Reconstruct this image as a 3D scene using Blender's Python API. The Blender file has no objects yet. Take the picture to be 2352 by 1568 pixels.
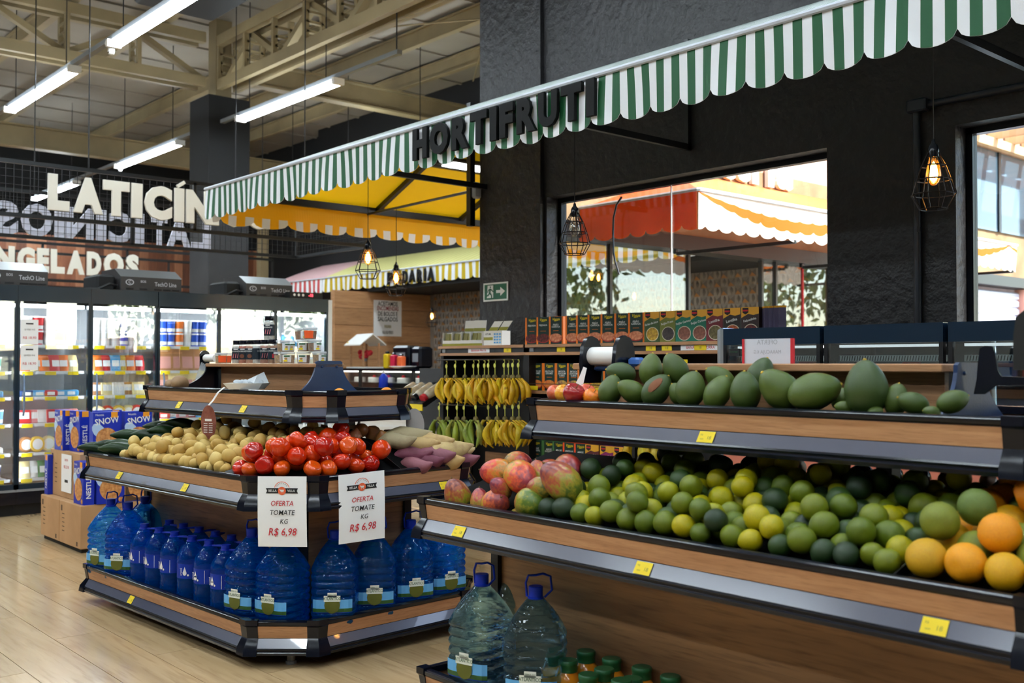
import bpy, bmesh, math, random
import numpy as np
from mathutils import Matrix, Vector, Euler
random.seed(7)
S = bpy.context.scene
C = S.collection
PI = math.pi

# ---------------------------------------------------------------- camera
FPX = 2350.0
YAW = math.radians(48.68)
PITCH = math.radians(1.17)
CAMZ = 1.3
cam_d = bpy.data.cameras.new('camera')
cam_d.sensor_width = 36.0
cam_d.lens = FPX / 2352.0 * 36.0
cam_d.dof.use_dof = True
cam_d.dof.focus_distance = 4.6
cam_d.dof.aperture_fstop = 3.6
cam = bpy.data.objects.new('camera', cam_d)
cam.location = (0, 0, CAMZ)
cam.rotation_euler = (PI / 2 + PITCH, 0, YAW)
C.objects.link(cam)
S.camera = cam

# ---------------------------------------------------------------- light
S.view_settings.view_transform = 'Standard'
S.view_settings.look = 'None'
S.view_settings.gamma = 1.0
S.view_settings.use_curve_mapping = False
S.view_settings.exposure = 0.6
LAMP = 34.0          # ceiling tube emission
world = bpy.data.worlds.new('world')
S.world = world
world.use_nodes = True
wn = world.node_tree
wn.nodes.clear()
wo = wn.nodes.new('ShaderNodeOutputWorld')
wb = wn.nodes.new('ShaderNodeBackground')
ws = wn.nodes.new('ShaderNodeTexSky')
ws.sky_type = 'NISHITA'
ws.sun_disc = False
ws.sun_elevation = math.radians(48)
ws.sun_rotation = math.radians(70)
wb.inputs['Strength'].default_value = 0.6
wn.links.new(ws.outputs[0], wb.inputs['Color'])
wn.links.new(wb.outputs[0], wo.inputs['Surface'])
sun_d = bpy.data.lights.new('sun', 'SUN')
sun_d.energy = 10.0
sun_d.angle = math.radians(1.0)
sun_d.color = (1.0, .95, .86)
sun = bpy.data.objects.new('sun', sun_d)
sun.rotation_euler = Vector((-.74, -.22, -.70)).to_track_quat('-Z', 'Y').to_euler()
sun.location = (8, 12, 12)
C.objects.link(sun)
cy = S.cycles
cy.max_bounces = 5
cy.diffuse_bounces = 3
cy.glossy_bounces = 2
cy.transmission_bounces = 4
cy.transparent_max_bounces = 8
cy.use_light_tree = False
cy.use_adaptive_sampling = True
cy.adaptive_threshold = .08
cy.caustics_reflective = False
cy.caustics_refractive = False
cy.sample_clamp_indirect = 5.0
cy.use_denoising = True

# ---------------------------------------------------------------- camera maths
_F = Vector((-math.sin(YAW), math.cos(YAW), 0))
_R = Vector((math.cos(YAW), math.sin(YAW), 0))
_FW = _F * math.cos(PITCH) + Vector((0, 0, 1)) * math.sin(PITCH)
_UP = -_F * math.sin(PITCH) + Vector((0, 0, 1)) * math.cos(PITCH)
def at(px, py, X=None, Y=None, Z=None, d=None):
    """photograph pixel -> point of the place on a known plane"""
    r = _FW + _R * ((px - 1176) / FPX) + _UP * ((784 - py) / FPX)
    if X is not None: t = X / r.x
    elif Y is not None: t = Y / r.y
    elif Z is not None: t = (Z - CAMZ) / r.z
    else: t = d
    p = r * t
    return Vector((p.x, p.y, p.z + CAMZ))

# ---------------------------------------------------------------- helpers
def c(r, g, b):
    f = lambda v: (v / 255 / 12.92) if v <= 10 else ((v / 255 + .055) / 1.055) ** 2.4
    return (f(r), f(g), f(b), 1)

def wmat(o):
    m = Matrix.LocRotScale(o.location, o.rotation_euler, o.scale)
    return wmat(o.parent) @ m if o.parent else m

def basis(d):
    d = Vector(d).normalized()
    a = Vector((0, 0, 1)) if abs(d.z) < .9 else Vector((1, 0, 0))
    u = d.cross(a).normalized()
    return u, d.cross(u).normalized()

_tc = {}
def text_geo(s, bold=0, ext=0, shear=0, align='CENTER', res=2, bevel=0):
    k = (s, bold, ext, shear, align, res, bevel)
    if k not in _tc:
        cu = bpy.data.curves.new('t', 'FONT')
        cu.body = s; cu.size = 1; cu.offset = bold; cu.extrude = ext; cu.shear = shear
        cu.bevel_depth = bevel
        cu.align_x = align; cu.align_y = 'CENTER'; cu.resolution_u = res
        ob = bpy.data.objects.new('t', cu); C.objects.link(ob)
        me = bpy.data.meshes.new_from_object(ob)
        _tc[k] = ([tuple(v.co) for v in me.vertices], [tuple(p.vertices) for p in me.polygons])
        bpy.data.objects.remove(ob); bpy.data.curves.remove(cu); bpy.data.meshes.remove(me)
    return _tc[k]

class MB:
    def __init__(s): s.v = []; s.f = []; s.m = []
    def add(s, vs, fs, mi=0):
        b = len(s.v); s.v += [tuple(v) for v in vs]
        for f in fs: s.f.append(tuple(b + i for i in f)); s.m.append(mi)
        return s
    def box(s, x0, y0, z0, x1, y1, z1, mi=0):
        return s.add([(x0,y0,z0),(x1,y0,z0),(x1,y1,z0),(x0,y1,z0),(x0,y0,z1),(x1,y0,z1),(x1,y1,z1),(x0,y1,z1)],
            [(0,3,2,1),(4,5,6,7),(0,1,5,4),(1,2,6,5),(2,3,7,6),(3,0,4,7)], mi)
    def cbox(s, x0, y0, z0, x1, y1, z1, b, mi=0):
        """box with chamfered vertical edges and top"""
        x0,x1=min(x0,x1),max(x0,x1); y0,y1=min(y0,y1),max(y0,y1)
        def ring(i, z): return [(x0+i+b,y0+i,z),(x1-i-b,y0+i,z),(x1-i,y0+i+b,z),(x1-i,y1-i-b,z),(x1-i-b,y1-i,z),(x0+i+b,y1-i,z),(x0+i,y1-i-b,z),(x0+i,y0+i+b,z)]
        rs = [ring(b,z0),ring(0,z0+b),ring(0,z1-b),ring(b,z1)]
        return s.rings(rs, mi)
    def rings(s, rs, mi=0, caps=True, closed=False):
        n = len(rs[0]); vs = [p for r in rs for p in r]; fs = []
        for k in range(len(rs) - (0 if closed else 1)):
            a, b = k*n, ((k+1) % len(rs))*n
            for i in range(n):
                j = (i+1) % n; fs.append((a+i,a+j,b+j,b+i))
        if caps and not closed:
            fs.append(tuple(range(n-1,-1,-1))); fs.append(tuple((len(rs)-1)*n+i for i in range(n)))
        return s.add(vs, fs, mi)
    def bar(s, a, b, w, h, mi=0, up=(0,0,1)):
        a, b = Vector(a), Vector(b); d = (b-a).normalized(); up = Vector(up)
        u = d.cross(up)
        if u.length < 1e-4: u = d.cross(Vector((1,0,0)))
        u.normalize(); v = u.cross(d).normalized()
        r = lambda p: [p-u*w/2-v*h/2, p+u*w/2-v*h/2, p+u*w/2+v*h/2, p-u*w/2+v*h/2]
        return s.rings([r(a), r(b)], mi)
    def tube(s, pts, r, n=8, mi=0, closed=False):
        pts = [Vector(p) for p in pts]; rs = []
        rr = r if isinstance(r, (list, tuple)) else [r]*len(pts)
        pu = None
        for i, p in enumerate(pts):
            if closed: d = pts[(i+1) % len(pts)] - pts[i-1]
            else: d = pts[min(i+1,len(pts)-1)] - pts[max(i-1,0)]
            d.normalize()
            if pu is None: u, _ = basis(d)
            else:
                u = pu - d*pu.dot(d)
                u = u.normalized() if u.length > 1e-5 else basis(d)[0]
            pu = u; w = d.cross(u)
            rs.append([p + (u*math.cos(2*PI*k/n) + w*math.sin(2*PI*k/n))*rr[i] for k in range(n)])
        return s.rings(rs, mi, closed=closed)
    def lathe(s, prof, n=16, mi=0, o=(0,0,0), sq=0, ax=None):
        rs = []
        ox, oy, oz = o
        for r, z in prof:
            ring = []
            for k in range(n):
                a = 2*PI*k/n; ca, sa = math.cos(a), math.sin(a)
                q = 1.0
                if sq: q = 1/((abs(ca)**(2+sq*6) + abs(sa)**(2+sq*6))**(1/(2+sq*6)))
                p = (r*q*ca, r*q*sa, z)
                if ax == 'x': p = (p[2], p[0], p[1])
                elif ax == 'y': p = (p[1], p[2], p[0])
                ring.append((ox+p[0], oy+p[1], oz+p[2]))
            rs.append(ring)
        return s.rings(rs, mi)
    def prism(s, poly, f0, f1, mi=0):
        """poly: 2D points; f0/f1 map a 2D point to the two faces"""
        n = len(poly)
        return s.rings([[f0(p) for p in poly], [f1(p) for p in poly]], mi)
    def sweep(s, path, prof, closed=False, mi=0):
        P = [Vector((p[0], p[1])) for p in path]; n = len(P); rs = []
        for i in range(n):
            d1 = (P[i]-P[i-1]) if (closed or i > 0) else None
            d2 = (P[(i+1) % n]-P[i]) if (closed or i < n-1) else None
            d1 = d1 or d2; d2 = d2 or d1
            n1 = Vector((d1.y,-d1.x)).normalized(); n2 = Vector((d2.y,-d2.x)).normalized()
            m = (n1+n2)/(1+n1.dot(n2))
            rs.append([(P[i].x+m.x*a, P[i].y+m.y*a, z) for a, z in prof])
        return s.rings(rs, mi, closed=closed)
    def text(s, t, o, size, right=(1,0,0), up=(0,0,1), mi=0, bold=0, ext=0, shear=0, align='CENTER', res=2, bevel=0, sx=1.0, proud=0):
        vs, fs = text_geo(t, bold, ext, shear, align, res, bevel)
        r, u = Vector(right).normalized(), Vector(up).normalized(); w = r.cross(u); o = Vector(o)
        out = [o + r*(v[0]*size*sx) + u*(v[1]*size) + w*(v[2]*size+proud) for v in vs]
        return s.add(out, fs, mi)
    def quad(s, o, right, up, w, h, mi=0, proud=0):
        r, u = Vector(right).normalized(), Vector(up).normalized(); o = Vector(o) + r.cross(u)*proud
        return s.add([o-r*w/2-u*h/2, o+r*w/2-u*h/2, o+r*w/2+u*h/2, o-r*w/2+u*h/2], [(0,1,2,3)], mi)
    def disc(s, o, right, up, rx, ry, n=14, mi=0, proud=0, a0=0, a1=2*PI):
        r, u = Vector(right).normalized(), Vector(up).normalized(); o = Vector(o) + r.cross(u)*proud
        full = abs(a1-a0-2*PI) < 1e-6
        k = n if full else n+1
        return s.add([o + r*rx*math.cos(a0+(a1-a0)*i/n) + u*ry*math.sin(a0+(a1-a0)*i/n) for i in range(k)], [tuple(range(k))], mi)
    def move(s, dx=0, dy=0, dz=0):
        s.v = [(a+dx, b+dy, d+dz) for a, b, d in s.v]; return s
    def xf(s, M):
        s.v = [tuple(M @ Vector(v)) for v in s.v]; return s
    def mesh(s, name, mats, smooth=None):
        me = bpy.data.meshes.new(name)
        me.from_pydata(s.v, [], s.f)
        for m in (mats if isinstance(mats, (list, tuple)) else [mats]): me.materials.append(m)
        if any(s.m): me.polygons.foreach_set('material_index', s.m)
        if smooth is not None:
            me.shade_smooth()
            if smooth > 0: me.set_sharp_from_angle(angle=math.radians(smooth))
        me.update()
        return me
    def build(s, name, mats, parent=None, smooth=None, local=False, origin=None):
        if parent is not None and not local:
            inv = wmat(parent).inverted()
            s.v = [tuple(inv @ Vector(v)) for v in s.v]
        if origin is not None:
            s.move(-origin[0], -origin[1], -origin[2])
        o = bpy.data.objects.new(name, s.mesh(name, mats, smooth))
        if origin is not None: o.location = origin
        C.objects.link(o)
        if parent is not None: o.parent = parent
        return o

def tag(o, label=None, cat=None, group=None, kind=None):
    if label: o['label'] = label
    if cat: o['category'] = cat
    if group: o['group'] = group
    if kind: o['kind'] = kind
    return o
def thing(name, label, cat, loc=(0,0,0), rz=0, group=None):
    o = bpy.data.objects.new(name, None); o.empty_display_size = .05
    o.location = tuple(loc) if len(loc) == 3 else (loc[0], loc[1], 0); o.rotation_euler = (0,0,rz)
    C.objects.link(o)
    return tag(o, label, cat, group)
def clone(root, loc=None, rz=None, label=None, group=None, color=None, rot=None, scale=None, parent=None):
    r = root.copy(); C.objects.link(r)
    if loc is not None: r.location = loc
    if rz is not None: r.rotation_euler = (0,0,rz)
    if rot is not None: r.rotation_euler = rot
    if scale is not None: r.scale = scale if isinstance(scale, (tuple, list)) else (scale,)*3
    if label: r['label'] = label
    if group: r['group'] = group
    if color is not None: r.color = color
    if parent is not None: r.parent = parent
    for ch in list(root.children): clone(ch, parent=r, color=color)
    return r
def struct(o): o['kind'] = 'structure'; return o
def meshobj(name, me, parent=None, loc=(0,0,0), rot=(0,0,0), scale=1, color=None):
    o = bpy.data.objects.new(name, me); o.location = loc; o.rotation_euler = rot
    o.scale = scale if isinstance(scale, (tuple, list)) else (scale,)*3
    if color is not None: o.color = color
    C.objects.link(o)
    if parent is not None: o.parent = parent
    return o

# ---------------------------------------------------------------- materials
_m = {}
def M(name, col=None, col2=None, scale=8, stretch=(1,1,1), rough=.5, metal=0, spec=.5, bump=0, bscale=60, emit=0, ecol=None,
      objcol=False, rand=0, trans=0, ior=1.45, lo=.35, hi=.65, detail=4, coat=0, dist=0, sss=0, rough2=None, translucent=0, bdist=.004):
    if name in _m: return _m[name]
    m = bpy.data.materials.new(name); m.use_nodes = True
    t = m.node_tree; N = t.nodes; L = t.links
    b = N['Principled BSDF']; out = N['Material Output']
    b.inputs['Roughness'].default_value = rough
    b.inputs['Metallic'].default_value = metal
    b.inputs['Specular IOR Level'].default_value = spec
    b.inputs['IOR'].default_value = ior
    b.inputs['Transmission Weight'].default_value = trans
    b.inputs['Coat Weight'].default_value = coat
    src = None
    if objcol:
        oi = N.new('ShaderNodeObjectInfo'); src = oi.outputs['Color']
    if col2 is not None or bump or rough2 is not None:
        tc = N.new('ShaderNodeTexCoord'); mp = N.new('ShaderNodeMapping'); mp.inputs['Scale'].default_value = stretch
        L.new(tc.outputs['Object'], mp.inputs['Vector'])
        vec = mp.outputs[0]
        if rand:
            oi2 = N.new('ShaderNodeObjectInfo'); ad = N.new('ShaderNodeVectorMath'); ad.operation = 'MULTIPLY_ADD'
            cb = N.new('ShaderNodeCombineXYZ')
            for k in range(3): L.new(oi2.outputs['Random'], cb.inputs[k])
            ad.inputs[1].default_value = (37, 53, 71)
            L.new(cb.outputs[0], ad.inputs[0]); L.new(vec, ad.inputs[2]); vec = ad.outputs[0]
        nz = N.new('ShaderNodeTexNoise'); nz.inputs['Scale'].default_value = scale; nz.inputs['Detail'].default_value = detail
        nz.inputs['Distortion'].default_value = dist
        L.new(vec, nz.inputs['Vector'])
        if col2 is not None:
            rp = N.new('ShaderNodeMapRange'); rp.inputs[1].default_value = lo; rp.inputs[2].default_value = hi
            L.new(nz.outputs[0], rp.inputs[0])
            mx = N.new('ShaderNodeMix'); mx.data_type = 'RGBA'
            L.new(rp.outputs[0], mx.inputs['Factor'])
            if src: L.new(src, mx.inputs['A'])
            else: mx.inputs['A'].default_value = col
            if objcol:
                # second colour multiplies the object's own colour
                ml = N.new('ShaderNodeMix'); ml.data_type = 'RGBA'; ml.blend_type = 'MULTIPLY'; ml.inputs['Factor'].default_value = 1
                L.new(src, ml.inputs['A']); ml.inputs['B'].default_value = col2
                L.new(ml.outputs['Result'], mx.inputs['B'])
            else: mx.inputs['B'].default_value = col2
            src = mx.outputs['Result']
        if rough2 is not None:
            rr = N.new('ShaderNodeMapRange'); rr.inputs[3].default_value = rough; rr.inputs[4].default_value = rough2
            L.new(nz.outputs[0], rr.inputs[0]); L.new(rr.outputs[0], b.inputs['Roughness'])
        if bump:
            n2 = N.new('ShaderNodeTexNoise'); n2.inputs['Scale'].default_value = bscale; n2.inputs['Detail'].default_value = 3
            L.new(vec, n2.inputs['Vector'])
            bp = N.new('ShaderNodeBump'); bp.inputs['Strength'].default_value = bump; bp.inputs['Distance'].default_value = bdist
            L.new(n2.outputs[0], bp.inputs['Height']); L.new(bp.outputs[0], b.inputs['Normal'])
    if src: L.new(src, b.inputs['Base Color'])
    elif col is not None: b.inputs['Base Color'].default_value = col
    if emit:
        b.inputs['Emission Strength'].default_value = emit
        b.inputs['Emission Color'].default_value = ecol or col
    if sss:
        b.inputs['Subsurface Weight'].default_value = sss; b.inputs['Subsurface Radius'].default_value = (.01,.006,.003)
    if translucent:
        tl = N.new('ShaderNodeBsdfTranslucent'); ms = N.new('ShaderNodeMixShader'); ms.inputs[0].default_value = translucent
        if src: L.new(src, tl.inputs[0])
        else: tl.inputs[0].default_value = col
        L.new(b.outputs[0], ms.inputs[1]); L.new(tl.outputs[0], ms.inputs[2]); L.new(ms.outputs[0], out.inputs[0])
    _m[name] = m
    return m

def glassy(name, tint=(1,1,1,1), refl=.08, rough=.0, body=None, body_w=0):
    """thin clear sheet: see-through with a mirror-like sheen"""
    if name in _m: return _m[name]
    m = bpy.data.materials.new(name); m.use_nodes = True
    N = m.node_tree.nodes; L = m.node_tree.links; N.clear()
    out = N.new('ShaderNodeOutputMaterial'); tr = N.new('ShaderNodeBsdfTransparent'); gl = N.new('ShaderNodeBsdfGlossy')
    tr.inputs[0].default_value = tint; gl.inputs['Roughness'].default_value = rough
    gl.inputs['Color'].default_value = (1,1,1,1)
    lw = N.new('ShaderNodeLayerWeight'); lw.inputs['Blend'].default_value = .5
    pw = N.new('ShaderNodeMath'); pw.operation = 'POWER'; pw.inputs[1].default_value = 5; L.new(lw.outputs['Facing'], pw.inputs[0])
    ad = N.new('ShaderNodeMath'); ad.operation = 'MULTIPLY_ADD'; ad.inputs[1].default_value = .9; ad.inputs[2].default_value = .04+refl; ad.use_clamp = True
    L.new(pw.outputs[0], ad.inputs[0])
    ms = N.new('ShaderNodeMixShader'); L.new(ad.outputs[0], ms.inputs[0]); L.new(tr.outputs[0], ms.inputs[1]); L.new(gl.outputs[0], ms.inputs[2])
    res = ms.outputs[0]
    if body_w:
        df = N.new('ShaderNodeBsdfDiffuse'); df.inputs[0].default_value = body
        m2 = N.new('ShaderNodeMixShader'); m2.inputs[0].default_value = body_w
        L.new(res, m2.inputs[1]); L.new(df.outputs[0], m2.inputs[2]); res = m2.outputs[0]
    L.new(res, out.inputs[0])
    _m[name] = m
    return m

def wood(name, c1, c2, c3, grain=(1,1,1), scale=6, rough=.45, rand=1, coat=0):
    """long streaky grain: stretch is small along the board"""
    if name in _m: return _m[name]
    m = bpy.data.materials.new(name); m.use_nodes = True
    t = m.node_tree; N = t.nodes; L = t.links; b = N['Principled BSDF']
    b.inputs['Roughness'].default_value = rough; b.inputs['Coat Weight'].default_value = coat; b.inputs['Coat Roughness'].default_value = .12
    tc = N.new('ShaderNodeTexCoord'); mp = N.new('ShaderNodeMapping'); mp.inputs['Scale'].default_value = grain
    L.new(tc.outputs['Object'], mp.inputs[0]); vec = mp.outputs[0]
    oi = N.new('ShaderNodeObjectInfo')
    if rand:
        cb = N.new('ShaderNodeCombineXYZ'); ad = N.new('ShaderNodeVectorMath'); ad.operation = 'MULTIPLY_ADD'
        for k in range(3): L.new(oi.outputs['Random'], cb.inputs[k])
        ad.inputs[1].default_value = (31, 47, 59); L.new(cb.outputs[0], ad.inputs[0]); L.new(vec, ad.inputs[2]); vec = ad.outputs[0]
    n1 = N.new('ShaderNodeTexNoise'); n1.inputs['Scale'].default_value = scale; n1.inputs['Detail'].default_value = 5; n1.inputs['Distortion'].default_value = .6
    n2 = N.new('ShaderNodeTexNoise'); n2.inputs['Scale'].default_value = scale*5; n2.inputs['Detail'].default_value = 3
    L.new(vec, n1.inputs['Vector']); L.new(vec, n2.inputs['Vector'])
    mr = N.new('ShaderNodeMapRange'); mr.inputs[1].default_value = .33; mr.inputs[2].default_value = .67; L.new(n1.outputs[0], mr.inputs[0])
    x1 = N.new('ShaderNodeMix'); x1.data_type = 'RGBA'; x1.inputs['A'].default_value = c1; x1.inputs['B'].default_value = c2
    L.new(mr.outputs[0], x1.inputs['Factor'])
    mr2 = N.new('ShaderNodeMapRange'); mr2.inputs[1].default_value = .5; mr2.inputs[2].default_value = .72; mr2.inputs[4].default_value = .55; L.new(n2.outputs[0], mr2.inputs[0])
    x2 = N.new('ShaderNodeMix'); x2.data_type = 'RGBA'; L.new(mr2.outputs[0], x2.inputs['Factor']); L.new(x1.outputs['Result'], x2.inputs['A']); x2.inputs['B'].default_value = c3
    res = x2.outputs['Result']
    if rand:
        hs = N.new('ShaderNodeHueSaturation'); mv = N.new('ShaderNodeMapRange'); mv.inputs[3].default_value = .86; mv.inputs[4].default_value = 1.12
        L.new(oi.outputs['Random'], mv.inputs[0]); L.new(mv.outputs[0], hs.inputs['Value']); L.new(res, hs.inputs['Color']); res = hs.outputs[0]
    L.new(res, b.inputs['Base Color'])
    bp = N.new('ShaderNodeBump'); bp.inputs['Strength'].default_value = .06; L.new(n2.outputs[0], bp.inputs['Height']); L.new(bp.outputs[0], b.inputs['Normal'])
    _m[name] = m
    return m

K = lambda n, r, g, b, rough=.5, **k: M(n, c(r,g,b), rough=rough, **k)
white = K('white_paint', 235, 235, 232, .5)
paper = K('white_paper', 238, 239, 240, .7)
black = K('black_plastic', 9, 13, 25, .18, spec=.45)  # blue in the base stands in for sky reflected on the rails
black_matt = K('black_matt', 12, 12, 13, .6)
steel_black = K('black_steel', 16, 17, 20, .35)
grey = K('grey_plastic', 120, 124, 130, .35)
channel_m = M('price_channel_plastic', c(74, 77, 94), c(86, 89, 104), scale=1.2, rough=.2, spec=.7, coat=.8)
tag_y = K('yellow_tag', 236, 208, 20, .5)
ink = K('dark_ink', 28, 28, 30, .7)
ink_grey = K('grey_ink', 140, 130, 60, .7)
red_ink = K('red_ink', 190, 32, 44, .7)
lamp_m = M('lamp_tube', (1,1,1,1), emit=LAMP, ecol=(.81,.93,1,1))
wood_tray = wood('tray_wood', c(190,142,102), c(168,118,80), c(138,92,58), grain=(1.2,1.2,22), scale=3, rough=.45)
wood_panel = wood('walnut_panel', c(184,138,94), c(138,98,64), c(92,62,40), grain=(.6,.6,8), scale=2.0, rough=.45)
wood_shelf = wood('shelf_oak', c(184,138,98), c(162,114,76), c(130,88,58), grain=(.8,6,20), scale=3, rough=.45)

# ================================================================ the setting
plaster = M('black_plaster', c(30,28,31), c(19,18,20), scale=1.6, rough=.5, bump=1.0, bscale=16, detail=8, spec=.5, bdist=.016)
plaster_g = M('dark_grey_plaster', c(58,58,60), c(44,44,47), scale=1.4, rough=.8, bump=.4, bscale=20)
black_wall = K('flat_black_wall', 13, 13, 15, .8)
ceil_m = M('roof_sheet', c(138,130,119), c(124,116,106), scale=.7, rough=.7)
cream = M('cream_steel', c(140,124,92), c(122,107,79), scale=1.5, rough=.5)
alu_black = K('black_aluminium', 18, 22, 30, .3, metal=.4)
pane_m = glassy('window_glass', (.97,.99,.98,1), refl=.0)

floor_m = wood('floor_laminate', c(206,176,134), c(186,154,112), c(164,130,92), grain=(.5,5,5), scale=1.6, rough=.2, coat=.35)
o = struct(MB().box(-21,-7.2,-.2, 5.2,5.45,-.004).box(-21,5.45,-.2,-6.25,10.6,-.004).build('floor', [floor_m]))
MB().box(-11,.3,-.0035,-1.5,5.4,-.003).build('underlay', [K('seam_brown',70,50,34,.8)], o)
pl = MB().box(-.7985,-.1232,-.012, .7985,.1232,0).mesh('floor_plank', [floor_m])
k = 0
for r in range(20):
    y = .45 + r*.25
    off = (r*.57) % 1.6
    for q in range(6):
        x = -10.3 + off + q*1.6
        if x > -1.6: continue
        meshobj('floor_plank', pl, o, (x, y, 0))

cl = struct(MB().box(-21,-7.2,5.8, 5.2,5.55,5.95).box(-21,5.55,5.8,-6.15,10.6,5.95).build('ceiling', [ceil_m]))
sh = MB().box(-.49,-8.8,-.03,.49,8.8,0).box(-.5,-8.8,-.055,-.455,8.8,-.03).mesh('roof_sheet', [ceil_m])
sh2 = MB().box(-.49,-6.3,-.03,.49,6.3,0).box(-.5,-6.3,-.055,-.455,6.3,-.03).mesh('roof_sheet', [ceil_m])
for i in range(26): meshobj('roof_sheet', sh if -20.3+i < -6.6 else sh2, cl, (-20.3+i, 1.7 if -20.3+i < -6.6 else -.85, 5.8))

# black wall with the windows
W = MB(); Y0, Y1, ZT = 5.3, 5.5, 5.8
wins = [(-5.63,-3.25,.95,2.55), (-2.49,-.4,.95,2.55), (.2,2.4,.95,2.55)]  # third window is out of view, added for extra daylight
x = -6.38
for a, b, z0, z1 in wins:
    W.box(x,Y0,0,a,Y1,ZT); W.box(a,Y0,0,b,Y1,z0); W.box(a,Y0,z1,b,Y1,ZT); x = b
W.box(x,Y0,0,5.2,Y1,ZT)
W.box(-6.38,5.262,0,-5.66,Y0,ZT)
wr = struct(W.build('wall_right', [plaster]))
for i, (a, b, z0, z1) in enumerate(wins):
    wf = thing('window_%d' % (i+1), None, None, ((a+b)/2,5.44,z0)); struct(wf)
    f = MB(); t = .035
    for q in ((a,z0,a+t,z1),(b-t,z0,b,z1),(a,z0,b,z0+t),(a,z1-t,b,z1)): f.box(q[0],5.42,q[1],q[2],5.475,q[3])
    f.build('window_frame', [alu_black], wf)
    mid = a + (b-a)*.46
    MB().box(a+t,5.446,z0+t,mid-.002,5.452,z1-t).build('pane', [pane_m], wf)
    MB().box(mid+.002,5.446,z0+t,b-t,5.452,z1-t).build('pane', [pane_m], wf)
    if i == 0: MB().box(mid-.004,5.438,z0+t,mid+.004,5.446,z1-t).build('glass_joint', [white], wf)
    MB().box(a,5.3,z0-.02,b,5.5,z0).build('window_sill', [plaster], wf)

# side wall towards the bakery, other walls
struct(MB().box(-6.38,5.5,0,-6.18,5.6,ZT).build('wall_corner', [plaster]))
facade_c = M('brown_concrete', c(150,124,92), c(122,98,72), scale=2.4, rough=.85, bump=.3)
brick_p = M('pale_brick', c(206,172,148), c(190,152,128), scale=5, stretch=(1,1,4), rough=.85)
fw = struct(MB().box(-6.38,5.6,2.5,-6.18,19,3.25).build('wall_facade', [facade_c]))
struct(MB().box(-6.38,5.6,3.25,-6.18,19,ZT).build('wall_upper_facade', [brick_p]))
MB().box(-6.40,5.6,2.36,-6.14,19,2.5).build('facade_beam', [steel_black], fw)
struct(MB().box(-21,10.45,0,-6.38,10.6,ZT).build('wall_back', [black_wall]))
struct(MB().box(-21,-7.2,0,-20.8,10.6,ZT).build('wall_far', [black_wall]))
shade = K('grey_wall',120,118,114,.7)
struct(MB().box(-21,-7.4,0,5.2,-7.2,ZT).build('wall_behind', [shade]))
struct(MB().box(5.0,-7.2,0,5.2,5.3,ZT).build('wall_near', [shade]))
# upper black wall over the bakery
struct(MB().box(-17.2,10.15,2.5,-6.4,10.45,ZT).build('wall_bakery_upper', [black_wall]))
struct(MB().box(-13.9,9.12,2.44,-6.4,10.45,2.5).build('trim_1', [black_wall]))

# patterned tile wall of the bakery
tw = struct(MB().box(-13.9,10.38,0,-6.42,10.45,2.44).build('wall_tiles', [K('tile_grout',150,142,132,.7)]))
t_l, t_d, t_t = K('tile_light',172,164,154,.45), K('tile_grey',116,108,102,.45), K('tile_tan',176,126,70,.45)
def tile(kind):
    S_ = .105; m = MB(); n = 6
    m.box(-S_+.001,-.012,-S_+.001,S_-.001,0,S_-.001,0)
    s = S_/2
    for a in (0,1):
        for b in (0,1):
            ox, oz = -s+a*S_, -s+b*S_
            if (a+b+kind) % 2 == 0:
                # a raised lens, half light and half grey
                A = [(.62*s*math.sin(PI*i/n), -s+2*s*i/n) for i in range(n+1)]
                for i in range(n):
                    (w0,z0),(w1,z1) = A[i],A[i+1]; h0, h1 = -.012-.02*math.sin(PI*i/n), -.012-.02*math.sin(PI*(i+1)/n)
                    m.add([(ox-w0,-.0125,oz+z0),(ox,h0,oz+z0),(ox,h1,oz+z1),(ox-w1,-.0125,oz+z1)],[(0,1,2,3)],0)
                    m.add([(ox,h0,oz+z0),(ox+w0,-.0125,oz+z0),(ox+w1,-.0125,oz+z1),(ox,h1,oz+z1)],[(0,1,2,3)],1)
            else:
                q = [(-s*.95,s*.95),(s*.95,s*.95),(0,0),(-s*.95,-s*.95),(s*.95,-s*.95)]
                p = [(ox+x,-.0125 if k != 2 else -.03,oz+z) for k,(x,z) in enumerate(q)]
                m.add([p[0],p[2],p[1]],[(0,1,2)],0); m.add([p[3],p[4],p[2]],[(0,1,2)],2)
                m.add([p[0],p[3],p[2]],[(0,1,2)],1); m.add([p[1],p[2],p[4]],[(0,1,2)],1)
    return m.mesh('tile', [t_l, t_d, t_t])
tl = [tile(0), tile(0)]
for i in range(34):
    for j in range(8):
        meshobj('tile', tl[(i+j) % 2], tw, (-13.68+i*.212, 10.38, .86+j*.212))

# wooden end wall of the bakery, boards
wd = wood('bakery_boards', c(196,150,108), c(176,130,90), c(150,104,70), grain=(1,.8,10), scale=2.0, rough=.5)
ww = struct(MB().box(-14.0,8.5,0,-13.93,10.45,2.44).build('wall_wood', [wd]))
bd = MB().cbox(-.03,-.97,-.132,0,.97,.132,.003).mesh('board', [wd])
for j in range(9): meshobj('board', bd, ww, (-13.9, 9.475, .135+j*.27))

# brown plank cladding on the far wall
wp = [wood('clad_%d' % i, c(*a), c(*b), c(*d), grain=(3,3,.5), scale=2, rough=.6) for i, (a, b, d) in enumerate((((150,94,66),(126,76,54),(96,58,42)), ((186,130,98),(160,106,78),(120,80,58)), ((120,74,54),(100,60,44),(76,46,34))))]
cw = struct(MB().box(-19.9,2.0,0,-19.8,15,.1).build('wall_cladding', [wp[0]]))
pm = [MB().box(0,-.085,0,.03,.085,3.55).mesh('plank', [w]) for w in wp]
random.seed(3)
for i in range(64): meshobj('plank', random.choice(pm), cw, (-19.8+random.uniform(0,.012), 2.6+i*.173, .1))

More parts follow.
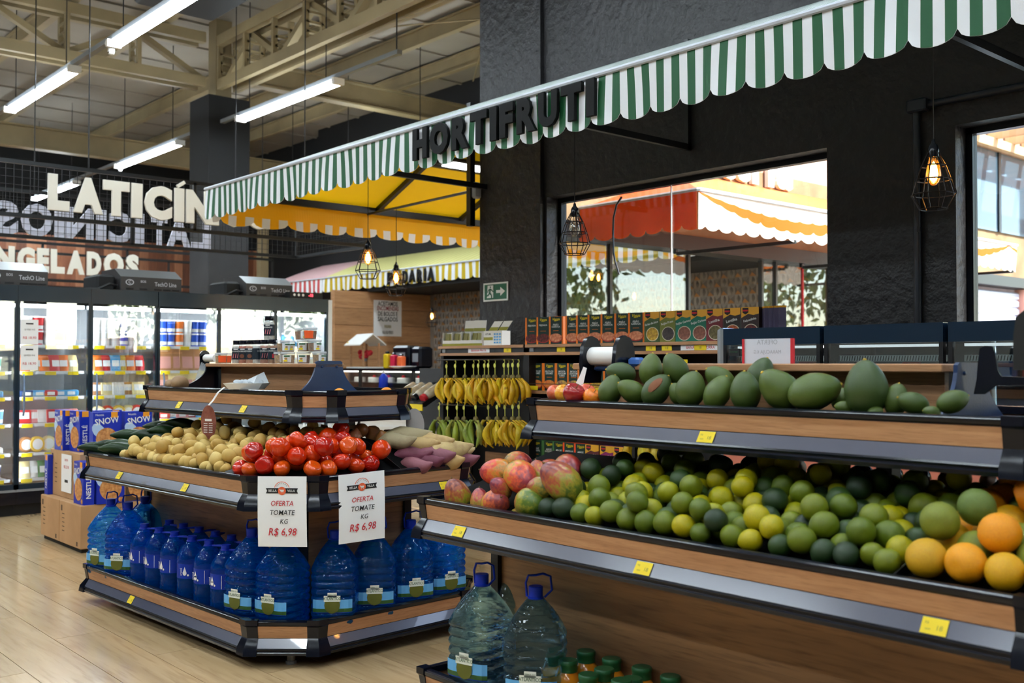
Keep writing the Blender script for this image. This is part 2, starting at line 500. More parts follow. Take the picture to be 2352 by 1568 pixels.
# column
cx, cyy, cs = -12.58, 5.95, .56
co = struct(MB().cbox(cx-cs/2,cyy-cs/2,0,cx+cs/2,cyy+cs/2,4.72,.008).build('column', [plaster_g]))
MB().box(cx-cs/2-.004,cyy-cs/2-.004,3.2,cx+cs/2+.004,cyy+cs/2+.004,4.722).build('column_paint', [black_wall], co)
MB().bar((cx,cyy,4.72),(cx,cyy,5.8),.22,.22).build('steel_post', [cream], co)

# ---------------------------------------------------------------- roof steel
def truss(label, p0, p1, z0, z1, panels, gap=.22):
    t = thing('roof_truss', label, 'truss', p0)
    p0, p1 = Vector((*p0[:2],0)), Vector((*p1[:2],0)); d = (p1-p0).normalized(); s = Vector((-d.y,d.x,0))*gap/2
    for z, w in ((z0,.07),(z1,.09)):
        for sg in (-1,1):
            a = p0+s*sg; b = p1+s*sg
            MB().bar((a.x,a.y,z),(b.x,b.y,z),w,.13).build('chord', [cream], t)
    for k in range(panels):
        a = p0+(p1-p0)*k/panels; b = p0+(p1-p0)*(k+1)/panels
        if k % 2: a, b = b, a
        MB().bar((a.x,a.y,z0+.06),(b.x,b.y,z1-.06),.07,.09,up=s).build('diagonal', [cream], t)
        a = p0+(p1-p0)*(k+.0)/panels
        m = MB()
        for sg in (-1,1): m.bar((a.x+s.x*sg,a.y+s.y*sg,z0),(a.x+s.x*sg,a.y+s.y*sg,z1),.05,.06,up=s)
        for q in (.3,.5,.7):
            z = z0+(z1-z0)*q; m.bar((a.x-s.x,a.y-s.y,z),(a.x+s.x,a.y+s.y,z),.05,.03)
        m.build('post', [cream], t)
    return t
truss('cream steel lattice truss running from the black column towards the near end of the hall', (-12.4,-4.5), (-12.4,5.6), 4.86, 5.42, 12)
truss('cream steel lattice truss starting at the black column and passing over the green awning', (-12.3,5.92), (-3.6,5.92), 4.86, 5.42, 12)
def ibeam(name, label, a, b, w, h, cat='beam', group=None):
    a, b = Vector(a), Vector(b); t = thing(name, label, cat, a, group=group)
    up = Vector((0,0,1))
    MB().bar(a+up*h/2,b+up*h/2,w,.025).build('flange', [cream], t)
    MB().bar(a-up*h/2,b-up*h/2,w,.025).build('flange', [cream], t)
    MB().bar(a,b,.02,h).build('web', [cream], t)
    return t
ibeam('roof_beam', 'cream steel beam beyond the black column, under the roof sheets', (-12.4,6.2,5.12), (-12.4,10.1,5.12), .18, .3)
ibeam('roof_beam', 'cream steel beam crossing in front of the black far wall', (-17.6,-3,4.95), (-17.6,9.9,4.95), .2, .34)
for y in (3.9, 9.2):
    MB().bar((-17.6,y,2.6),(-17.6,y,4.8),.16,.16).build('short_post', [cream], S.objects['roof_beam.001'])
for i, y in enumerate([-5.6,-4.4,-3.2,-2,-.8,.4,1.6,2.8,4.0,5.1,6.9,8.0,9.1]):
    ibeam('roof_purlin', 'cream steel purlin under the roof sheets, %s counted from the bakery side' % ['thirteenth','twelfth','eleventh','tenth','ninth','eighth','seventh','sixth','fifth','fourth','third','second','first'][i], (-20.6,y,5.62), (-6.6 if y>5.3 else 4.6,y,5.62), .09, .2, 'purlin', 'roof purlins')
tr = thing('tie_rod', 'thin cream tie rods crossing under the roof sheets', 'tie rod', (-9,7.5,5.5))
MB().tube([(-11.8,6.4,5.5),(-7.2,9.6,5.5)], .012, 5).build('rod', [cream], tr)
MB().tube([(-7.2,6.4,5.5),(-11.8,9.6,5.5)], .012, 5).build('rod', [cream], tr)

# ---------------------------------------------------------------- ceiling lamps
trunk_m = K('lamp_trunking', 120,124,128,.4)
def lamp_mesh():
    L = 2.3
    t = thing('tube_lamp', 'proto', 'lamp')
    MB().box(-L/2,-.026,.012,L/2,.026,.05).build('housing', [K('lamp_housing',214,218,222,.4)], t, local=True)
    for y in (-.042, 0, .042):
        m = MB()
        prof = [(.019*math.cos(a), -.019*math.sin(a)) for a in [2*PI*k/8 for k in range(8)]]
        m.rings([[(x, y+p, q) for p, q in prof] for x in (-L/2+.03, L/2-.03)])
        m.build('tube', [lamp_m], t, local=True)
    MB().box(-L/2-.02,-.066,-.02,-L/2+.03,.066,.05).build('end_cap', [white], t, local=True)
    MB().box(L/2-.03,-.066,-.02,L/2+.02,.066,.05).build('end_cap', [white], t, local=True)
    for x in (-L/2+.25, L/2-.25): MB().tube([(x,0,.05),(x,0,1.42)], .006, 5).build('cable', [black_matt], t, local=True)
    return t
proto = lamp_mesh()
rows = [(5.85, [-22.2,-18.95,-14.75,-10.65]), (3.55, [-19.3,-15.5,-12.05,-8.65,-5.3,-1.9,1.5]), (1.25, [-19.3,-15.5,-12.05,-8.65,-5.3,-1.9,1.5]),
        (-1.05, [-15.5,-12.05,-8.65,-5.3,-1.9,1.5]), (-3.35, [-12.05,-8.65,-5.3,-1.9,1.5]), (8.15,[-15.5,-12.05,-8.65])]  # the two lamps over the bakery counter are unseen, added to brighten it
first = True
LZ = 4.32
for y, xs in rows:
    for x in xs:
        if x < -20: continue
        if y == 5.85: lb = {-18.95:'small distant tube lamp glimpsed behind the dairy sign', -14.75:'lit tube lamp hanging in front of the black column', -10.65:'lit tube lamp hanging just above the green awning\'s far end'}[x]
        elif y == 3.55 and x == -12.05: lb = 'lit tube lamp high up, hung lowest of its row over the coolers'
        elif y == 3.55 and x == -8.65: lb = 'lit tube lamp nearest the black ceiling box, cut by the photo\'s top edge'
        else: lb = 'lit tube lamp of the store ceiling, out of the photo\'s frame'
        o = proto if first else clone(proto)
        first = False
        o.location = (x, y, LZ); o['label'] = lb; o['group'] = 'ceiling tube lamps'
for y, a, b, lb in ((5.85,-20,-8.35,'grey lamp trunking carrying the tube lamps past the black column'), (3.55,-20,4,'grey lamp trunking carrying the topmost tube lamps')):
    m = MB().box(a,y-.03,LZ+.05,b,y+.03,LZ+.095)
    tag(m.build('lamp_trunking', [trunk_m]), lb, 'trunking')
t = thing('cable_drop', 'thin black cable holding the end of the lamp trunking', 'cable', (-8.4,5.85,LZ))
MB().tube([(-8.4,5.85,LZ+.07),(-8.4,5.85,5.6)], .008, 5).build('cable', [black_matt], t)
# ceiling box (black diamond shaped unit)
t = thing('ceiling_speaker_box', 'flat black box hung under the roof beside the topmost lamp', 'ceiling box', at(440,0,Z=5.3))
p = at(440,5,Z=4.9)
MB().cbox(p.x-.42,p.y-.42,4.9,p.x+.42,p.y+.42,5.08,.02).build('case', [black_matt], t)
for sx in (-.3,.3): MB().tube([(p.x+sx,p.y,5.08),(p.x+sx,p.y,5.7)],.008,5).build('hanger', [black_matt], t)
# dome cameras on the trunking
def dome(px, py, lb, y):
    p = at(px, py, Y=y); p.z = LZ+.05
    t = thing('security_camera', lb, 'camera', p)
    MB().lathe([(.055,0),(.06,-.03),(.045,-.05),(0.001,-.05)],14,o=p).build('base', [white], t, smooth=50)
    MB().lathe([(.03,-.05),(.034,-.09),(.026,-.12),(.001,-.125)],12,o=p).build('ball', [white], t, smooth=60)
    MB().lathe([(.016,0),(.016,.012),(.001,.012)],10,o=(p.x,p.y-.03,p.z-.1),ax='y').build('lens', [black], t)
dome(256,98,'white security camera hanging at the end of the topmost tube lamp',3.55)
dome(276,385,'white security camera hanging left of the column under the lamp row',5.85)

# ================================================================ awnings
def fabric(name, r, g, b, tl=.25): return M(name, c(r,g,b), rough=.55, translucent=tl, bump=.05, bscale=300)
g_w, g_g = fabric('awning_white',238,241,246,.15), fabric('awning_green',16,84,46,.1)
y_in = fabric('awning_yellow',246,194,18,.35); y_w = fabric('awning_white_thin',244,244,240,.5)
y_s = fabric('awning_mustard',206,178,28,.25)
r_s = fabric('awning_pinkred',206,84,84,.25)
o_s = fabric('awning_orange',240,118,18,.5); o_w = fabric('awning_cream',248,238,224,.3)
tube_w = K('white_tube',186,192,202,.3)

def valance(p0, d, L, z0, drop, sc, per, mats, amp=.045, wav=.012, th=.004, phase=0, back=None, low=None, split=.5):
    """striped scalloped strip hanging from z0; mats: cycle of slots for the stripes"""
    m = MB(); d = Vector((d[0],d[1],0)).normalized(); n = Vector((d.y,-d.x,0)); p0 = Vector((p0[0],p0[1],0))
    sub = 3; w = sc/per; N = int(round(L/w))
    for face, off in ((0,0.0),(1,-th)):
        for i in range(N):
            vs = []
            for k in range(sub+1):
                s = (i+k/sub)*w
                tt = ((s+phase) % sc)/sc
                if k == sub and tt < 1e-6: tt = 1.0
                zb = z0-drop-amp*math.sqrt(max(0,1-(2*tt-1)**2))
                for z, q in ((z0,0),(z0+(zb-z0)*.5 if low is None else z0-drop*split,.6),(zb,1)):
                    b = p0+d*s+n*(off+wav*q*math.sin(s*7.3+1)*1.0+wav*.6*q*math.sin(s*17))
                    vs.append((b.x,b.y,z))
            mi = mats[i % len(mats)] if face == 0 else (mats[i % len(mats)] if back is None else back)
            for k in range(sub):
                a = k*3
                for r in (0,1):
                    f = (a+r,a+r+1,a+r+4,a+r+3)
                    m.add([vs[j] for j in f], [(0,1,2,3) if face == 0 else (3,2,1,0)], mi if (low is None or r == 0) else low[i % len(low)])
    return m
def slope(q00, q10, q11, q01, nstripe, mats, sag=.03, th=.004, nv=6):
    """sagging fabric between a lower edge q00-q10 and an upper edge q01-q11"""
    m = MB(); q00,q10,q11,q01 = map(Vector,(q00,q10,q11,q01))
    P = lambda s,t: (q00.lerp(q10,s)).lerp(q01.lerp(q11,s),t) - Vector((0,0,sag*math.sin(PI*t)))
    for i in range(nstripe):
        for j in range(nv):
            a = [P(i/nstripe,j/nv),P((i+1)/nstripe,j/nv),P((i+1)/nstripe,(j+1)/nv),P(i/nstripe,(j+1)/nv)]
            m.add(a,[(0,1,2,3)],mats[i % len(mats)])
    return m
AY, AZ, AX = 3.665, 2.73, -8.0
WX, WY, WZ = -6.38, 5.3, 3.42
XE = 1.2
SC = .185
ga = thing('green_awning', 'green and white striped awning with scalloped edge along the black wall', 'awning', (-3.4,5.0,AZ))
nS = int((XE-AX)/(SC/4))
valance((AX,AY),(1,0),XE-AX,AZ,.215,SC,4,[0,1],back=0).build('valance', [g_w,g_g], ga)
slope((AX,AY,AZ),(XE,AY,AZ),(XE,WY,WZ),(WX,WY,WZ),nS,[0,1],sag=-.01).build('top_fabric', [g_w,g_g], ga)
MB().tube([(AX,AY-.006,AZ),(XE,AY-.006,AZ)],.014,8).build('front_tube', [tube_w], ga, smooth=40)
for x in (-6.3,-4.26,-2.02,.2):
    b = MB().bar((x,AY+.03,AZ-.02),(x,WY,AZ-.02),.03,.04)
    b.bar((x,WY-.015,AZ-.02-.02),(x,WY-.015,WZ),.04,.03)
    b.bar((x,AY+.03,AZ),(x,WY,WZ-.03),.03,.03)
    b.build('bracket', [steel_black], ga)
ya = thing('yellow_awning', 'yellow awning with white-edged scallops around the corner of the black wall', 'awning', (-7.2,6,AZ))
YE = 8.44
valance((AX,YE),(0,-1),YE-AY-.01,AZ-.01,.225,.31,4,[2,2,2,2],wav=.02,low=[0,2,0,2],split=.82).build('valance', [g_w,g_g,y_in], ya)
slope((AX,YE,AZ),(AX,AY,AZ),(WX,WY,WZ),(WX,YE,WZ),12,[0],sag=.02).build('top_fabric', [y_in], ya)
MB().bar((AX+.05,AY+.05,AZ-.03),(AX+.05,YE,AZ-.03),.04,.06).build('front_bar', [steel_black], ya)
MB().bar((-7.2,4.55,3.04),(-7.2,YE,3.04),.04,.04).build('middle_bar', [steel_black], ya)
for y in (4.2,5.32,6.3,7.3,8.3):
    x1 = WX if y > 5.3 else AX+ (y-AY)*(WX-AX)/(WY-AY)
    z1 = WZ if y > 5.3 else AZ+(y-AY)*(WZ-AZ)/(WY-AY)
    MB().bar((AX+.05,y,AZ-.02),(x1,y,z1-.05),.04,.04).build('rib', [steel_black], ya)
MB().bar((-6.42,5.2,2.4),(-6.42,5.2,3.4),.05,.05).build('post', [steel_black], ya)
for y0 in (5.35, 6.9):
    lp = thing('awning_lamp', 'lit flat lamp under the yellow awning'+(' nearest the green awning' if y0 < 6 else ' beside the black wall edge'), 'lamp', (-7.0,y0+.55,3.02))
    MB().cbox(-7.1,y0,3.02,-6.88,y0+1.2,3.06,.01).build('housing', [black_matt], lp)
    MB().box(-7.08,y0+.06,3.008,-6.9,y0+1.0,3.02).build('diffuser', [M('awning_lamp_glow',(1,1,1,1),emit=9,ecol=(.95,1,1,1))], lp)

# ---------------------------------------------------------------- letter signs
def letter(ch, o, w, h, dep, right, bold=.035, bev=.012):
    vs, fs = text_geo(ch, bold, .06, 0, 'CENTER', 3, bev)
    xs = [v[0] for v in vs]; ys = [v[1] for v in vs]; zs = [v[2] for v in vs]
    cxx, cyy2 = (min(xs)+max(xs))/2, (min(ys)+max(ys))/2
    r = Vector(right).normalized(); u = Vector((0,0,1)); n = r.cross(u); o = Vector(o)
    kx, ky, kz = w/(max(xs)-min(xs)), h/(max(ys)-min(ys)), dep/(max(zs)-min(zs))
    m = MB(); m.add([o+r*((v[0]-cxx)*kx)+u*((v[1]-cyy2)*ky)+n*((v[2]-min(zs))*kz) for v in vs], fs)
    return m
let_black = K('letter_black',7,7,8,.6,spec=.2)
sg = thing('letter_sign', 'raised black capital letters mounted on the green striped awning edge', 'sign', (-4.27,AY-.02,2.6))
for ch, a, b in (('H',958,993),('O',997,1042),('R',1048,1087),('T',1090,1131),('I',1136,1153),('F',1158,1191),('R',1197,1243),('U',1247,1293),('T',1299,1349),('I',1357,1378)):
    xa, xb = at(a,330,Y=AY).x, at(b,330,Y=AY).x
    letter(ch, ((xa+xb)/2,AY-.018,2.615), (xb-xa)*.95, .188, .022, (1,0,0), bold=.05).build('letter', [let_black], sg, smooth=35)

# bakery awning
PY = 9.07
pa = thing('bakery_awning', 'mustard and white striped awning over the bakery counter', 'awning', (-11,9.8,2.9))
xr, xj, xl = -7.2, -15.2, -17.0
valance((xj,PY),(1,0),xr-xj,2.73,.2,.31,4,[0,1],wav=.01).build('valance', [g_w,y_s], pa)
slope((xj,PY,2.73),(xr,PY,2.73),(xr,10.15,3.14),(xj,10.15,3.14),int((xr-xj)/.0775),[0,1],sag=-.02).build('top_fabric', [M('awning_pale_yellow',c(214,208,140),rough=.6),M('awning_pale_yellow2',c(196,190,118),rough=.6)], pa)
MB().tube([(xj,PY-.005,2.73),(xr,PY-.005,2.73)],.013,6).build('front_tube', [tube_w], pa)
ra = thing('red_awning', 'pinkish red and white striped awning next to the bakery awning', 'awning', (-16,9.8,2.9))
valance((xl,PY),(1,0),xj-xl,2.73,.2,.31,4,[0,1],wav=.01).build('valance', [g_w,r_s], ra)
slope((xl,PY,2.73),(xj,PY,2.73),(xj,10.15,3.14),(xl,10.15,3.14),24,[0,1],sag=-.02).build('top_fabric', [M('awning_pale_pink',c(222,186,186),rough=.6),M('awning_pale_pink2',c(206,158,160),rough=.6)], ra)
MB().tube([(xl,PY-.005,2.73),(xj,PY-.005,2.73)],.013,6).build('front_tube', [tube_w], ra)
sg = thing('letter_sign', 'black capital letters on the mustard striped bakery awning', 'sign', (-12,PY-.02,2.6))
for ch, a, b in (('P',893,906),('A',908,924),('D',928,939),('A',942,957),('R',961,973),('I',977,981),('A',985,1000)):
    xa, xb = at(a,630,Y=PY).x, at(b,630,Y=PY).x
    letter(ch, ((xa+xb)/2,PY-.016,2.60), xb-xa, .19, .02, (1,0,0), bold=.03).build('letter', [let_black], sg)

# ---------------------------------------------------------------- hanging mesh frame with the dairy letters
let_white = K('letter_white',226,222,210,.5)
fr = thing('hanging_wire_screen', 'black steel frame with wire mesh hanging over the coolers', 'frame', (-10.3,3.3,2.57))
nx, fx, ya0, yb0, z0, z1 = -9.42, -11.0, .2, 6.2, 2.57, 3.03
for x in (nx, fx):
    for z in (z0, z1): MB().bar((x,ya0,z),(x,yb0,z),.03,.035).build('rail', [steel_black], fr)
    for y in (ya0,2.2,4.2,yb0): MB().bar((x,y,z0),(x,y,z1),.03,.03).build('upright', [steel_black], fr)
    m = MB()
    for y in np.arange(ya0,yb0,.066): m.bar((x,y,z0),(x,y,z1),.004,.004)
    for z in np.arange(z0,z1,.066): m.bar((x,ya0,z),(x,yb0,z),.004,.004)
    tag(m.build('wire_mesh', [steel_black], fr), kind='stuff')
for y in (ya0,yb0):
    for z in (z0,z1): MB().bar((nx,y,z),(fx,y,z),.03,.035).build('rail', [steel_black], fr)
for y in (1,3.2,5.4):
    for x in (nx,fx): MB().tube([(x,y,z1),(x,y,5.7)],.006,5).build('cable', [black_matt], fr)
m = MB()
for x in np.arange(fx,nx,.066): m.bar((x,yb0,z0),(x,yb0,z1),.004,.004)
for z in np.arange(z0,z1,.066): m.bar((nx,yb0,z),(fx,yb0,z),.004,.004)
tag(m.build('wire_mesh', [steel_black], fr), kind='stuff')
def row_letters(sg, X, word, spans, zc, h, right, m, dep=.03, bold=.06):
    for ch, (a, b) in zip(word, spans):
        if ch == ' ': continue
        letter(ch, (X, (a+b)/2, zc), abs(b-a)*.91, h, dep, right, bold=bold, bev=.01).build('letter', [m], sg, smooth=35)
def ysp(X, px): return [(at(a,470,X=X).y, at(b,470,X=X).y) for a, b in px]
NX = nx+.02
s1 = ysp(NX, [(106,160),(163,238),(232,298),(299,326),(327,396),(398,422),(423,488)])
w = s1[-1][1]
s1 += [(w-.02,w+.06),(w+.08,w+.36),(w+.38,w+.6)]
sg = thing('letter_sign', 'white capital letters of the dairy sign facing the aisle on the wire frame', 'sign', (NX,3.6,2.6))
row_letters(sg, NX, 'LATICINIOS', s1, 2.795, .32, (0,1,0), let_white)
# accent on the I
a, b = s1[5]; MB().bar((NX+.015,(a+b)/2-.02,2.97),(NX+.015,(a+b)/2+.05,3.02),.03,.03).build('accent', [let_white], sg)
sg = thing('letter_sign', 'white letters of the dairy sign seen mirrored from behind through the mesh', 'sign', (fx,3.6,2.6))
FX = fx-.02
s2 = ysp(FX, [(440,487),(382,442),(348,387),(312,333),(250,309),(222,246),(150,219),(126,152),(46,125),(-20,46)])
lw2 = K('letter_white_back',222,222,236,.5)
row_letters(sg, FX, 'LATICINIOS', [(b,a) for a,b in s2], 2.75, .34, (0,-1,0), lw2, bold=.035)
CX = -15.9
fr2 = thing('hanging_wire_screen', 'black steel frame carrying the frozen food letters', 'frame', (CX,4,2.55))
for x in (CX, CX-1.4):
    for z in (2.52,3.06): MB().bar((x,1,z),(x,8.5,z),.03,.04).build('rail', [steel_black], fr2)
    for y in np.arange(1,8.6,1.25): MB().bar((x,y,2.52),(x,y,3.06),.03,.03).build('upright', [steel_black], fr2)
for y in (1.2,8.3): MB().tube([(CX,y,3.06),(CX,y,5.7)],.008,5).build('cable', [black_matt], fr2)
sg = thing('letter_sign', 'white capital letters of the frozen food sign behind the dairy sign', 'sign', (CX,4,2.6))
cpx = [(-100,-62),(-60,-20),(-18,34),(36,80),(82,112),(113,148),(150,194),(196,232),(234,284),(286,318)]
row_letters(sg, CX+.02, 'CONGELADOS', [(at(a,610,X=CX).y, at(b,610,X=CX).y) for a, b in cpx], 2.80, .36, (0,1,0), let_white)

# ================================================================ produce gondolas
RAIL = [(-.03,-.002),(-.022,0),(-.008,0),(0,-.006),(0,-.018),(-.006,-.024),(-.03,-.024)]
BOARD = [(-.006,-.0245),(-.014,-.076),(-.026,-.076),(-.018,-.0245)]
CHAN = [(-.014,-.078),(.010,-.116),(.004,-.119),(-.022,-.082)]
MOULD = [(.010,-.114),(.014,-.119),(.011,-.125),(.011,-.128),(.016,-.132),(.013,-.143),(-.03,-.143),(-.03,-.114)]
POST = [(.003,.003),(.003,-.02),(-.003,-.027),(-.010,-.076),(.014,-.115),(.019,-.146),(-.03,-.146),(-.03,.003)]
inner_m = K('tray_inner',4,4,5,.8,spec=.1)
def shrink(p, q, a, b):
    p, q = Vector(p), Vector(q); d = (q-p).normalized(); return p+d*a, q-d*b
def tray(par, path, zt, corners, name='tray'):
    off = lambda pr: [(a, zt+z) for a, z in pr]
    n = len(path)
    MB().sweep(path, off(RAIL), True).build('rail', [black], par, local=True, smooth=50)
    MB().sweep(path, off(MOULD), True).build('bottom_moulding', [black], par, local=True)
    for i in range(n):
        p, q = path[i], path[(i+1) % n]
        L = (Vector(q)-Vector(p)).length
        a = .045 if i in corners else .035; b = .045 if (i+1) % n in corners else .035
        p2, q2 = shrink(p, q, a, b)
        MB().sweep([p2,q2], off(BOARD)).build('front_board', [wood_tray], par, local=True)
        MB().sweep([p2,q2], off(CHAN)).build('price_channel', [channel_m], par, local=True)
    for i in range(n):
        p0, p, p1 = Vector(path[i-1]), Vector(path[i]), Vector(path[(i+1) % n])
        d1, d2 = (p-p0).normalized(), (p1-p).normalized()
        w = .05 if i in corners else .04
        MB().sweep([p-d1*w, p, p+d2*w], off(POST)).build('corner_post', [black], par, local=True, smooth=30)
def price_tag(par, p, d, zt, w=.052, h=.034, txt='18'):
    """yellow tag clipped on the slanted channel; p on the path, d along it"""
    d = Vector((d[0],d[1],0)).normalized(); n = Vector((d.y,-d.x,0))
    up = (n*(-.024)+Vector((0,0,.038))).normalized()
    o = Vector((p[0],p[1],zt))+n*(-.002)+Vector((0,0,-.097))
    r = d; w2 = r.cross(up)
    m = MB(); o2 = o+w2*.003
    m.quad(o2,r,up,w,h*1.15)
    t = m.build('price_tag', [tag_y], par, local=True)
    MB().text(txt,o2+r*w*.2-up*h*.1,h*.5,r,up,proud=.0006).text('R$',o2-r*w*.3+up*h*.2,h*.25,r,up,proud=.0006).text('0000',o2-r*w*.22-up*h*.25,h*.2,r,up,proud=.0006).build('print', [ink_grey], t, local=True)

def gond(name, label, loc, rz, xl, xlu, e_up):
    """island with chamfered near end; local x runs from xl (far) to 0 (near end)"""
    g = thing(name, label, 'produce display', loc, rz)
    hw, ch = .65, .22
    mid = [(xl,-hw),(-ch,-hw),(0,-hw+ch),(0,hw-ch),(-ch,hw),(xl,hw)]
    up = [(xlu,-.35),(e_up-.15,-.35),(e_up,-.2),(e_up,.2),(e_up-.15,.35),(xlu,.35)]
    cor = {1,2,3,4}
    tray(g, mid, .813, cor); tray(g, mid, .200, cor); tray(g, up, 1.169, cor)
    # sloping bed of the middle tray (roof shaped), flat bed of the others
    ins = lambda path, a: [tuple(Vector(p)+Vector((0,0))) for p in path]
    ridge0, ridge1 = (xl+.03,0,.945), (-.30,0,.945)
    b = MB(); z = .785; q = [(xl+.02,-hw+.02,z),(-ch,-hw+.02,z),(-.02,-hw+ch,z),(-.02,hw-ch,z),(-ch,hw-.02,z),(xl+.02,hw-.02,z)]
    b.add(q+[ridge0,ridge1],[(0,1,7,6),(1,2,7),(2,3,7),(3,4,7),(4,5,6,7),(5,0,6)])
    b.add([(x,y,.70) for x,y,_ in q],[(5,4,3,2,1,0)])
    b.build('sloping_bed', [inner_m], g, local=True)
    q2 = [(xl+.02,-hw+.02,.15),(-ch,-hw+.02,.15),(-.02,-hw+ch,.15),(-.02,hw-ch,.15),(-ch,hw-.02,.15),(xl+.02,hw-.02,.15)]
    b = MB(); b.rings([[(x,y,.06) for x,y,_ in q2],q2]); b.build('bottom_bed', [inner_m], g, local=True)
    u2 = [(xlu+.02,-.33),(e_up-.15,-.33),(e_up-.02,-.2),(e_up-.02,.2),(e_up-.15,.33),(xlu+.02,.33)]
    MB().rings([[(x,y,1.03) for x,y in u2],[(x,y,1.125) for x,y in u2]]).build('upper_bed', [inner_m], g, local=True)
    # base cabinet with walnut panels and black edge posts
    bx0, bx1, by = xl+.04, -.33, .3
    MB().box(bx0+.02,-by,.15,bx1-.02,by,.72).build('base_panel', [wood_panel], g, local=True)
    for x in (bx0,bx1):
        for y in (-by,by): MB().bar((x,y,.15),(x,y,.72),.04,.04).build('base_post', [black_matt], g, local=True)
    MB().box(bx1-.025,-by+.02,.15,bx1+.004,by-.02,.72).build('end_panel', [wood_panel], g, local=True)
    for x in (xlu+.4,-.9,-.4):
        MB().bar((x,0,.9),(x,0,1.06),.05,.05).build('upright', [grey], g, local=True)
    for x in (xl+.3,-.15):
        for y in (-.47,.47):
            MB().lathe([(.018,.012),(.018,.065)],10,o=(x,y,0)).lathe([(.024,0),(.024,.014)],10,o=(x,y,0)).build('foot', [grey], g, local=True)
    return g
blue_pl = M('blue_black_plastic', c(34,58,98), c(26,46,80), scale=3, rough=.3, bump=.1, bscale=120)
def tent(par, x, half_b, half_t, z0, z1, m, sg=1):
    """flared end plate standing across the gondola"""
    n = 8; pts = []
    for i in range(n+1):
        t = i/n; y = half_t+(half_b-half_t)*(1-t)**2.2; pts.append((y, z0+(z1-z0)*t*.96))
    poly = [(-y,z) for y,z in pts]+[(-half_t+.012,z1),(half_t-.012,z1)]+[(y,z) for y,z in reversed(pts)]
    o = MB().prism(poly, lambda p:(x,p[0],p[1]), lambda p:(x+.012*sg,p[0],p[1])).build('end_plate', [m], par, local=True)
    b = MB()
    for y in (-half_t*.55,half_t*.55): b.lathe([(.006,0),(.006,.004),(.001,.005)],8,o=(x+.012*sg,y,z1-.03),ax='x')
    b.build('rivet', [m], o, local=True)
    return o

ISL = thing  # alias kept simple
isl = gond('produce_island', 'island display with tomatoes, potatoes and sweet potatoes over water jugs', (-3.85,2.70,0), math.radians(3), -1.95, -1.88, -.2)
# spine panel and top board
MB().box(-1.62,-.012,1.12,-.58,.012,1.275).build('back_panel', [wood_shelf], isl, local=True)
MB().cbox(-1.66,-.09,1.275,-.56,.09,1.294,.003).build('top_board', [wood_shelf], isl, local=True)
tent(isl,-.572,.21,.078,1.13,1.308,blue_pl)
tent(isl,-1.66,.33,.08,1.13,1.285,black,-1)
for x, y, d, z in ((-1.5,-.65,(1,0),.813),(-.78,-.65,(1,0),.813),(-1.35,-.65,(1,0),.2),(-1.45,-.35,(1,0),1.169),(-.78,-.35,(1,0),1.169),(0,.27,(0,1),.813)):
    price_tag(isl,(x,y),d,z)
# black partition sheets around the tomatoes
part_m = K('black_partition',9,10,13,.3)
def sheet(par, pts, name='partition', th=.004):
    pts = [Vector(p) for p in pts]; n = (pts[1]-pts[0]).cross(pts[2]-pts[1]).normalized()*th
    MB().rings([[p-n/2 for p in pts],[p+n/2 for p in pts]]).build(name, [part_m], par, local=True)
sheet(isl,[(-.44,-.62,.78),(-.30,-.05,.80),(-.30,-.05,.985),(-.46,-.62,.815)])
sheet(isl,[(-.025,.03,.78),(-.30,-.05,.80),(-.30,-.05,.985),(-.025,.03,.812)])
sheet(isl,[(-1.58,-.62,.78),(-1.58,-.02,.80),(-1.58,-.02,.99),(-1.58,-.62,.812)])

GX = -.65
gon = gond('produce_gondola', 'long produce display with limes and oranges under a shelf of avocados', (GX,2.85,0), 0, -2.37, -2.11, -.22)
MB().box(-2.0,-.012,1.12,-.72,.012,1.272).build('back_panel', [wood_shelf], gon, local=True)
MB().cbox(-2.14,-.09,1.272,-.69,.09,1.296,.003).build('top_board', [wood_shelf], gon, local=True)
tent(gon,-.66,.25,.085,1.12,1.30,blue_pl)
for x, y, d, z in ((-2.13,-.65,(1,0),.813),(-1.29,-.65,(1,0),.813),(-.44,-.65,(1,0),.813),(-1.30,-.35,(1,0),1.169)):
    price_tag(gon,(x,y),d,z,w=.06,h=.033)
sheet(gon,[(-.55,-.62,.79),(-.55,-.02,.80),(-.55,-.02,1.0),(-.55,-.62,.812)])
sheet(gon,[(-2.345,-.62,.79),(-2.345,.6,.79),(-2.345,.6,.815),(-2.345,-.62,.815)])

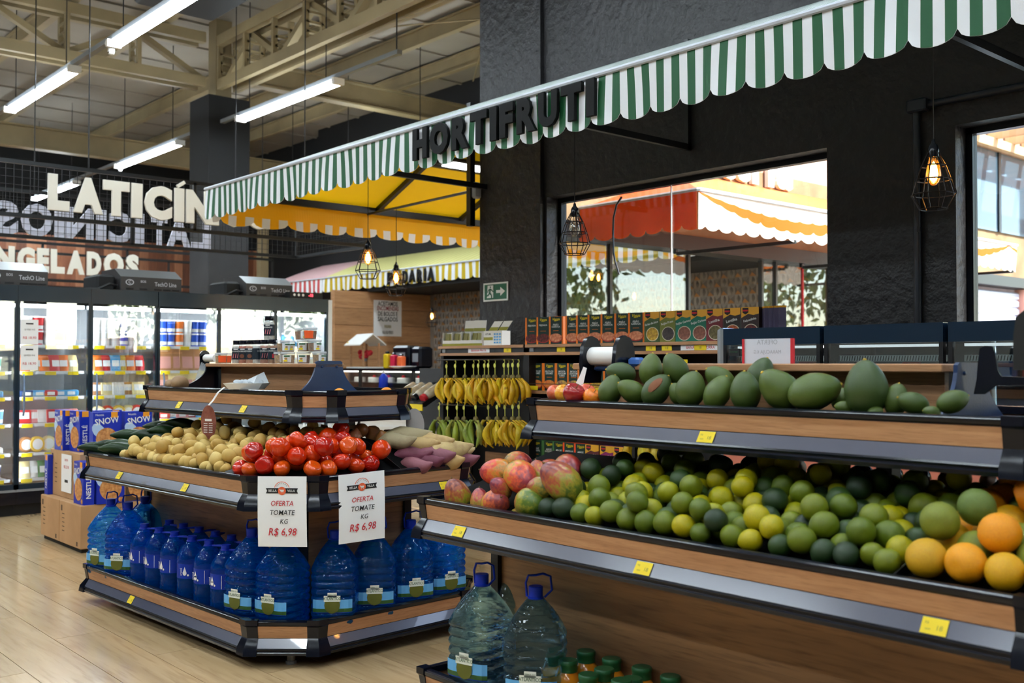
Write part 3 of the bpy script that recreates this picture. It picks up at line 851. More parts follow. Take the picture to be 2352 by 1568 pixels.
# ---------------------------------------------------------------- offer papers on the island
org = K('logo_orange',226,98,58,.6)
def offer(label, o, right, tilt=0):
    """A4 sheet hanging from the rail; o = top centre"""
    r = Vector(right).normalized(); u = Vector((r.x*0+math.sin(tilt)*-r.x, -math.sin(tilt)*r.y, math.cos(tilt))).normalized()
    nrm = r.cross(u)
    o = Vector(o)
    t = thing('price_sign', label, 'sign', o-u*.297)
    w, h = .21, .297
    m = MB(); n = 6
    for k in range(n):      # sheet curls slightly outwards
        a, b = k/n, (k+1)/n
        P = lambda s, q: o + r*(w*s) - u*(h*q) + nrm*(.010*math.sin(q*2.2))
        m.add([P(-.5,a),P(-.5,b),P(.5,b),P(.5,a)],[(0,1,2,3)])
    m.build('sheet', [paper], t)
    C_ = lambda q: o - u*(h*q) + nrm*(.010*math.sin(q*2.2))
    d = MB()
    q = C_(.205)
    d.quad(q,r,u,.128,.022,0,.002)
    for s in (-1,1): d.add([q+r*s*.064+u*.011+nrm*.002,q+r*s*.069+u*.011+nrm*.002,q+r*s*.064+nrm*.002,q+r*s*.069-u*.011+nrm*.002,q+r*s*.064-u*.011+nrm*.002],[(0,1,2),(2,3,4)] if s > 0 else [(0,2,1),(2,4,3)])
    d.build('logo_band', [ink], t)
    MB().disc(q,r,u,.0175,.0175,18,0,.003).build('logo_disc', [org], t)
    d = MB(); nn = 14
    for i in range(nn):
        a0, a1 = PI*(.08+.84*i/nn), PI*(.08+.84*(i+1)/nn)
        f = lambda a, R: q+u*.006+r*R*math.cos(a)+u*R*math.sin(a)+nrm*.002
        d.add([f(a0,.031),f(a0,.0335),f(a1,.0335),f(a1,.031)],[(0,1,2,3)])
    d.build('logo_arc', [org], t)
    d = MB()
    for i, ch in enumerate('MERCADO'):
        a = PI*(.80-.6*i/6); rr = r*math.sin(a)-u*math.cos(a); uu = r*math.cos(a)+u*math.sin(a)
        d.text(ch,q+u*.006+r*.0255*math.cos(a)+u*.0255*math.sin(a),.0075,rr,uu,proud=.0025)
    d.build('logo_name', [ink], t)
    d = MB()
    d.text('BELLA',q-r*.04,.0145,r,u,bold=.01,proud=.0035,sx=.9).text('VILLA',q+r*.04,.0145,r,u,bold=.01,proud=.0035,sx=.9)
    # little trolley
    d.add([q+r*x+u*z+nrm*.0045 for x,z in ((-.011,.007),(-.007,.007),(-.006,.005),(.010,.005),(.007,-.004),(-.004,-.004))],[(0,1,2,3,4,5)])
    for x in (-.003,.005): d.disc(q+r*x-u*.008,r,u,.0016,.0016,8,0,.0045)
    d.build('logo_text', [white], t)
    MB().text('OFERTA',C_(.385),.03,r,u,bold=.006,shear=.2,proud=.005,sx=.9).build('offer_print', [red_ink], t)
    MB().text('R$ 6,98',C_(.79),.045,r,u,bold=.006,shear=.2,proud=.005,sx=.86).build('price_print', [red_ink], t)
    MB().text('TOMATE',C_(.515),.030,r,u,bold=.006,shear=.2,proud=.005,sx=.9).build('name_print', [ink], t)
    MB().text('KG',C_(.64)+r*.008,.028,r,u,bold=.006,shear=.2,proud=.005,sx=.9).build('unit_print', [ink], t)
    return t
Mi = wmat(isl)
s1p = Mi @ Vector((-.10,-.55,.816)); rr = (Mi.to_3x3() @ Vector((.75,.66,0)))
offer('white offer paper with red price hanging flat below the tomato tray corner', s1p, (math.cos(YAW)+.05,math.sin(YAW)-.02,0), .02)
s2p = Mi @ Vector((.035,-.235,.818))
offer('white offer paper with red price, tilted, hanging on the tray side towards the mangoes', s2p, Mi.to_3x3() @ Vector((.30,.96,.06)), .0)

# leaflet on a strap and its blank twin
lf = M('leaflet_brown', c(120,62,52), c(150,92,80), scale=30, rough=.5)
o = Mi @ Vector((-1.03,-.40,1.0)); r = Vector((.86,.5,0)).normalized()
t = thing('oval_tag', 'dark brown oval leaflet hanging on a white strap over the potatoes', 'tag', o-Vector((0,0,.09)))
MB().disc(o,r,(.16,-.1,1),.045,.088,22).disc(o-Vector((0,0,0)),-r,(-.16*-1,-.1,1),.045,.088,22,0,.001).build('card', [lf], t)
d = MB().text('COZINHA',o+Vector((0,0,.035))+r*.006,.014,r,(.16,-.1,1),proud=.002)
for k in range(5): d.quad(o+r*(-.016)+Vector((0,0,-.005-k*.011)),r,(.16,-.1,1),.022,.004,0,.002).quad(o+r*.014+Vector((0,0,-.005-k*.011)),r,(.16,-.1,1),.022,.004,0,.002)
d.quad(o+Vector((0,0,.012)),r,(.16,-.1,1),.04,.012,0,.002).build('print', [paper], t)
a = Mi @ Vector((-.98,-.335,1.17)); pts = [a+Vector((.02,.03,0)),a+Vector((0,-.005,.006)),a+Vector((-.02,-.03,-.02)),a+Vector((-.035,-.05,-.06)),o+Vector((0,0,.085))]
m = MB(); 
for i in range(4):
    p, q = pts[i], pts[i+1]; s = r*.006; m.add([p-s,q-s,q+s,p+s],[(0,1,2,3)])
m.build('strap', [white], t)
o = Mi @ Vector((-.22,.27,1.0)); r = Vector((.55,.83,0)).normalized()
t = thing('oval_tag', 'blank grey oval leaflet back hanging under the end of the upper shelf', 'tag', o-Vector((0,0,.08)))
MB().disc(o,r,(-.12,0,1),.045,.075,22).disc(o,-r,(-.12,0,1),.045,.075,22,0,.001).build('card', [K('card_grey',150,144,142,.6)], t)

# sign card on top of the gondola, seen from its back
a, b = at(1707,806,Y=2.86), at(1823,806,Y=2.86); zt, zb = 1.378, 1.296
t = thing('sign_card', 'white sign card with red side strips standing on the gondola top board', 'sign', ((a.x+b.x)/2,2.86,zb))
MB().box(a.x,2.858,zb,b.x,2.862,zt).build('card', [M('thin_card',c(226,228,236),rough=.5,translucent=.3)], t)
MB().box(a.x-.001,2.855,zb,a.x+.007,2.865,zt).box(b.x-.009,2.855,zb,b.x+.001,2.865,zt).build('red_strip', [red_ink], t)
cg = K('faint_print',170,172,180,.8)
mx = (a.x+b.x)/2
MB().text('OFERTA',(mx+.0,2.8565,1.366),.022,(-1,0,0),(0,0,1)).text('MARACUJA KG',(mx,2.8565,1.334),.016,(-1,0,0),(0,0,1)).build('faint_print', [cg], t)

# ================================================================ produce
def settle(n, rad, poly, seed, iters=110, hmax=.35, inset=.75):
    rng = np.random.RandomState(seed)
    P = np.array(poly, float); A = P; B = np.roll(P,-1,axis=0); d = B-A; nn = np.stack([-d[:,1],d[:,0]],1); nn /= np.linalg.norm(nn,axis=1)[:,None]
    if ((P.mean(0)-A[0])*nn[0]).sum() < 0: nn = -nn
    lo, hi = P.min(0), P.max(0); pts = []
    while len(pts) < n:
        q = lo+(hi-lo)*rng.rand(2)
        if all(((q-A)*nn).sum(1) > 0): pts.append(q)
    X = np.zeros((n,3)); X[:,:2] = pts; X[:,2] = rng.rand(n)*hmax
    R = np.array([rad(rng) for _ in range(n)])
    S2 = R[:,None]+R[None,:]; I = np.arange(n)
    for it in range(iters+25):
        X[:,2] -= .012 if it < iters*.6 else (.004 if it < iters else 0)
        for _ in range(3):
            D = X[:,None,:]-X[None,:,:]; L = np.sqrt((D**2).sum(2))+1e-9
            ov = np.maximum(S2-L,0); ov[I,I] = 0
            X += (D/L[:,:,None]*ov[:,:,None]*.42).sum(1)
            X[:,2] = np.maximum(X[:,2],R*.9)
            for k in range(len(A)):
                s = ((X[:,:2]-A[k])*nn[k]).sum(1)-R*inset
                X[:,:2] -= nn[k]*np.minimum(s,0)[:,None]
    return X, R
def ball(nu, nv, fn):
    """fn(unit vector) -> point"""
    m = MB(); vs = [fn(Vector((0,0,1)))]
    for j in range(1,nv):
        th = PI*j/nv
        for i in range(nu):
            a = 2*PI*i/nu; vs.append(fn(Vector((math.sin(th)*math.cos(a),math.sin(th)*math.sin(a),math.cos(th)))))
    vs.append(fn(Vector((0,0,-1)))); fs = []
    for i in range(nu): fs.append((0,1+i,1+(i+1)%nu))
    for j in range(nv-2):
        for i in range(nu):
            a = 1+j*nu; fs.append((a+i,a+nu+i,a+nu+(i+1)%nu,a+(i+1)%nu))
    a = 1+(nv-2)*nu
    for i in range(nu): fs.append((a+i,len(vs)-1,a+(i+1)%nu))
    return m.add(vs,fs)
def rrot(rng=random): return Euler((rng.uniform(0,2*PI),rng.uniform(0,2*PI),rng.uniform(0,2*PI)))

# materials that take the colour of the single fruit
lime_m = M('lime_skin', objcol=True, col2=(.62,.78,.5,1), scale=22, rough=.34, bump=.25, bscale=420, rand=1, spec=.4)
orange_m = M('orange_skin', objcol=True, col2=(.9,.82,.45,1), scale=14, rough=.4, bump=.35, bscale=260, rand=1)
tom_m = M('tomato_skin', objcol=True, col2=(.95,.7,.4,1), scale=9, rough=.18, rand=1, coat=.35)
pot_m = M('potato_skin', objcol=True, col2=(.72,.62,.42,1), scale=26, rough=.55, bump=.25, bscale=120, rand=1, lo=.42, hi=.75)
cuc_m = M('cucumber_skin', c(20,38,22), c(34,56,28), spec=.3, scale=16, stretch=(1,1,.25), rough=.3, bump=.2, bscale=90, rand=1)
avo_m = M('avocado_skin', objcol=True, col2=(.7,.82,.6,1), scale=30, rough=.36, bump=.2, bscale=200, rand=1)
sw_m = M('sweet_potato_skin', objcol=True, col2=(.55,.42,.36,1), scale=20, rough=.6, bump=.4, bscale=70, rand=1, lo=.5, hi=.8)
on_m = M('onion_skin', objcol=True, col2=(.8,.6,.42,1), scale=8, stretch=(6,6,.6), rough=.3, rand=1)
calyx = K('calyx_green',96,120,52,.6)
stem_br = K('stem_brown',120,92,52,.7)
stem_yl = K('stem_yellow',214,176,62,.6)
ban_m = M('banana_skin', objcol=True, col2=(.55,.42,.2,1), scale=26, rough=.45, rand=1, lo=.6, hi=.72)

def mango_mat():
    m = bpy.data.materials.new('mango_skin'); m.use_nodes = True; N = m.node_tree.nodes; L = m.node_tree.links; b = N['Principled BSDF']
    b.inputs['Roughness'].default_value = .34
    tc = N.new('ShaderNodeTexCoord'); oi = N.new('ShaderNodeObjectInfo'); n1 = N.new('ShaderNodeTexNoise'); n1.inputs['Scale'].default_value = 9
    sp = N.new('ShaderNodeSeparateXYZ'); L.new(tc.outputs['Object'], sp.inputs[0])
    ma = N.new('ShaderNodeMath'); ma.operation = 'MULTIPLY_ADD'; ma.inputs[1].default_value = .34; L.new(sp.outputs[2], ma.inputs[0]); L.new(n1.outputs[0], ma.inputs[2])
    rp = N.new('ShaderNodeValToRGB'); L.new(ma.outputs[0], rp.inputs[0]); cr = rp.color_ramp
    cr.elements[0].position = .15; cr.elements[0].color = c(96,104,44)
    cr.elements[1].position = .95; cr.elements[1].color = c(122,48,66)
    e = cr.elements.new(.42); e.color = c(178,146,52)
    e = cr.elements.new(.62); e.color = c(192,86,60)
    ml = N.new('ShaderNodeMix'); ml.data_type = 'RGBA'; ml.blend_type = 'MULTIPLY'; ml.inputs['Factor'].default_value = 1
    L.new(rp.outputs[0], ml.inputs['A']); L.new(oi.outputs['Color'], ml.inputs['B']); L.new(ml.outputs['Result'], b.inputs['Base Color'])
    return m
mango_m = mango_mat()

# meshes (unit radius 1 unless noted)
def lime_fn(v):
    z = v.z*1.06; s = 1-.0*abs(v.z)
    if v.z > .93: z += (v.z-.93)*1.4
    return Vector((v.x*s,v.y*s,z))
lime_me = ball(16,12,lime_fn).mesh('lime',[lime_m],0)
def orange_fn(v):
    z = v.z*.96
    if v.z > .9: z -= (v.z-.9)*.9
    return Vector((v.x,v.y,z))
orange_me = ball(20,14,orange_fn).mesh('orange',[orange_m],0)
def tom_fn(ph, q):
    def f(v):
        a = math.atan2(v.y,v.x); rib = 1+.035*math.cos(5*a+ph)*(1-abs(v.z)*.3)
        z = v.z*q
        if v.z > .72: z -= (v.z-.72)**1.2*.9
        return Vector((v.x*rib,v.y*rib,z))
    return f
tom_me = [ball(20,12,tom_fn(p,q)).mesh('tomato',[tom_m],0) for p,q in ((0,.84),(1.2,.95),(2.1,1.1))]
cal_me = MB()
for k in range(5):
    a = 2*PI*k/5; cal_me.add([(0,0,.74),(.06*math.cos(a-.6),.06*math.sin(a-.6),.745),(.22*math.cos(a),.22*math.sin(a),.76),(.06*math.cos(a+.6),.06*math.sin(a+.6),.745)],[(0,1,2,3)])
cal_me.lathe([(.05,.70),(.05,.78),(.001,.79)],6)
cal_me = cal_me.mesh('calyx',[calyx])
def lumpy(sx, sy, sz, amp, sd):
    rng = np.random.RandomState(sd); K3 = rng.normal(size=(4,3))*1.6; ph = rng.rand(4)*6
    def f(v):
        q = 1+amp*sum(math.sin(K3[i].dot((v.x,v.y,v.z))+ph[i]) for i in range(4))/2
        return Vector((v.x*sx*q,v.y*sy*q,v.z*sz*q))
    return f
pot_me = [ball(16,10,lumpy(1.0,.92,1.22,.09,i)).mesh('potato',[pot_m],0) for i in range(4)]
def avo_fn(v):
    s = 1-.16*max(0,v.z)
    return Vector((v.x*s,v.y*s,v.z*1.22+.05*max(0,v.z)))
avo_me = ball(20,14,avo_fn).mesh('avocado',[avo_m],0)
def mango_fn(v):
    s = 1-.10*v.z
    return Vector((v.x*.92*s+.10*(v.z**2),v.y*.84*s,v.z*1.24))
mango_me = [ball(20,14,mango_fn).mesh('mango',[mango_m],0)]
def taper(L, R, bend, sd, n=12, ns=10, tail=.25):
    rng = np.random.RandomState(sd); m = MB(); rs = []
    for i in range(n+1):
        t = i/n; r = R*(math.sin(PI*min(max(t,.02),.98))**.7)*(1-tail*t)*1.12*(1+rng.uniform(-.06,.06))
        cx_, cy_ = bend*math.sin(PI*t), bend*.4*math.sin(2*PI*t)
        rs.append([(cx_+r*math.cos(2*PI*k/ns),cy_+r*math.sin(2*PI*k/ns),L*(t-.5)) for k in range(ns)])
    return m.rings(rs)
cuc_me = [taper(.24,.033,.014,i,tail=.08).mesh('cucumber',[cuc_m],0) for i in range(2)]
sw_me = [taper(.19,.044,.014,4,tail=.25).mesh('sweet_potato',[sw_m],0), taper(.16,.033,.02,5,tail=.2).mesh('sweet_potato',[sw_m],0), taper(.22,.05,.012,6,tail=.4).mesh('sweet_potato',[sw_m],0)]
def onion_fn(v):
    z = v.z*.9
    if v.z > .8: z += (v.z-.8)*2.2
    s = 1 if v.z < .8 else 1-.4*(v.z-.8)/.2
    return Vector((v.x*s,v.y*s,z))
onion_me = ball(16,12,onion_fn).mesh('onion',[on_m],0)

def put(name, me, loc, rot, sc, col, label, cat, group):
    return tag(meshobj(name, me, None, loc, rot, sc, col), label, cat, group)
rl = random.Random(11)
# --- limes
lp = [(-2.43,2.245),(-1.215,2.245),(-1.215,2.77),(-2.43,2.77)]
X, R = settle(200, lambda g: g.uniform(.029,.037), lp, 5, hmax=.2)
bed = lambda y: .79+(y-2.22)*.24
for (x, y, h), r in zip(X, R):
    u = rl.random()
    if u < .27: col, lb = (c(*rl.choice([(174,160,14),(184,164,12),(156,150,18)]))), 'ripe yellow lime'
    elif u < .68: col, lb = (c(*rl.choice([(104,114,20),(92,106,22),(114,120,22)]))), 'yellowish green lime'
    else: col, lb = (c(*rl.choice([(46,68,28),(40,60,32),(56,78,32),(36,54,34)]))), 'dark green lime'
    where = ['touching the mangoes','a little way from the mangoes','in the middle of the heap','a little way from the oranges','next to the orange bin'][min(4,int((x+2.43)/.243))]
    row = 'on top of others' if h > .085 else ('against the front rail' if y < 2.36 else ('second row up' if y < 2.48 else ('high in the heap' if y < 2.62 else 'at the back under the shelf')))
    put('lime', lime_me, (x,y,bed(y)+h*1.0), rrot(rl), r, col, f'{lb} {where}, {row}', 'lime', f'{lb}s {where}, {row}')
# --- oranges
X, R = settle(46, lambda g: g.uniform(.042,.049), [(-1.185,2.25),(-.70,2.25),(-.70,2.82),(-1.185,2.82)], 9, hmax=.25)
for (x, y, h), r in zip(X, R):
    u = rl.random()
    if u < .5: col, lb = c(*rl.choice([(238,156,12),(234,140,12),(240,164,16)])), 'bright orange'
    elif u < .8: col, lb = c(*rl.choice([(222,170,16),(206,160,20)])), 'pale yellow orange'
    else: col, lb = c(*rl.choice([(120,132,40),(92,114,44)])), 'green-skinned orange'
    row = 'in front at the rail' if y < 2.42 else ('at the back of its bin' if y > 2.64 else 'in the middle of its bin')
    put('orange', orange_me, (x,y,bed(y)+h), rrot(rl), r, col, f'{lb} {row}, beside the limes', 'orange', f'{lb}s {row}')
# --- mangoes, placed one by one
mg = [(1052,1140,52,38,'green mango standing at the end of the lime display','green',(.7,1,.6,1),.3),(1102,1152,30,36,'small half purple mango standing in front at the rail end','',(.9,.8,1,1),.2),
      (1145,1085,52,40,'red mango lying behind the green one','',(1.25,.75,.75,1),1.4),(1150,1120,34,30,'small dull purple mango between two larger ones','',(.85,.7,1.05,1),.8),
      (1138,1158,50,46,'yellow and orange mango in front with a dark stem tip','',(1.2,1.25,.8,1),1.0),(1196,1095,62,44,'large orange mango with pale spots lying on the heap','',(1.3,1.0,.8,1),1.9),
      (1190,1062,46,28,'orange brown mango at the very back of the heap','',(1.1,.8,.75,1),1.5),(1215,1155,58,42,'green mango with a red cheek lying next to the limes','',(.7,1.05,.7,1),2.0),
      (1240,1090,34,40,'slim green mango hidden behind the large orange one','',(.9,1.1,.6,1),.4),(1290,1105,56,60,'green mango leaning against the limes','',(.75,.95,.8,1),.7),
      (1265,1080,40,34,'dark red mango behind the leaning green one','',(.8,.45,.6,1),1.2),(1305,1078,56,44,'dark maroon mango with a long stem at the back','',(.7,.4,.55,1),1.6),
      (1190,1187,40,18,'mango mostly hidden behind the front rail','',(.9,.9,.8,1),1.5),(1240,1120,40,34,'mango in the shade in the middle of the heap','',(.7,.75,.6,1),1.7)]
for i,(px,py,w,h,lb,_,col,tilt) in enumerate(mg):
    w *= 1.38; h *= 1.38
    yy = 2.28
    while yy < 2.75:
        p = at(px,py,Y=yy); d = (p-Vector((0,0,CAMZ))).length; r = .5*(w+h)/2*d/FPX*1.12
        if p.z < bed(yy)+r*.85+(.045 if py < 1125 else 0): break
        yy += .004
    o = put('mango', mango_me[0], p, (tilt*.5,tilt,rl.uniform(0,6)), (r,r,r*1.02), col, lb, 'mango', 'mangoes at the end of the gondola')
    m = MB().tube([(0,0,1.2),(.04,0,1.34)],[.07,.05],6).mesh('stem',[stem_br]); meshobj('stem', m, o)
for k,(a,b) in enumerate((((1125,1057),(1143,1080)),)):
    p, q = at(*a,Y=2.45), at(*b,Y=2.47)
    tag(MB().tube([p,(p+q)/2+Vector((.006,0,-.004)),q],.0035,6).build('mango_stalk', [stem_br]), 'thin dry stalk sticking up from the red mango', 'stalk')
# --- avocados on the upper shelf
av = [(1427,856,78,48,2.66,1.35,0),(1495,850,54,60,2.66,.1,0),(1552,848,62,56,2.66,.5,0),(1402,897,58,54,2.59,.3,0),(1452,899,62,50,2.59,1.0,0),(1508,896,66,60,2.59,.7,1),
      (1560,906,46,44,2.60,.6,0),(1586,895,68,68,2.585,.3,0),(1655,872,70,54,2.70,.9,0),(1648,902,66,58,2.585,.5,0),(1712,900,68,72,2.585,.05,0),(1745,864,70,60,2.72,.4,0),
      (1792,895,86,80,2.585,.8,0),(1870,899,94,82,2.585,1.3,0),(1990,893,92,98,2.585,.05,0),(2058,918,52,56,2.62,.2,0),(2098,926,56,48,2.58,1.2,0),(2188,922,74,48,2.62,1.2,0),(1940,936,56,30,2.57,1.4,0),(2010,946,46,24,2.56,1.3,0),(2140,946,56,26,2.57,1.4,0),(1930,915,40,36,2.68,.5,0)]
wh = ['at the far end of the shelf','second in the back row','third in the back row, glossy','leftmost in the front row','second in the front row','with a brown scar','half hidden between two others','upright, next to the brown-scarred one',
      'in the back row behind a pointed one','with a yellow stem button, mid shelf','pointed, standing upright mid shelf','at the back behind the pointed one','large, leaning with a stem towards the oranges','round, broad and largest but one','largest, standing upright near the shelf end','with a pale stem, right of the largest one','low and dull, right of the largest one','lying beside the blue end plate','low and yellowish in front of the largest one','mostly hidden under the largest one','low behind the rail near the end plate','small and dark behind the largest one']
scar = K('avocado_scar',124,74,44,.7)
for i,(px,py,w,h,yy,tilt,sc_) in enumerate(av):
    p = at(px,py,Y=yy); d = (p-Vector((0,0,CAMZ))).length
    r = min(w,h)*.5*d/FPX*1.02; k = max(w,h)/min(w,h)
    rz = .84
    col = c(*rl.choice([(68,86,36),(76,92,38),(60,78,36),(82,98,38)]))
    o = put('avocado', avo_me, p, (0,tilt if i % 2 else -tilt,rz), (r,r,r*min(k,1.15)), col, 'green avocado '+wh[i], 'avocado', 'avocados on the upper shelf')
    meshobj('stem', MB().lathe([(.10,1.18),(.09,1.3),(.001,1.34)],7).mesh('stem',[stem_yl]), o)
    if sc_: meshobj('scar', ball(10,8,lambda v: avo_fn(Vector((v.x*.42-.55,-.88+.05*v.y,v.z*.62+.2)).normalized())*1.012).mesh('scar',[scar],0), o)
# --- apples at the end of the shelf
apm = M('apple_skin', objcol=True, col2=(1,.62,.3,1), scale=5, rough=.2, rand=1, coat=.3)
def apple_fn(v):
    q = 1-.35*math.exp(-((1-abs(v.z))*9)) ; s = 1-.08*(1-v.z)/2
    return Vector((v.x*s,v.y*s,v.z*.9*q))
ap_me = ball(18,14,apple_fn).mesh('apple',[apm],0)
for px,py,w,yy,col,lb in ((1276,903,42,2.60,(206,110,84),'pale red apple at the shelf end by the wall rack'),(1296,904,46,2.56,(226,170,52),'yellow apple in front beside the dark red one'),(1318,903,52,2.54,(150,34,40),'dark red apple in front of the paper bag strip'),(1348,902,44,2.62,(214,100,84),'pinkish apple behind the dark red one'),(1360,912,44,2.57,(230,136,40),'orange-coloured fruit lying next to the avocados')):
    p = at(px,py,Y=yy); d = (p-Vector((0,0,CAMZ))).length
    o = put('apple', ap_me, p, (.5,.3,1), .5*w*d/FPX*1.05, c(*col), lb, 'apple', 'apples on the upper shelf')
    meshobj('stem', MB().tube([(0,0,.5),(.05,0,.95)],.04,5).mesh('stem',[stem_br]), o)
# --- island: potatoes, tomatoes, cucumbers, sweet potatoes, onions (island axes)
def bed2(x, y):
    return .79+.15*max(0,min(1,(.63-abs(y))/.62))
X, R = settle(262, lambda g: g.uniform(.0235,.032), [(-1.56,-.62),(-.47,-.62),(-.36,-.12),(-1.56,-.12)], 21, hmax=.3)
for (x, y, h), r in zip(X, R):
    p = Mi @ Vector((x,y,bed2(x,y)+h))
    col = c(*rl.choice([(206,174,98),(196,162,84),(214,186,112),(188,152,78)]))
    row = 'lying on others' if h > .08 else ('at the front rail' if y < -.52 else ('second row up' if y < -.40 else ('halfway up' if y < -.27 else 'at the back in the shade')))
    side = ['on the cucumber side','left of the middle','right of the middle','on the tomato side'][min(3,int((x+1.56)/.29))]
    put('potato', pot_me[rl.randrange(4)], p, rrot(rl), r, col, f'yellow potato {side} of the heap, {row}', 'potato', f'potatoes {side}, {row}')
X, R = settle(46, lambda g: g.uniform(.037,.045), [(-.41,-.615),(-.23,-.615),(-.035,-.42),(-.035,.0),(-.31,-.12)], 33, hmax=.4)
def bed3(x, y):
    d = min(.63+y if True else 9, -x+0.0, (.85-.0+(y-x)*0)) 
    t = max(0,min(1, min((-x-.02)/.29, (.63+y)/.5)))
    return .79+.075*t
for i,((x, y, h), r) in enumerate(zip(X, R)):
    p = Mi @ Vector((x,y,bed3(x,y)+h))
    col = c(*rl.choice([(204,48,6),(190,34,6),(210,62,8),(176,24,6),(216,84,12)]))
    o = put('tomato', tom_me[i % 3], p, (rl.uniform(-1.2,1.2),rl.uniform(-1.2,1.2),rl.uniform(0,6)), r, col, ('deep red' if col[1] < .016 else ('orange-red' if col[1] > .04 else 'bright red'))+' tomato '+('on top of the heap' if h > .11 else ('low in the heap near the potatoes' if x < -.25 else ('low in the heap above the papers' if y < -.2 else 'low in the heap near the sweet potatoes'))), 'tomato', 'tomatoes on the island corner')
    if i % 2 == 0: meshobj('calyx', cal_me, o, scale=(1,1,1.15 if i % 3 == 2 else (.95 if i % 3 == 1 else .84)))
for i,(x,y,z,a,b,lb) in enumerate(((-1.86,-.52,.845,.3,.1,'in front at the end rail'),(-1.74,-.50,.85,.1,.15,'in front beside the potatoes'),(-1.80,-.42,.895,.25,.1,'on top of the front pair'),(-1.88,-.36,.87,.5,.1,'behind at the far end'),(-1.70,-.38,.90,.0,.1,'lying highest, yellowish tip'),(-1.64,-.55,.84,.4,.1,'low behind the rail next to the potatoes'),(-1.72,-.24,.935,-.2,.2,'at the back under the shelf'),(-1.62,-.20,.955,.35,.2,'dark, at the back near the potatoes'),(-1.85,-.22,.93,.1,.1,'at the back far corner'),(-1.66,-.30,.925,.6,.1,'in the middle of the heap'),(-1.90,-.58,.83,.1,.1,'lowest, against the corner'))):
    p = Mi @ Vector((x,y,z-.01))
    put('cucumber', cuc_me[i % 2], p, (PI/2+b,0,a+2.3), 1.0+.1*(i % 3), None, 'dark green cucumber '+lb, 'cucumber', 'cucumbers on the island')
swp = [(-.10,.16,.865,1,(112,52,70),.5,'purple sweet potato lying nearest the tomatoes'),(-.07,.26,.85,0,(126,72,84),.2,'plump purple sweet potato with a cut pale tip'),(-.05,.20,.835,1,(106,46,66),.1,'slim purple sweet potato at the rail'),
       (-.06,.36,.875,2,(196,170,116),1.1,'large cream sweet potato with a pointed end'),(-.13,.30,.91,0,(190,160,106),.3,'cream sweet potato lying behind the purple ones'),(-.20,.20,.94,2,(164,148,112),.9,'long greyish sweet potato leaning up the heap'),
       (-.15,.10,.93,1,(158,144,110),.5,'greyish sweet potato beside the partition'),(-.08,.41,.865,1,(190,166,118),.6,'small cream sweet potato at the far corner'),(-.04,.12,.82,1,(136,80,90),.1,'pinkish sweet potato next to the last tomato'),
       (-.05,.30,.825,0,(186,150,94),.2,'cream sweet potato low behind the rail'),(-.16,.24,.90,0,(182,152,98),.2,'short cream sweet potato in the middle'),(-.05,.42,.83,1,(120,64,78),.2,'purple sweet potato low at the far corner')]
for x,y,z,k,col,a,lb in swp:
    put('sweet_potato', sw_me[k], Mi @ Vector((x,y,z)), (PI/2-.15,.2,a+1.9), 1.22, c(*col), lb, 'sweet potato', 'sweet potatoes on the island')
for px,py,w,dd,col,lb in ((808,990,30,5.15,(206,176,150),'pale onion at the top of the heap'),(830,988,34,5.15,(186,128,84),'brown onion with a dark top'),(815,1003,34,5.05,(160,106,72),'brown onion in the shade by the partition'),(856,995,38,5.2,(206,150,100),'golden onion in the back row'),(880,1008,40,5.15,(198,142,84),'golden onion between a brown one and a sweet potato'),(905,1018,38,5.15,(196,112,70),'coppery onion at the end of the row'),(930,1018,30,5.2,(206,138,84),'onion with dry roots'),(945,1022,30,5.2,(178,96,84),'reddish onion at the end'),(720,983,24,5.4,(170,118,80),'small brown onion beside the shelf post'),(745,985,20,5.4,(190,140,100),'tiny onion behind the shelf post'),(785,995,24,5.1,(120,84,110),'purple onion next to the partition'),(893,1000,30,5.3,(170,110,80),'brown onion at the back')):
    dd -= .22; p = at(px,py,d=dd)
    put('onion', onion_me, p, (rl.uniform(-1,1),rl.uniform(-1,1),0), .5*w*dd/FPX, c(*col), lb+' on the island', 'onion', 'onions on the island')
# brown potatoes on the island's upper shelf, oranges in its end
for px,py,w,lb in ((392,884,30,'brown yam lying at the far end of the upper shelf'),(412,880,40,'large brown yam beside the black end plate')):
    p = at(px,py,Y=2.32)
    put('yam', pot_me[1], p, (1.4,0,.6), .5*w*5.8/FPX*.9, c(142,112,80), lb, 'yam', 'yams on the upper shelf')
for x,y,lb in ((-.30,-.12,'orange peeping over the end rail, near the blue plate'),(-.28,.14,'orange peeping over the end rail, towards the bakery')):
    put('orange', orange_me, Mi @ Vector((x,y,1.148)), rrot(rl), .032, c(240,150,22), lb, 'orange', 'oranges on the island shelf')
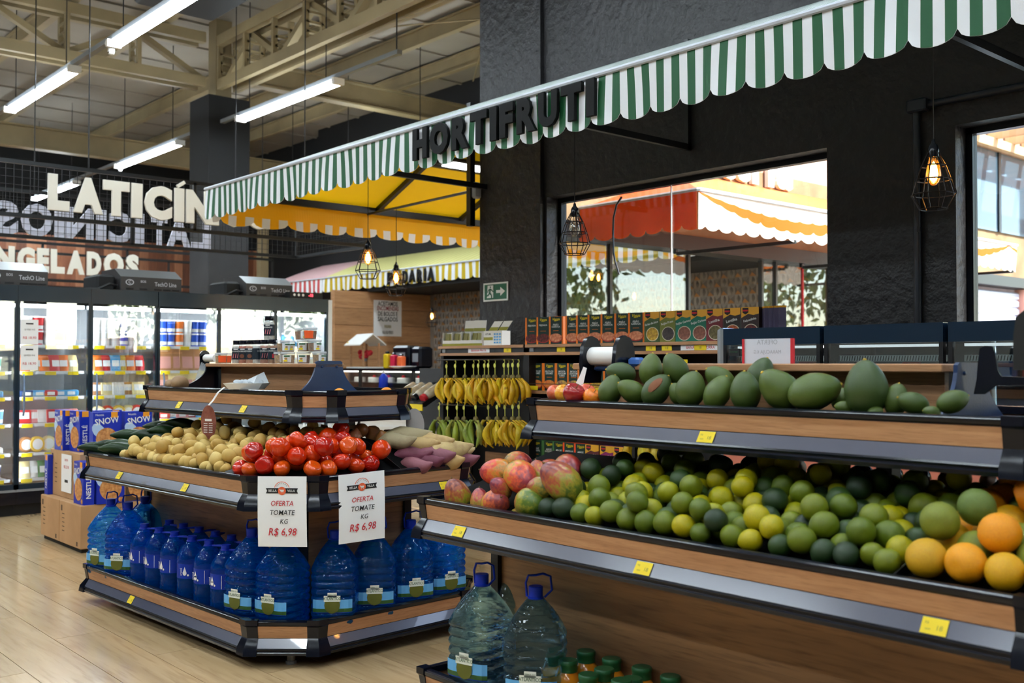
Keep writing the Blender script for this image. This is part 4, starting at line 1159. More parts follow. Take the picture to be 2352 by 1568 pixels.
# produce on the far side of the gondola, seen through the gap
for px,py,w,col,kind,lb in ((1562,1052,60,(34,22,34),'e','dark eggplant, leftmost in the gap under the shelf'),(1650,1055,50,(60,60,34),'e','dark greenish eggplant in the gap'),(1730,1058,58,(36,24,40),'e','dark eggplant next to the first yellow tag'),(1830,1066,48,(206,196,176),'o','pale onion in the gap'),(1876,1076,46,(52,30,54),'e','dark eggplant in the middle of the gap'),(1920,1080,44,(214,208,196),'o','pale onion right of the post'),(1975,1084,60,(46,26,34),'e','dark eggplant behind the top limes'),(2050,1086,56,(44,28,30),'e','dark eggplant above the limes\' end'),(2115,1090,52,(40,26,34),'e','dark eggplant near the oranges'),(2180,1096,52,(150,110,74),'o','brown onion above the oranges'),(2270,1098,40,(206,180,170),'o','pale onion at the frame edge'),(2320,1122,46,(122,34,52),'o','red onion beyond the oranges')):
    p = at(px,py+8,Y=3.05)
    d = (p-Vector((0,0,CAMZ))).length
    put('eggplant' if kind=='e' else 'onion', mango_me[0] if kind == 'x' else (onion_me if kind=='o' else ball(14,10,lumpy(.9,.9,1.3,.03,3)).mesh('eggplant',[M('eggplant_skin',objcol=True,col2=(.8,.8,.9,1),rough=.15)],0)), p, (1.2,0,rl.uniform(0,3)), .5*w*d/FPX*.9, c(*col), lb, 'eggplant' if kind=='e' else 'onion', 'far side produce')

# ================================================================ water jugs and bottles
def pet(name, tint, clear=.4, rough=.02, glow_mix=.1, deep=(.0,.22,.95,1)):
    if name in _m: return _m[name]
    m = bpy.data.materials.new(name); m.use_nodes = True; N = m.node_tree.nodes; L = m.node_tree.links
    b = N['Principled BSDF']; b.inputs['Base Color'].default_value = tint; b.inputs['Transmission Weight'].default_value = 1
    b.inputs['IOR'].default_value = 1.30; b.inputs['Roughness'].default_value = rough; b.inputs['Specular IOR Level'].default_value = .9
    tc = N.new('ShaderNodeTexCoord'); mp = N.new('ShaderNodeMapping'); mp.inputs['Scale'].default_value = (1,1,2.2); nz = N.new('ShaderNodeTexNoise'); nz.inputs['Scale'].default_value = 16; nz.inputs['Detail'].default_value = 1; bp = N.new('ShaderNodeBump'); bp.inputs['Strength'].default_value = .7; bp.inputs['Distance'].default_value = .012
    L.new(tc.outputs['Object'], mp.inputs[0]); L.new(mp.outputs[0], nz.inputs['Vector']); L.new(nz.outputs[0], bp.inputs['Height']); L.new(bp.outputs[0], b.inputs['Normal'])
    b.inputs['Coat Weight'].default_value = .35; b.inputs['Coat Roughness'].default_value = .03; L.new(bp.outputs[0], b.inputs['Coat Normal'])
    tr = N.new('ShaderNodeBsdfTransparent'); tr.inputs[0].default_value = tint
    ms = N.new('ShaderNodeMixShader'); ms.inputs[0].default_value = clear
    tl = N.new('ShaderNodeBsdfTranslucent'); tl.inputs[0].default_value = deep; df = N.new('ShaderNodeBsdfDiffuse'); df.inputs[0].default_value = deep  # blue scatter stands in for light shining through, keeps shaded jugs blue
    m3 = N.new('ShaderNodeMixShader'); L.new(tl.outputs[0], m3.inputs[1]); L.new(df.outputs[0], m3.inputs[2])
    m4 = N.new('ShaderNodeMixShader'); m4.inputs[0].default_value = glow_mix
    L.new(b.outputs[0], ms.inputs[1]); L.new(tr.outputs[0], ms.inputs[2]); L.new(ms.outputs[0], m4.inputs[1]); L.new(m3.outputs[0], m4.inputs[2]); L.new(m4.outputs[0], N['Material Output'].inputs[0])
    _m[name] = m
    return m
pet_blue = pet('blue_pet', (.12,.56,1.0,1), .45, glow_mix=.2)
pet_clear = pet('pale_blue_pet', (.55,.86,1.0,1), .45, glow_mix=.04, deep=(.2,.5,.8,1))
cap_blue = K('cap_blue',0,40,160,.45,spec=.3)
lab_sky, lab_green, lab_white = K('label_sky',96,170,226,.35), K('label_green',44,84,40,.35), K('label_white',226,232,222,.4)
lab_olive = K('label_olive',92,96,34,.4)
lab_navy = K('label_navy',0,46,150,.4,spec=.3)
def jug(name, label, group, pm, hw=.1, H=.40, sq=.35):
    t = thing(name, label, 'water jug', group=group)
    prof = [(.001,.006),(hw*.6,.0),(hw*.92,.004),(hw*.98,.014)]
    z = .014
    nb = 7
    for k in range(nb):
        for q, rr in ((.25,.98),(.5,.925),(.75,.98),(1,1.0)):
            prof.append((hw*rr, .014+(H*.6-.014)*(k+q)/nb))
    zb = H*.6
    for q in (.12,.3,.5,.7,.88,1): prof.append((hw*(1-q)+.026*q+hw*.10*math.sin(PI*q), zb+(H*.91-zb)*q))
    prof.append((.024,H*.915)); prof.append((.001,H*.916))
    m = MB(); n = 32; rs = []
    for r, z in prof:
        f = 1 if z < zb else max(0,1-(z-zb)/(H*.91-zb))
        e = 2+sq*6*f; ring = []
        for k in range(n):
            a = 2*PI*k/n; ca, sa = math.cos(a), math.sin(a)
            q = 1/((abs(ca)**e+abs(sa)**e)**(1/e))
            wv = 1+.012*math.sin(4*a)*(1 if z < zb else 0)
            ring.append((r*q*ca*wv, r*q*sa*wv, z))
        rs.append(ring)
    m.rings(rs); m.build('body', [pm], t, local=True, smooth=50)
    MB().lathe([(.026,H*.90),(.0275,H*.905),(.0275,H*.915),(.024,H*.92),(.0245,H),(.022,H*1.006),(.001,H*1.006)],18).build('cap', [cap_blue], t, local=True, smooth=35)
    z = H*.915; hp = [(.03,0,z),(.055,0,z+.025),(.05,0,z+.07),(.025,0,z+.078),(.0,0,z+.072),(-.025,0,z+.07),(-.034,0,z+.045),(-.03,0,z)]
    MB().tube(hp,.0042,6).build('handle', [cap_blue], t, local=True, smooth=60)
    y = -hw*1.012
    lb = MB()
    def arcstrip(z0,z1,mi):
        n2 = 10
        for i in range(n2):
            vs = []
            for a in (-PI/2-.78+1.56*i/n2, -PI/2-.78+1.56*(i+1)/n2):
                e = 2+sq*6; q = 1/((abs(math.cos(a))**e+abs(math.sin(a))**e)**(1/e))*hw*1.018
                vs.append((q*math.cos(a),q*math.sin(a)))
            lb.add([(*vs[0],z0),(*vs[1],z0),(*vs[1],z1),(*vs[0],z1)],[(0,1,2,3)],mi)
    arcstrip(H*.155,H*.195,1); arcstrip(H*.195,H*.29,0); arcstrip(H*.148,H*.155,2)
    L = lb.build('label', [lab_sky,lab_green,lab_navy], t, local=True)
    MB().disc((0,y*1.035,H*.235),(1,0,0),(0,0,1),.034,.036,16).build('emblem', [lab_olive], L, local=True)
    MB().quad((0,y*1.045,H*.305),(1,0,0),(0,0,1),.072,.026).quad((0,y*1.045,H*.345),(1,0,0),(0,0,1),.04,.02).build('title_plate', [lab_white], L, local=True)
    MB().text('ATLANTICO',(0,y*1.055,H*.305),.017,bold=.01,sx=.8).text('SERRA DO',(0,y*1.055,H*.345),.008).build('title', [lab_green], L, local=True)
    return t
def bottle(name, label, group, pm, r=.07, H=.31):
    t = thing(name, label, 'water bottle', group=group)
    prof = [(.001,.004),(r*.7,0),(r*.97,.006)]
    for k in range(4): prof += [(r*.955,.03+k*.02),(r,.04+k*.02)]
    prof += [(r,.115),(r*.97,.12),(r*.97,.185),(r,.19),(r*.99,.215),(r*.86,.24),(r*.6,.265),(.026,.285),(.022,.292),(.001,.293)]
    k = H/.31
    MB().lathe([(a,b*k) for a,b in prof],24).build('body', [pm], t, local=True, smooth=50)
    z = .285*k
    MB().lathe([(.025,z),(.026,z+.004),(.022,z+.008),(.0225,z+.026),(.001,z+.028)],16).build('cap', [cap_blue], t, local=True, smooth=35)
    MB().tube([(.02,0,z+.003),(.06,.01,z+.006),(.085,.0,z+.004),(.06,-.012,z+.006),(.02,-.004,z+.003)],.004,6).build('handle', [cap_blue], t, local=True, smooth=60)
    L = MB().lathe([(r*.99,.118*k),(r*.99,.187*k)],24).build('label', [lab_navy], t, local=True, smooth=40)
    y = -r*1.0
    d = MB(); d.disc((-.02,y,.145*k),(1,0,0),(0,0,1),.009,.011,12).add([(-.029,y,.147*k),(-.011,y,.147*k),(-.02,y,.176*k)],[(0,1,2)])
    d.disc((-.004,y-.002,.136*k),(1,0,0),(0,0,1),.005,.005,10)
    d.text('crystal',(-.038,y*.93,.152*k),.014,(0,0,1),(-1,0,0)).quad((.03,y*.92,.152*k),(.93,.37,0),(0,0,1),.002,.06).build('print', [white], L, local=True)
    return t
j0 = jug('water_jug','proto','large water jugs',pet_blue)
first = [True]
def put_jug(p, rz, lb, proto=j0, sc=1.0):
    o = proto if first[0] and proto is j0 else clone(proto)
    if proto is j0: first[0] = False
    o.location = p; o.rotation_euler = (0,0,rz); o.scale = (sc,)*3; o['label'] = lb
    return o
R3 = math.radians(3)
fc = YAW  # label towards the camera
for x,y,rz,lb in ((-.25,-.45,.35,'blue water jug on the island corner under the first offer paper'),(-.12,-.265,.85,'blue water jug with full label, between the two offer papers'),(-.12,-.05,.95,'blue water jug under the second offer paper'),(-.12,.165,1.15,'blue water jug fourth from the island corner'),(-.13,.37,1.3,'blue water jug last in the row at the island end'),(-.43,-.50,.25,'blue water jug with label turned away, behind the corner jug'),(-.33,.46,1.0,'blue water jug standing behind the last one of the row'),
                  (-1.86,-.54,.3,'blue water jug at the far end, nearest the stacked cartons'),(-1.66,-.53,.6,'blue water jug second from the far end with a label'),(-1.83,-.36,.2,'blue water jug behind the far-end pair'),(-1.88,-.15,.5,'blue water jug at the far end beside the base panel')):
    put_jug(Mi @ Vector((x,y,.151)), rz+R3, lb)
jc = jug('water_jug','proto','large clear water jugs',pet_clear)
for i,(x,y,rz,lb) in enumerate(((-2.80,2.32,-.25,'clear water jug at the gondola end, foremost with raised handle'),(-2.53,2.33,.15,'clear water jug in front of the gondola panel with a tilted handle'),(-2.96,2.62,.7,'clear water jug behind the black gondola post'))):
    o = jc if i == 0 else clone(jc)
    o.location = (x,y,.151); o.rotation_euler = (0,0,rz+.5); o['label'] = lb
b0 = bottle('water_bottle','proto','round water bottles on the island',pet_blue)
lbs = ['nearest the far-end jugs','second in the front row','with a plain white drop on its blue label, mid row','front row, label turned aside','front row, beside the dark gap','last of the front row before the corner jugs']
for i,x in enumerate((-1.45,-1.28,-1.11,-.93,-.76,-.60)):
    o = b0 if i == 0 else clone(b0)
    o.location = Mi @ Vector((x,-.535,.151)); o.rotation_euler = (0,0,R3+(.35 if i != 3 else .9)); o['label'] = 'round blue water bottle '+lbs[i]
lbs = ['nearest the far-end jugs','second from the far end','third along the panel','fourth along the panel','fifth along the panel','nearest the corner jugs']
for i,x in enumerate((-1.48,-1.32,-1.15,-.98,-.82,-.66)):
    o = clone(b0); o.location = Mi @ Vector((x,-.385,.151)); o.rotation_euler = (0,0,R3+i*.7); o['label'] = 'round blue water bottle of the back row, '+lbs[i]
# juice bottles
juice = M('juice', c(222,140,30), c(206,120,22), scale=12, rough=.12, coat=.5)
cap_green = K('cap_green',32,92,52,.4)
def juice_bottle():
    t = thing('juice_bottle','proto','juice bottle',group='juice bottles')
    MB().lathe([(.001,0),(.036,0),(.040,.006),(.040,.10),(.038,.125),(.028,.142),(.024,.15),(.001,.15)],18).build('body', [juice], t, local=True, smooth=50)
    MB().lathe([(.0275,.148),(.0275,.172),(.029,.174),(.0285,.186),(.026,.189),(.001,.188)],18).build('cap', [cap_green], t, local=True, smooth=40)
    MB().tube([(.0275,0,.16),(.033,0,.14),(.036,0,.13)],.003,5).build('seal_strip', [white], t, local=True)
    return t
jb = juice_bottle()
for i,(px,py,yy,lb) in enumerate(((1276,1510,2.40,'nearest the tilted-handle water jug'),(1346,1496,2.50,'standing highest at the back left'),(1405,1512,2.50,'back row, beside the highest one'),(1474,1530,2.50,'back row, third'),(1540,1556,2.50,'back row end, lone cap'),(1305,1536,2.38,'second row, left'),(1388,1540,2.40,'second row, middle'),(1352,1552,2.32,'front row, left'),(1428,1560,2.32,'front row, middle'),(1452,1556,2.38,'second row, right'))):
    p = at(px,py,Y=yy)
    o = jb if i == 0 else clone(jb)
    o.location = (p.x,p.y,.151); o.rotation_euler = (0,0,-2.2); o['label'] = 'orange juice bottle with green cap, '+lb
    h = p.z-.151; o.scale = (1.14,1.14,max(.9,min(1.25,h/.189)))

# ================================================================ jars and tubs on the island top board
ZT = 1.294
clearp = glassy('clear_plastic',(.93,.95,.95,1),refl=.05,rough=.05,body=(.8,.82,.84,1),body_w=.12)
lidw = glassy('lid_plastic',(.9,.92,.95,1),refl=.06,rough=.15,body=(.85,.88,.92,1),body_w=.55)
jar_lab = K('jar_label_dark',20,34,46,.4)
def jar(label, loc, rz, spice, accent, k=0):
    t = thing('spice_jar', label, 'jar', loc, rz, 'spice jars on the island board')
    prof = [(.001,.0),(.024,0),(.027,.004),(.027,.09),(.024,.102),(.019,.106),(.001,.106)]
    MB().lathe(prof,16,sq=.3).build('glass', [clearp], t, local=True, smooth=50)
    MB().lathe([(.001,.002),(.0255,.002),(.0255,.088),(.022,.096),(.001,.096)],14,sq=.3).build('spice', [spice], t, local=True, smooth=50)
    MB().lathe([(.0225,.103),(.0235,.105),(.0235,.124),(.0225,.127),(.001,.127)],16).build('cap', [black], t, local=True, smooth=35)
    L = MB().lathe([(.0275,.022),(.0275,.082)],16,sq=.3).build('label', [jar_lab], t, local=True, smooth=50)
    MB().text('CHURRASCO',(0,-.0295,.066),.0115,bold=.01,sx=.75).quad((0,-.0295,.078),(1,0,0),(0,0,1),.024,.005).build('title', [white], L, local=True)
    d = MB()
    if k == 0:
        for x in (-.012,0,.012): d.bar((x-.002,-.029,.03),(x+.003,-.029,.055),.006,.003)
    elif k == 1: d.disc((-.003,-.029,.04),(1,0,0),(0,0,1),.013,.011,12)
    else: d.quad((.006,-.0295,.04),(1,0,0),(0,0,1),.02,.022)
    d.build('picture', [accent], L, local=True)
    return t
sp = [M('spice_%d' % i, c(*a), tuple(x*.6 for x in c(*a)[:3])+(1,), scale=90, rough=.8) for i,a in enumerate(((226,220,210),(200,96,60),(206,132,96),(228,226,222),(190,120,92),(166,110,70)))]
meat, leaf, redp = K('print_meat',206,120,130,.5), K('print_leaf',120,70,50,.5), K('print_red',180,40,54,.5)
def brd(px, dy=0): 
    """point on the island's top board for a photo column"""
    for k in range(1200):
        x = -1.66+k*.001; p = Mi @ Vector((x,dy,ZT)); q = p-Vector((0,0,CAMZ)); 
        cxp = 1176+FPX*q.dot(_R)/q.dot(_FW)
        if cxp >= px: return p
    return p
face = R3+math.radians(42)
for i,(px,lb,k,acc) in enumerate(((545,'first of the row, white salt',0,meat),(560,'second, orange-red spice',1,leaf),(577,'third, pinkish spice',1,leaf),(593,'fourth, with a blue and white label side',2,lab_sky),(609,'fifth, red meat picture',0,meat),(627,'sixth, red square on its label',2,redp))):
    jar('black-capped spice jar on the island board, '+lb, brd(px,-.03), face+(.9 if i == 3 else .05*i), sp[i], acc, k)
p = brd(618,.015); jar('spice jar with black cap standing alone on top of the jar row', (p.x,p.y,ZT+.1275), face, sp[0], meat, 0)
grain = [M('grain_%d' % i, c(*a), tuple(x*.5 for x in c(*a)[:3])+(1,), scale=160, rough=.8) for i,a in enumerate(((196,150,90),(150,96,60),(176,128,74)))]
tub_lab, tub_orange = K('tub_label',234,236,240,.5), K('tub_orange',240,92,40,.5)
def tub(label, loc, rz, g, r=.034, h=.05, lab=0):
    t = thing('snack_tub', label, 'tub', loc, rz, 'snack tubs on the island board')
    MB().lathe([(.001,0),(r*.86,0),(r*.9,.003),(r,h)],18).build('cup', [clearp], t, local=True, smooth=50)
    MB().lathe([(.001,.002),(r*.84,.002),(r*.95,h*.86),(.001,h*.9)],16).build('contents', [g], t, local=True, smooth=50)
    MB().lathe([(r*1.0,h),(r*1.05,h),(r*1.06,h+.008),(r*1.0,h+.010),(.001,h+.009)],18).build('lid', [lidw], t, local=True, smooth=35)
    L = MB(); n = 7
    for i in range(n):
        a0, a1 = -PI/2-.75+1.5*i/n, -PI/2-.75+1.5*(i+1)/n
        f = lambda a, q: ((r*(.9+.1*q)*1.015)*math.cos(a),(r*(.9+.1*q)*1.015)*math.sin(a),h*(.12+.76*q))
        L.add([f(a0,0),f(a1,0),f(a1,1),f(a0,1)],[(0,1,2,3)])
    L = L.build('label', [tub_orange if lab else tub_lab], t, local=True, smooth=50)
    if not lab:
        MB().quad((.002,-r*1.03,h*.76),(1,0,0),(0,0,1),r*.9,h*.13).build('green_band', [cap_green], L, local=True)
        MB().quad((-r*.15,-r*1.0,h*.28),(1,0,0),(0,0,1),r*.6,h*.18).build('yellow_band', [tag_y], L, local=True)
        MB().disc((-r*.1,-r*1.015,h*.5),(1,0,0),(0,0,1),r*.25,h*.1,10).build('nut_print', [grain[0]], L, local=True)
    return t
T = [(644,0,0,0,'bottom row, first beside the jars'),(662,0,0,0,'bottom row, second with a white label'),(697,0,0,1,'bottom row, third with a white label'),(733,0,0,2,'bottom row, last next to the blue plate'),(650,1,0,2,'middle row, first'),(662,1,.04,1,'middle row, behind the first'),(697,1,0,0,'middle row, with a white label'),(722,1,.02,1,'middle row, last'),(692,2,.02,1,'top, left one'),(712,2,0,1,'top, with an orange label')]
for px,lv,dy,g,lb in T:
    p = brd(px,-.035+dy); tub('clear snack tub on the island board, '+lb, (p.x,p.y,ZT+lv*.0605), face+(.0 if lb.find('label')>=0 else .9), grain[g], lab=1 if 'orange' in lb else 0)
for px,lv,lb in ((508,0,'squat tub of light crumbs at the far end of the board'),(517,0,'tub with an orange label behind the crumbs at the far end')):
    p = brd(px,-.03 if lv==0 and px==508 else .04); tub('clear snack '+lb, (p.x,p.y,ZT), face+.6, grain[0], lab=1)
# foam tray with plastic bag on the upper shelf
bp = M('crumpled_film', c(214,220,226), rough=.15, translucent=.3, bump=.8, bscale=60)
p = at(567,885,Y=2.36); q = p.copy()
t = thing('foam_tray', 'white foam tray with wrapped garlic lying on the island\'s upper shelf', 'tray', (p.x,p.y,1.168), .75)
MB().rings([[(-.075,-.045,.0),(.075,-.045,0),(.075,.045,0),(-.075,.045,0)],[(-.1,-.06,.03),(.1,-.06,.03),(.1,.06,.03),(-.1,.06,.03)],[(-.092,-.052,.03),(.092,-.052,.03),(.092,.052,.03),(-.092,.052,.03)],[(-.07,-.04,.006),(.07,-.04,.006),(.07,.04,.006),(-.07,.04,.006)]]).build('tray', [white], t, local=True)
for k in range(6): ball(8,6,lumpy(.02,.02,.018,.1,k)).move(-.05+.022*k,.01*math.sin(k*3),.03).build('garlic', [bp], t, local=True, smooth=0)
MB().add([(.05,-.04,.03),(.095,.05,.03),(.08,.02,.085),(.06,-.02,.07)],[(0,1,2,3)]).add([(.05,-.04,.03),(.06,-.02,.07),(.0,.0,.045)],[(0,1,2)]).build('film', [bp], t, local=True)
# bag dispenser at the far end of the island
p = at(470,815,Y=2.60)
t = thing('bag_dispenser', 'black bag roll holder at the far end of the island board', 'bag dispenser', (p.x,p.y,1.29))
MB().lathe([(.001,-.006),(.03,-.006),(.03,.006),(.001,.006)],16,o=(p.x,p.y,1.34),ax='x').box(p.x-.006,p.y-.028,1.25,p.x+.006,p.y+.028,1.34).build('fin', [black], t)
MB().lathe([(.001,0),(.022,0),(.022,.13),(.001,.13)],14,o=(p.x+.02,p.y,1.325),ax='x').build('roll', [white], t, smooth=40)
b = MB(); 
for i in range(5): b.add([(p.x+.02+.02*i,p.y-.03,1.30-.005*i),(p.x+.04+.02*i,p.y-.03,1.30-.005*i),(p.x+.01+.01*i,p.y-.05,1.2),(p.x-.02+.01*i,p.y-.05,1.2)],[(0,1,2,3)])
b.build('hanging_bag', [glassy('bag_film',(.85,.88,.92,1),refl=.1,rough=.2,body=(.8,.84,.9,1),body_w=.3)], t)

# ================================================================ wall side: rack, boxes, bananas, freezers, lamps
RY = 4.9
rk_b = K('rack_black',15,15,17,.5)
def rack(x0, x1, label, shelves):
    t = thing('wall_rack', label, 'rack', ((x0+x1)/2,5.05,0))
    for x in (x0,x1-.03): MB().box(x,RY,0,x+.03,5.25,1.40).build('side_panel', [rk_b], t)
    MB().box(x0+.03,5.2,0,x1-.03,5.24,1.4).build('back_panel', [rk_b], t)
    MB().box(x0-.01,RY-.02,1.407,x1+.01,5.26,1.427).build('top_board', [wood_shelf], t)
    MB().box(x0,RY,1.372,x1,RY+.02,1.407).build('label_strip', [rk_b], t)
    MB().box(x0,RY-.01,1.352,x1,5.2,1.372).build('second_board', [wood_shelf], t)
    for z in shelves:
        MB().box(x0+.03,RY-.01,z-.02,x1-.03,5.2,z).build('shelf', [wood_shelf], t)
        MB().tube([(x0+.03,RY-.005,z+.05),(x1-.03,RY-.005,z+.05)],.003,5).build('wire_rail', [steel_black], t)
    MB().box(x0+.03,RY+.05,0,x1-.03,5.2,.12).build('plinth', [wood_panel], t)
    MB().box(x0+.4,RY+.12,.12,x1-.03,RY+.14,.62 if not shelves else .30).build('lower_panel', [wood_panel], t)
    return t
def flat_tag(par, x, z, w=.07, h=.032, m=tag_y, y=RY-.002, txt=None, tm=None):
    o = MB().box(x-w/2,y-.002,z-h/2,x+w/2,y,z+h/2).build('price_tag', [m], par)
    if txt: MB().text(txt,(x,y-.003,z),h*.75,bold=.01).build('print', [tm or ink_grey], o)
r1 = rack(-6.42,-5.42,'black rack unit with hanging bananas, next to the exit sign',[])
r2 = rack(-5.42,-4.42,'black rack unit with shelves of dark green food boxes',[1.10,.55])
r3 = rack(-4.42,-3.54,'black rack unit behind the bag roll, next to the glass freezers',[])
flat_tag(r1,-5.95,1.389,.25,.032,paper,txt='BANANA PRATA',tm=red_ink); flat_tag(r1,-5.62,1.389,.08,txt='18'); flat_tag(r1,-6.38,1.389,.04,.026,grey)
flat_tag(r2,-5.06,1.389,.08,txt='18'); flat_tag(r2,-5.36,1.389,.04,.026,grey)
for x in (-4.25,-4.12): flat_tag(r3,x,1.389,.08,txt='18')
flat_tag(r3,-3.86,1.389,.3,.032,paper,y=RY-.0015,txt='BANANA CATURRA',tm=red_ink); flat_tag(r3,-3.86,1.389,.09,y=RY-.004,txt='18'); flat_tag(r3,-3.6,1.389,.06)
flat_tag(r2,-5.33,1.12,.09,.03,y=RY-.012); flat_tag(r2,-5.05,1.115,.09,.03,y=RY-.012); flat_tag(r2,-4.7,1.115,.09,.03,y=RY-.012); flat_tag(r3,-4.0,1.30,.1,.035,y=RY-.012,txt='18')
# --- food boxes
bx_or, bx_gr = K('box_orange',236,122,24,.45), K('box_green',18,48,40,.45)
pict = [M('food_%d' % i, c(*a), c(*b), scale=60, rough=.6) for i,(a,b) in enumerate((((120,30,26),(40,20,18)),((220,150,110),(180,96,60)),((216,176,60),(150,110,30)),((40,34,36),(70,60,56)),((150,96,76),(110,64,50)),((120,110,70),(80,70,40)),((196,96,40),(120,50,26)),((226,150,60),(214,96,40)),((226,190,70),(120,60,80))))]
bowl = K('bowl_red',150,40,32,.5); cream_p = K('cream_print',226,214,190,.5)
def vbox(label, words, pm, side, grp, band=bx_gr, h=.195, w=.115, dp=.045):
    t = thing('food_box', label, 'food box', group=grp)
    MB().box(-w/2,0,0,w/2,dp,h).build('carton', [side], t, local=True)
    f = MB().quad((.002,-.001,h/2),(1,0,0),(0,0,1),w*.78,h).build('front_print', [band], t, local=True)
    MB().disc((0,-.003,h*.22),(1,0,0),(0,0,1),w*.47,h*.17,16).build('bowl', [bowl], f, local=True)
    MB().disc((0,-.004,h*.24),(1,0,0),(0,0,1),w*.43,h*.15,16).build('food_picture', [pm], f, local=True)
    MB().text('Vapza',(0,-.003,h*.9),.026,shear=.3,bold=.01).quad((0,-.003,h*.845),(1,0,.1),(-.1,0,1),.03,.003).build('logo', [tag_y], f, local=True)
    d = MB()
    for i, s in enumerate(words): d.text(s,(0,-.003,h*(.70-.075*i)),.0165,bold=.015,sx=.92)
    d.build('title', [white], f, local=True)
    MB().quad((0,-.003,h*.49),(1,0,0),(0,0,1),.045,.003).build('subtitle', [bx_or], f, local=True)
    return t
def cbox(label, word, pm, base, grp, h=.195, w=.115, dp=.05):
    t = thing('food_box', label, 'food box', group=grp)
    MB().box(-w/2,0,0,w/2,dp,h).build('carton', [base], t, local=True)
    y = -.0015
    f = MB().add([(-w/2,y,h),(w/2,y,h),(w/2,y,h*.80),(w*.2,y,h*.76),(-w*.1,y,h*.80),(-w/2,y,h*.68)],[(5,4,3,2,1,0)]).build('gold_top', [K('gold_print',222,160,40,.45)], t, local=True)
    MB().add([(-w*.42,y-.001,h*.98),(-w*.08,y-.001,h*.98),(-w*.08,y-.001,h*.84),(-w*.25,y-.001,h*.78),(-w*.42,y-.001,h*.84)],[(4,3,2,1,0)]).build('badge', [ink], f, local=True)
    MB().quad((-w*.25,y-.002,h*.90),(1,0,0),(0,0,1),w*.3,h*.05).build('badge_band', [red_ink], f, local=True)
    MB().disc((w*.06,y-.001,h*.27),(1,0,0),(0,0,1),w*.42,h*.23,18).build('bowl', [cream_p], t, local=True)
    MB().disc((w*.06,y-.002,h*.27),(1,0,0),(0,0,1),w*.385,h*.21,18).build('food_picture', [pm], t, local=True)
    MB().text(word,(0,y-.002,h*.62),.024 if len(word) < 10 else .019,(1,0,.22),(-.22,0,1),bold=.012).build('title', [white], t, local=True)
    return t
ZB = 1.427
def place(root, first, px, py, Y, z, rz, lb=None, gap=0):
    p = at(px,py,Y=Y)
    o = root if first else clone(root)
    o.location = (p.x,p.y,z); o.rotation_euler = (0,0,rz)
    if lb: o['label'] = lb
    return o
G = 'boxes on top of the wall rack'
protos = {}
row = [(1222,'FEIJOADA',0),(1248,'FEIJOADA',0),(1277,'FEIJAO CARIOCA',1),(1315,'FEIJAO CARIOCA',1),(1340,'FEIJAO CARIOCA',1),(1367,'FEIJAO CARIOCA',1),(1397,'FEIJAO CARIOCA',1),(1429,'FEIJAO CARIOCA',1),(1461,'FEIJAO CARIOCA',1)]
nth = ['first','second','third','fourth','fifth','sixth','seventh','eighth','ninth']
for i,(px,w,k) in enumerate(row):
    lb = f'orange and green food box on the wall rack, {nth[i]} from the exit sign'
    if w not in protos: protos[w] = vbox(lb, w.replace('JAO','JÃO').split(), pict[k], bx_or, G); o = place(protos[w],True,px,770,4.97,ZB,.28,lb)
    else: o = place(protos[w],False,px,770,4.97,ZB,.28,lb)
row2 = [(1497,'Grão-de-bico',2,(60,84,40),'dark green box with yellow chickpeas'),(1533,'Feijão Preto',3,(110,116,40),'olive box with black beans'),(1570,'Feijão Carioca',4,(20,110,86),'teal box with brown beans, first of two'),(1605,'Feijão Carioca',4,(20,110,86),'teal box with brown beans, second of two'),(1641,'Lentilha',5,(112,30,40),'maroon box with lentils'),(1681,'Lentilha',6,(40,32,28),'black box with orange lentils'),(1723,'Feijoadinha',0,(48,28,24),'black box at the end of the row with pink bits')]
for i,(px,w,k,base,lb) in enumerate(row2):
    o = cbox(lb+' on the wall rack', w, pict[k], K('cbox_%d' % i,*base,.45), G); place(o,True,px,770,4.97,ZB,.1,lb+' on the wall rack')
bb = K('box_back_purple',86,78,104,.5)
for i in range(4):
    p = at(1752+i*11,770,Y=5.0); t = thing('food_box','grey purple back of a food box at the row end, '+nth[i],'food box',(p.x,p.y,ZB),-.75,G)
    MB().box(-.05,0,0,.05,.04,.195).build('carton', [bb], t, local=True); MB().box(-.051,-.001,.185,.051,.041,.196).build('gold_edge', [K('gold_print',222,160,40)], t, local=True)
for i in range(3):
    p = at(1487+i*12,715,Y=5.15); t = thing('food_box','orange box standing behind the front row, '+nth[i],'food box',(p.x,p.y,ZB),.28,G); MB().box(-.05,0,0,.05,.04,.2).build('carton', [bx_or], t, local=True); MB().box(-.04,-.001,.0,.03,0,.2).build('front_print', [white], t, local=True)
p = at(1292,720,Y=5.06); t = thing('food_box','orange box turned sideways behind the third one','food box',(p.x,p.y,ZB),1.2,G); MB().box(-.05,0,0,.05,.045,.2).build('carton', [bx_or], t, local=True); MB().quad((0,-.001,.1),(1,0,0),(0,0,1),.06,.16).build('front_print', [bx_gr], t, local=True)
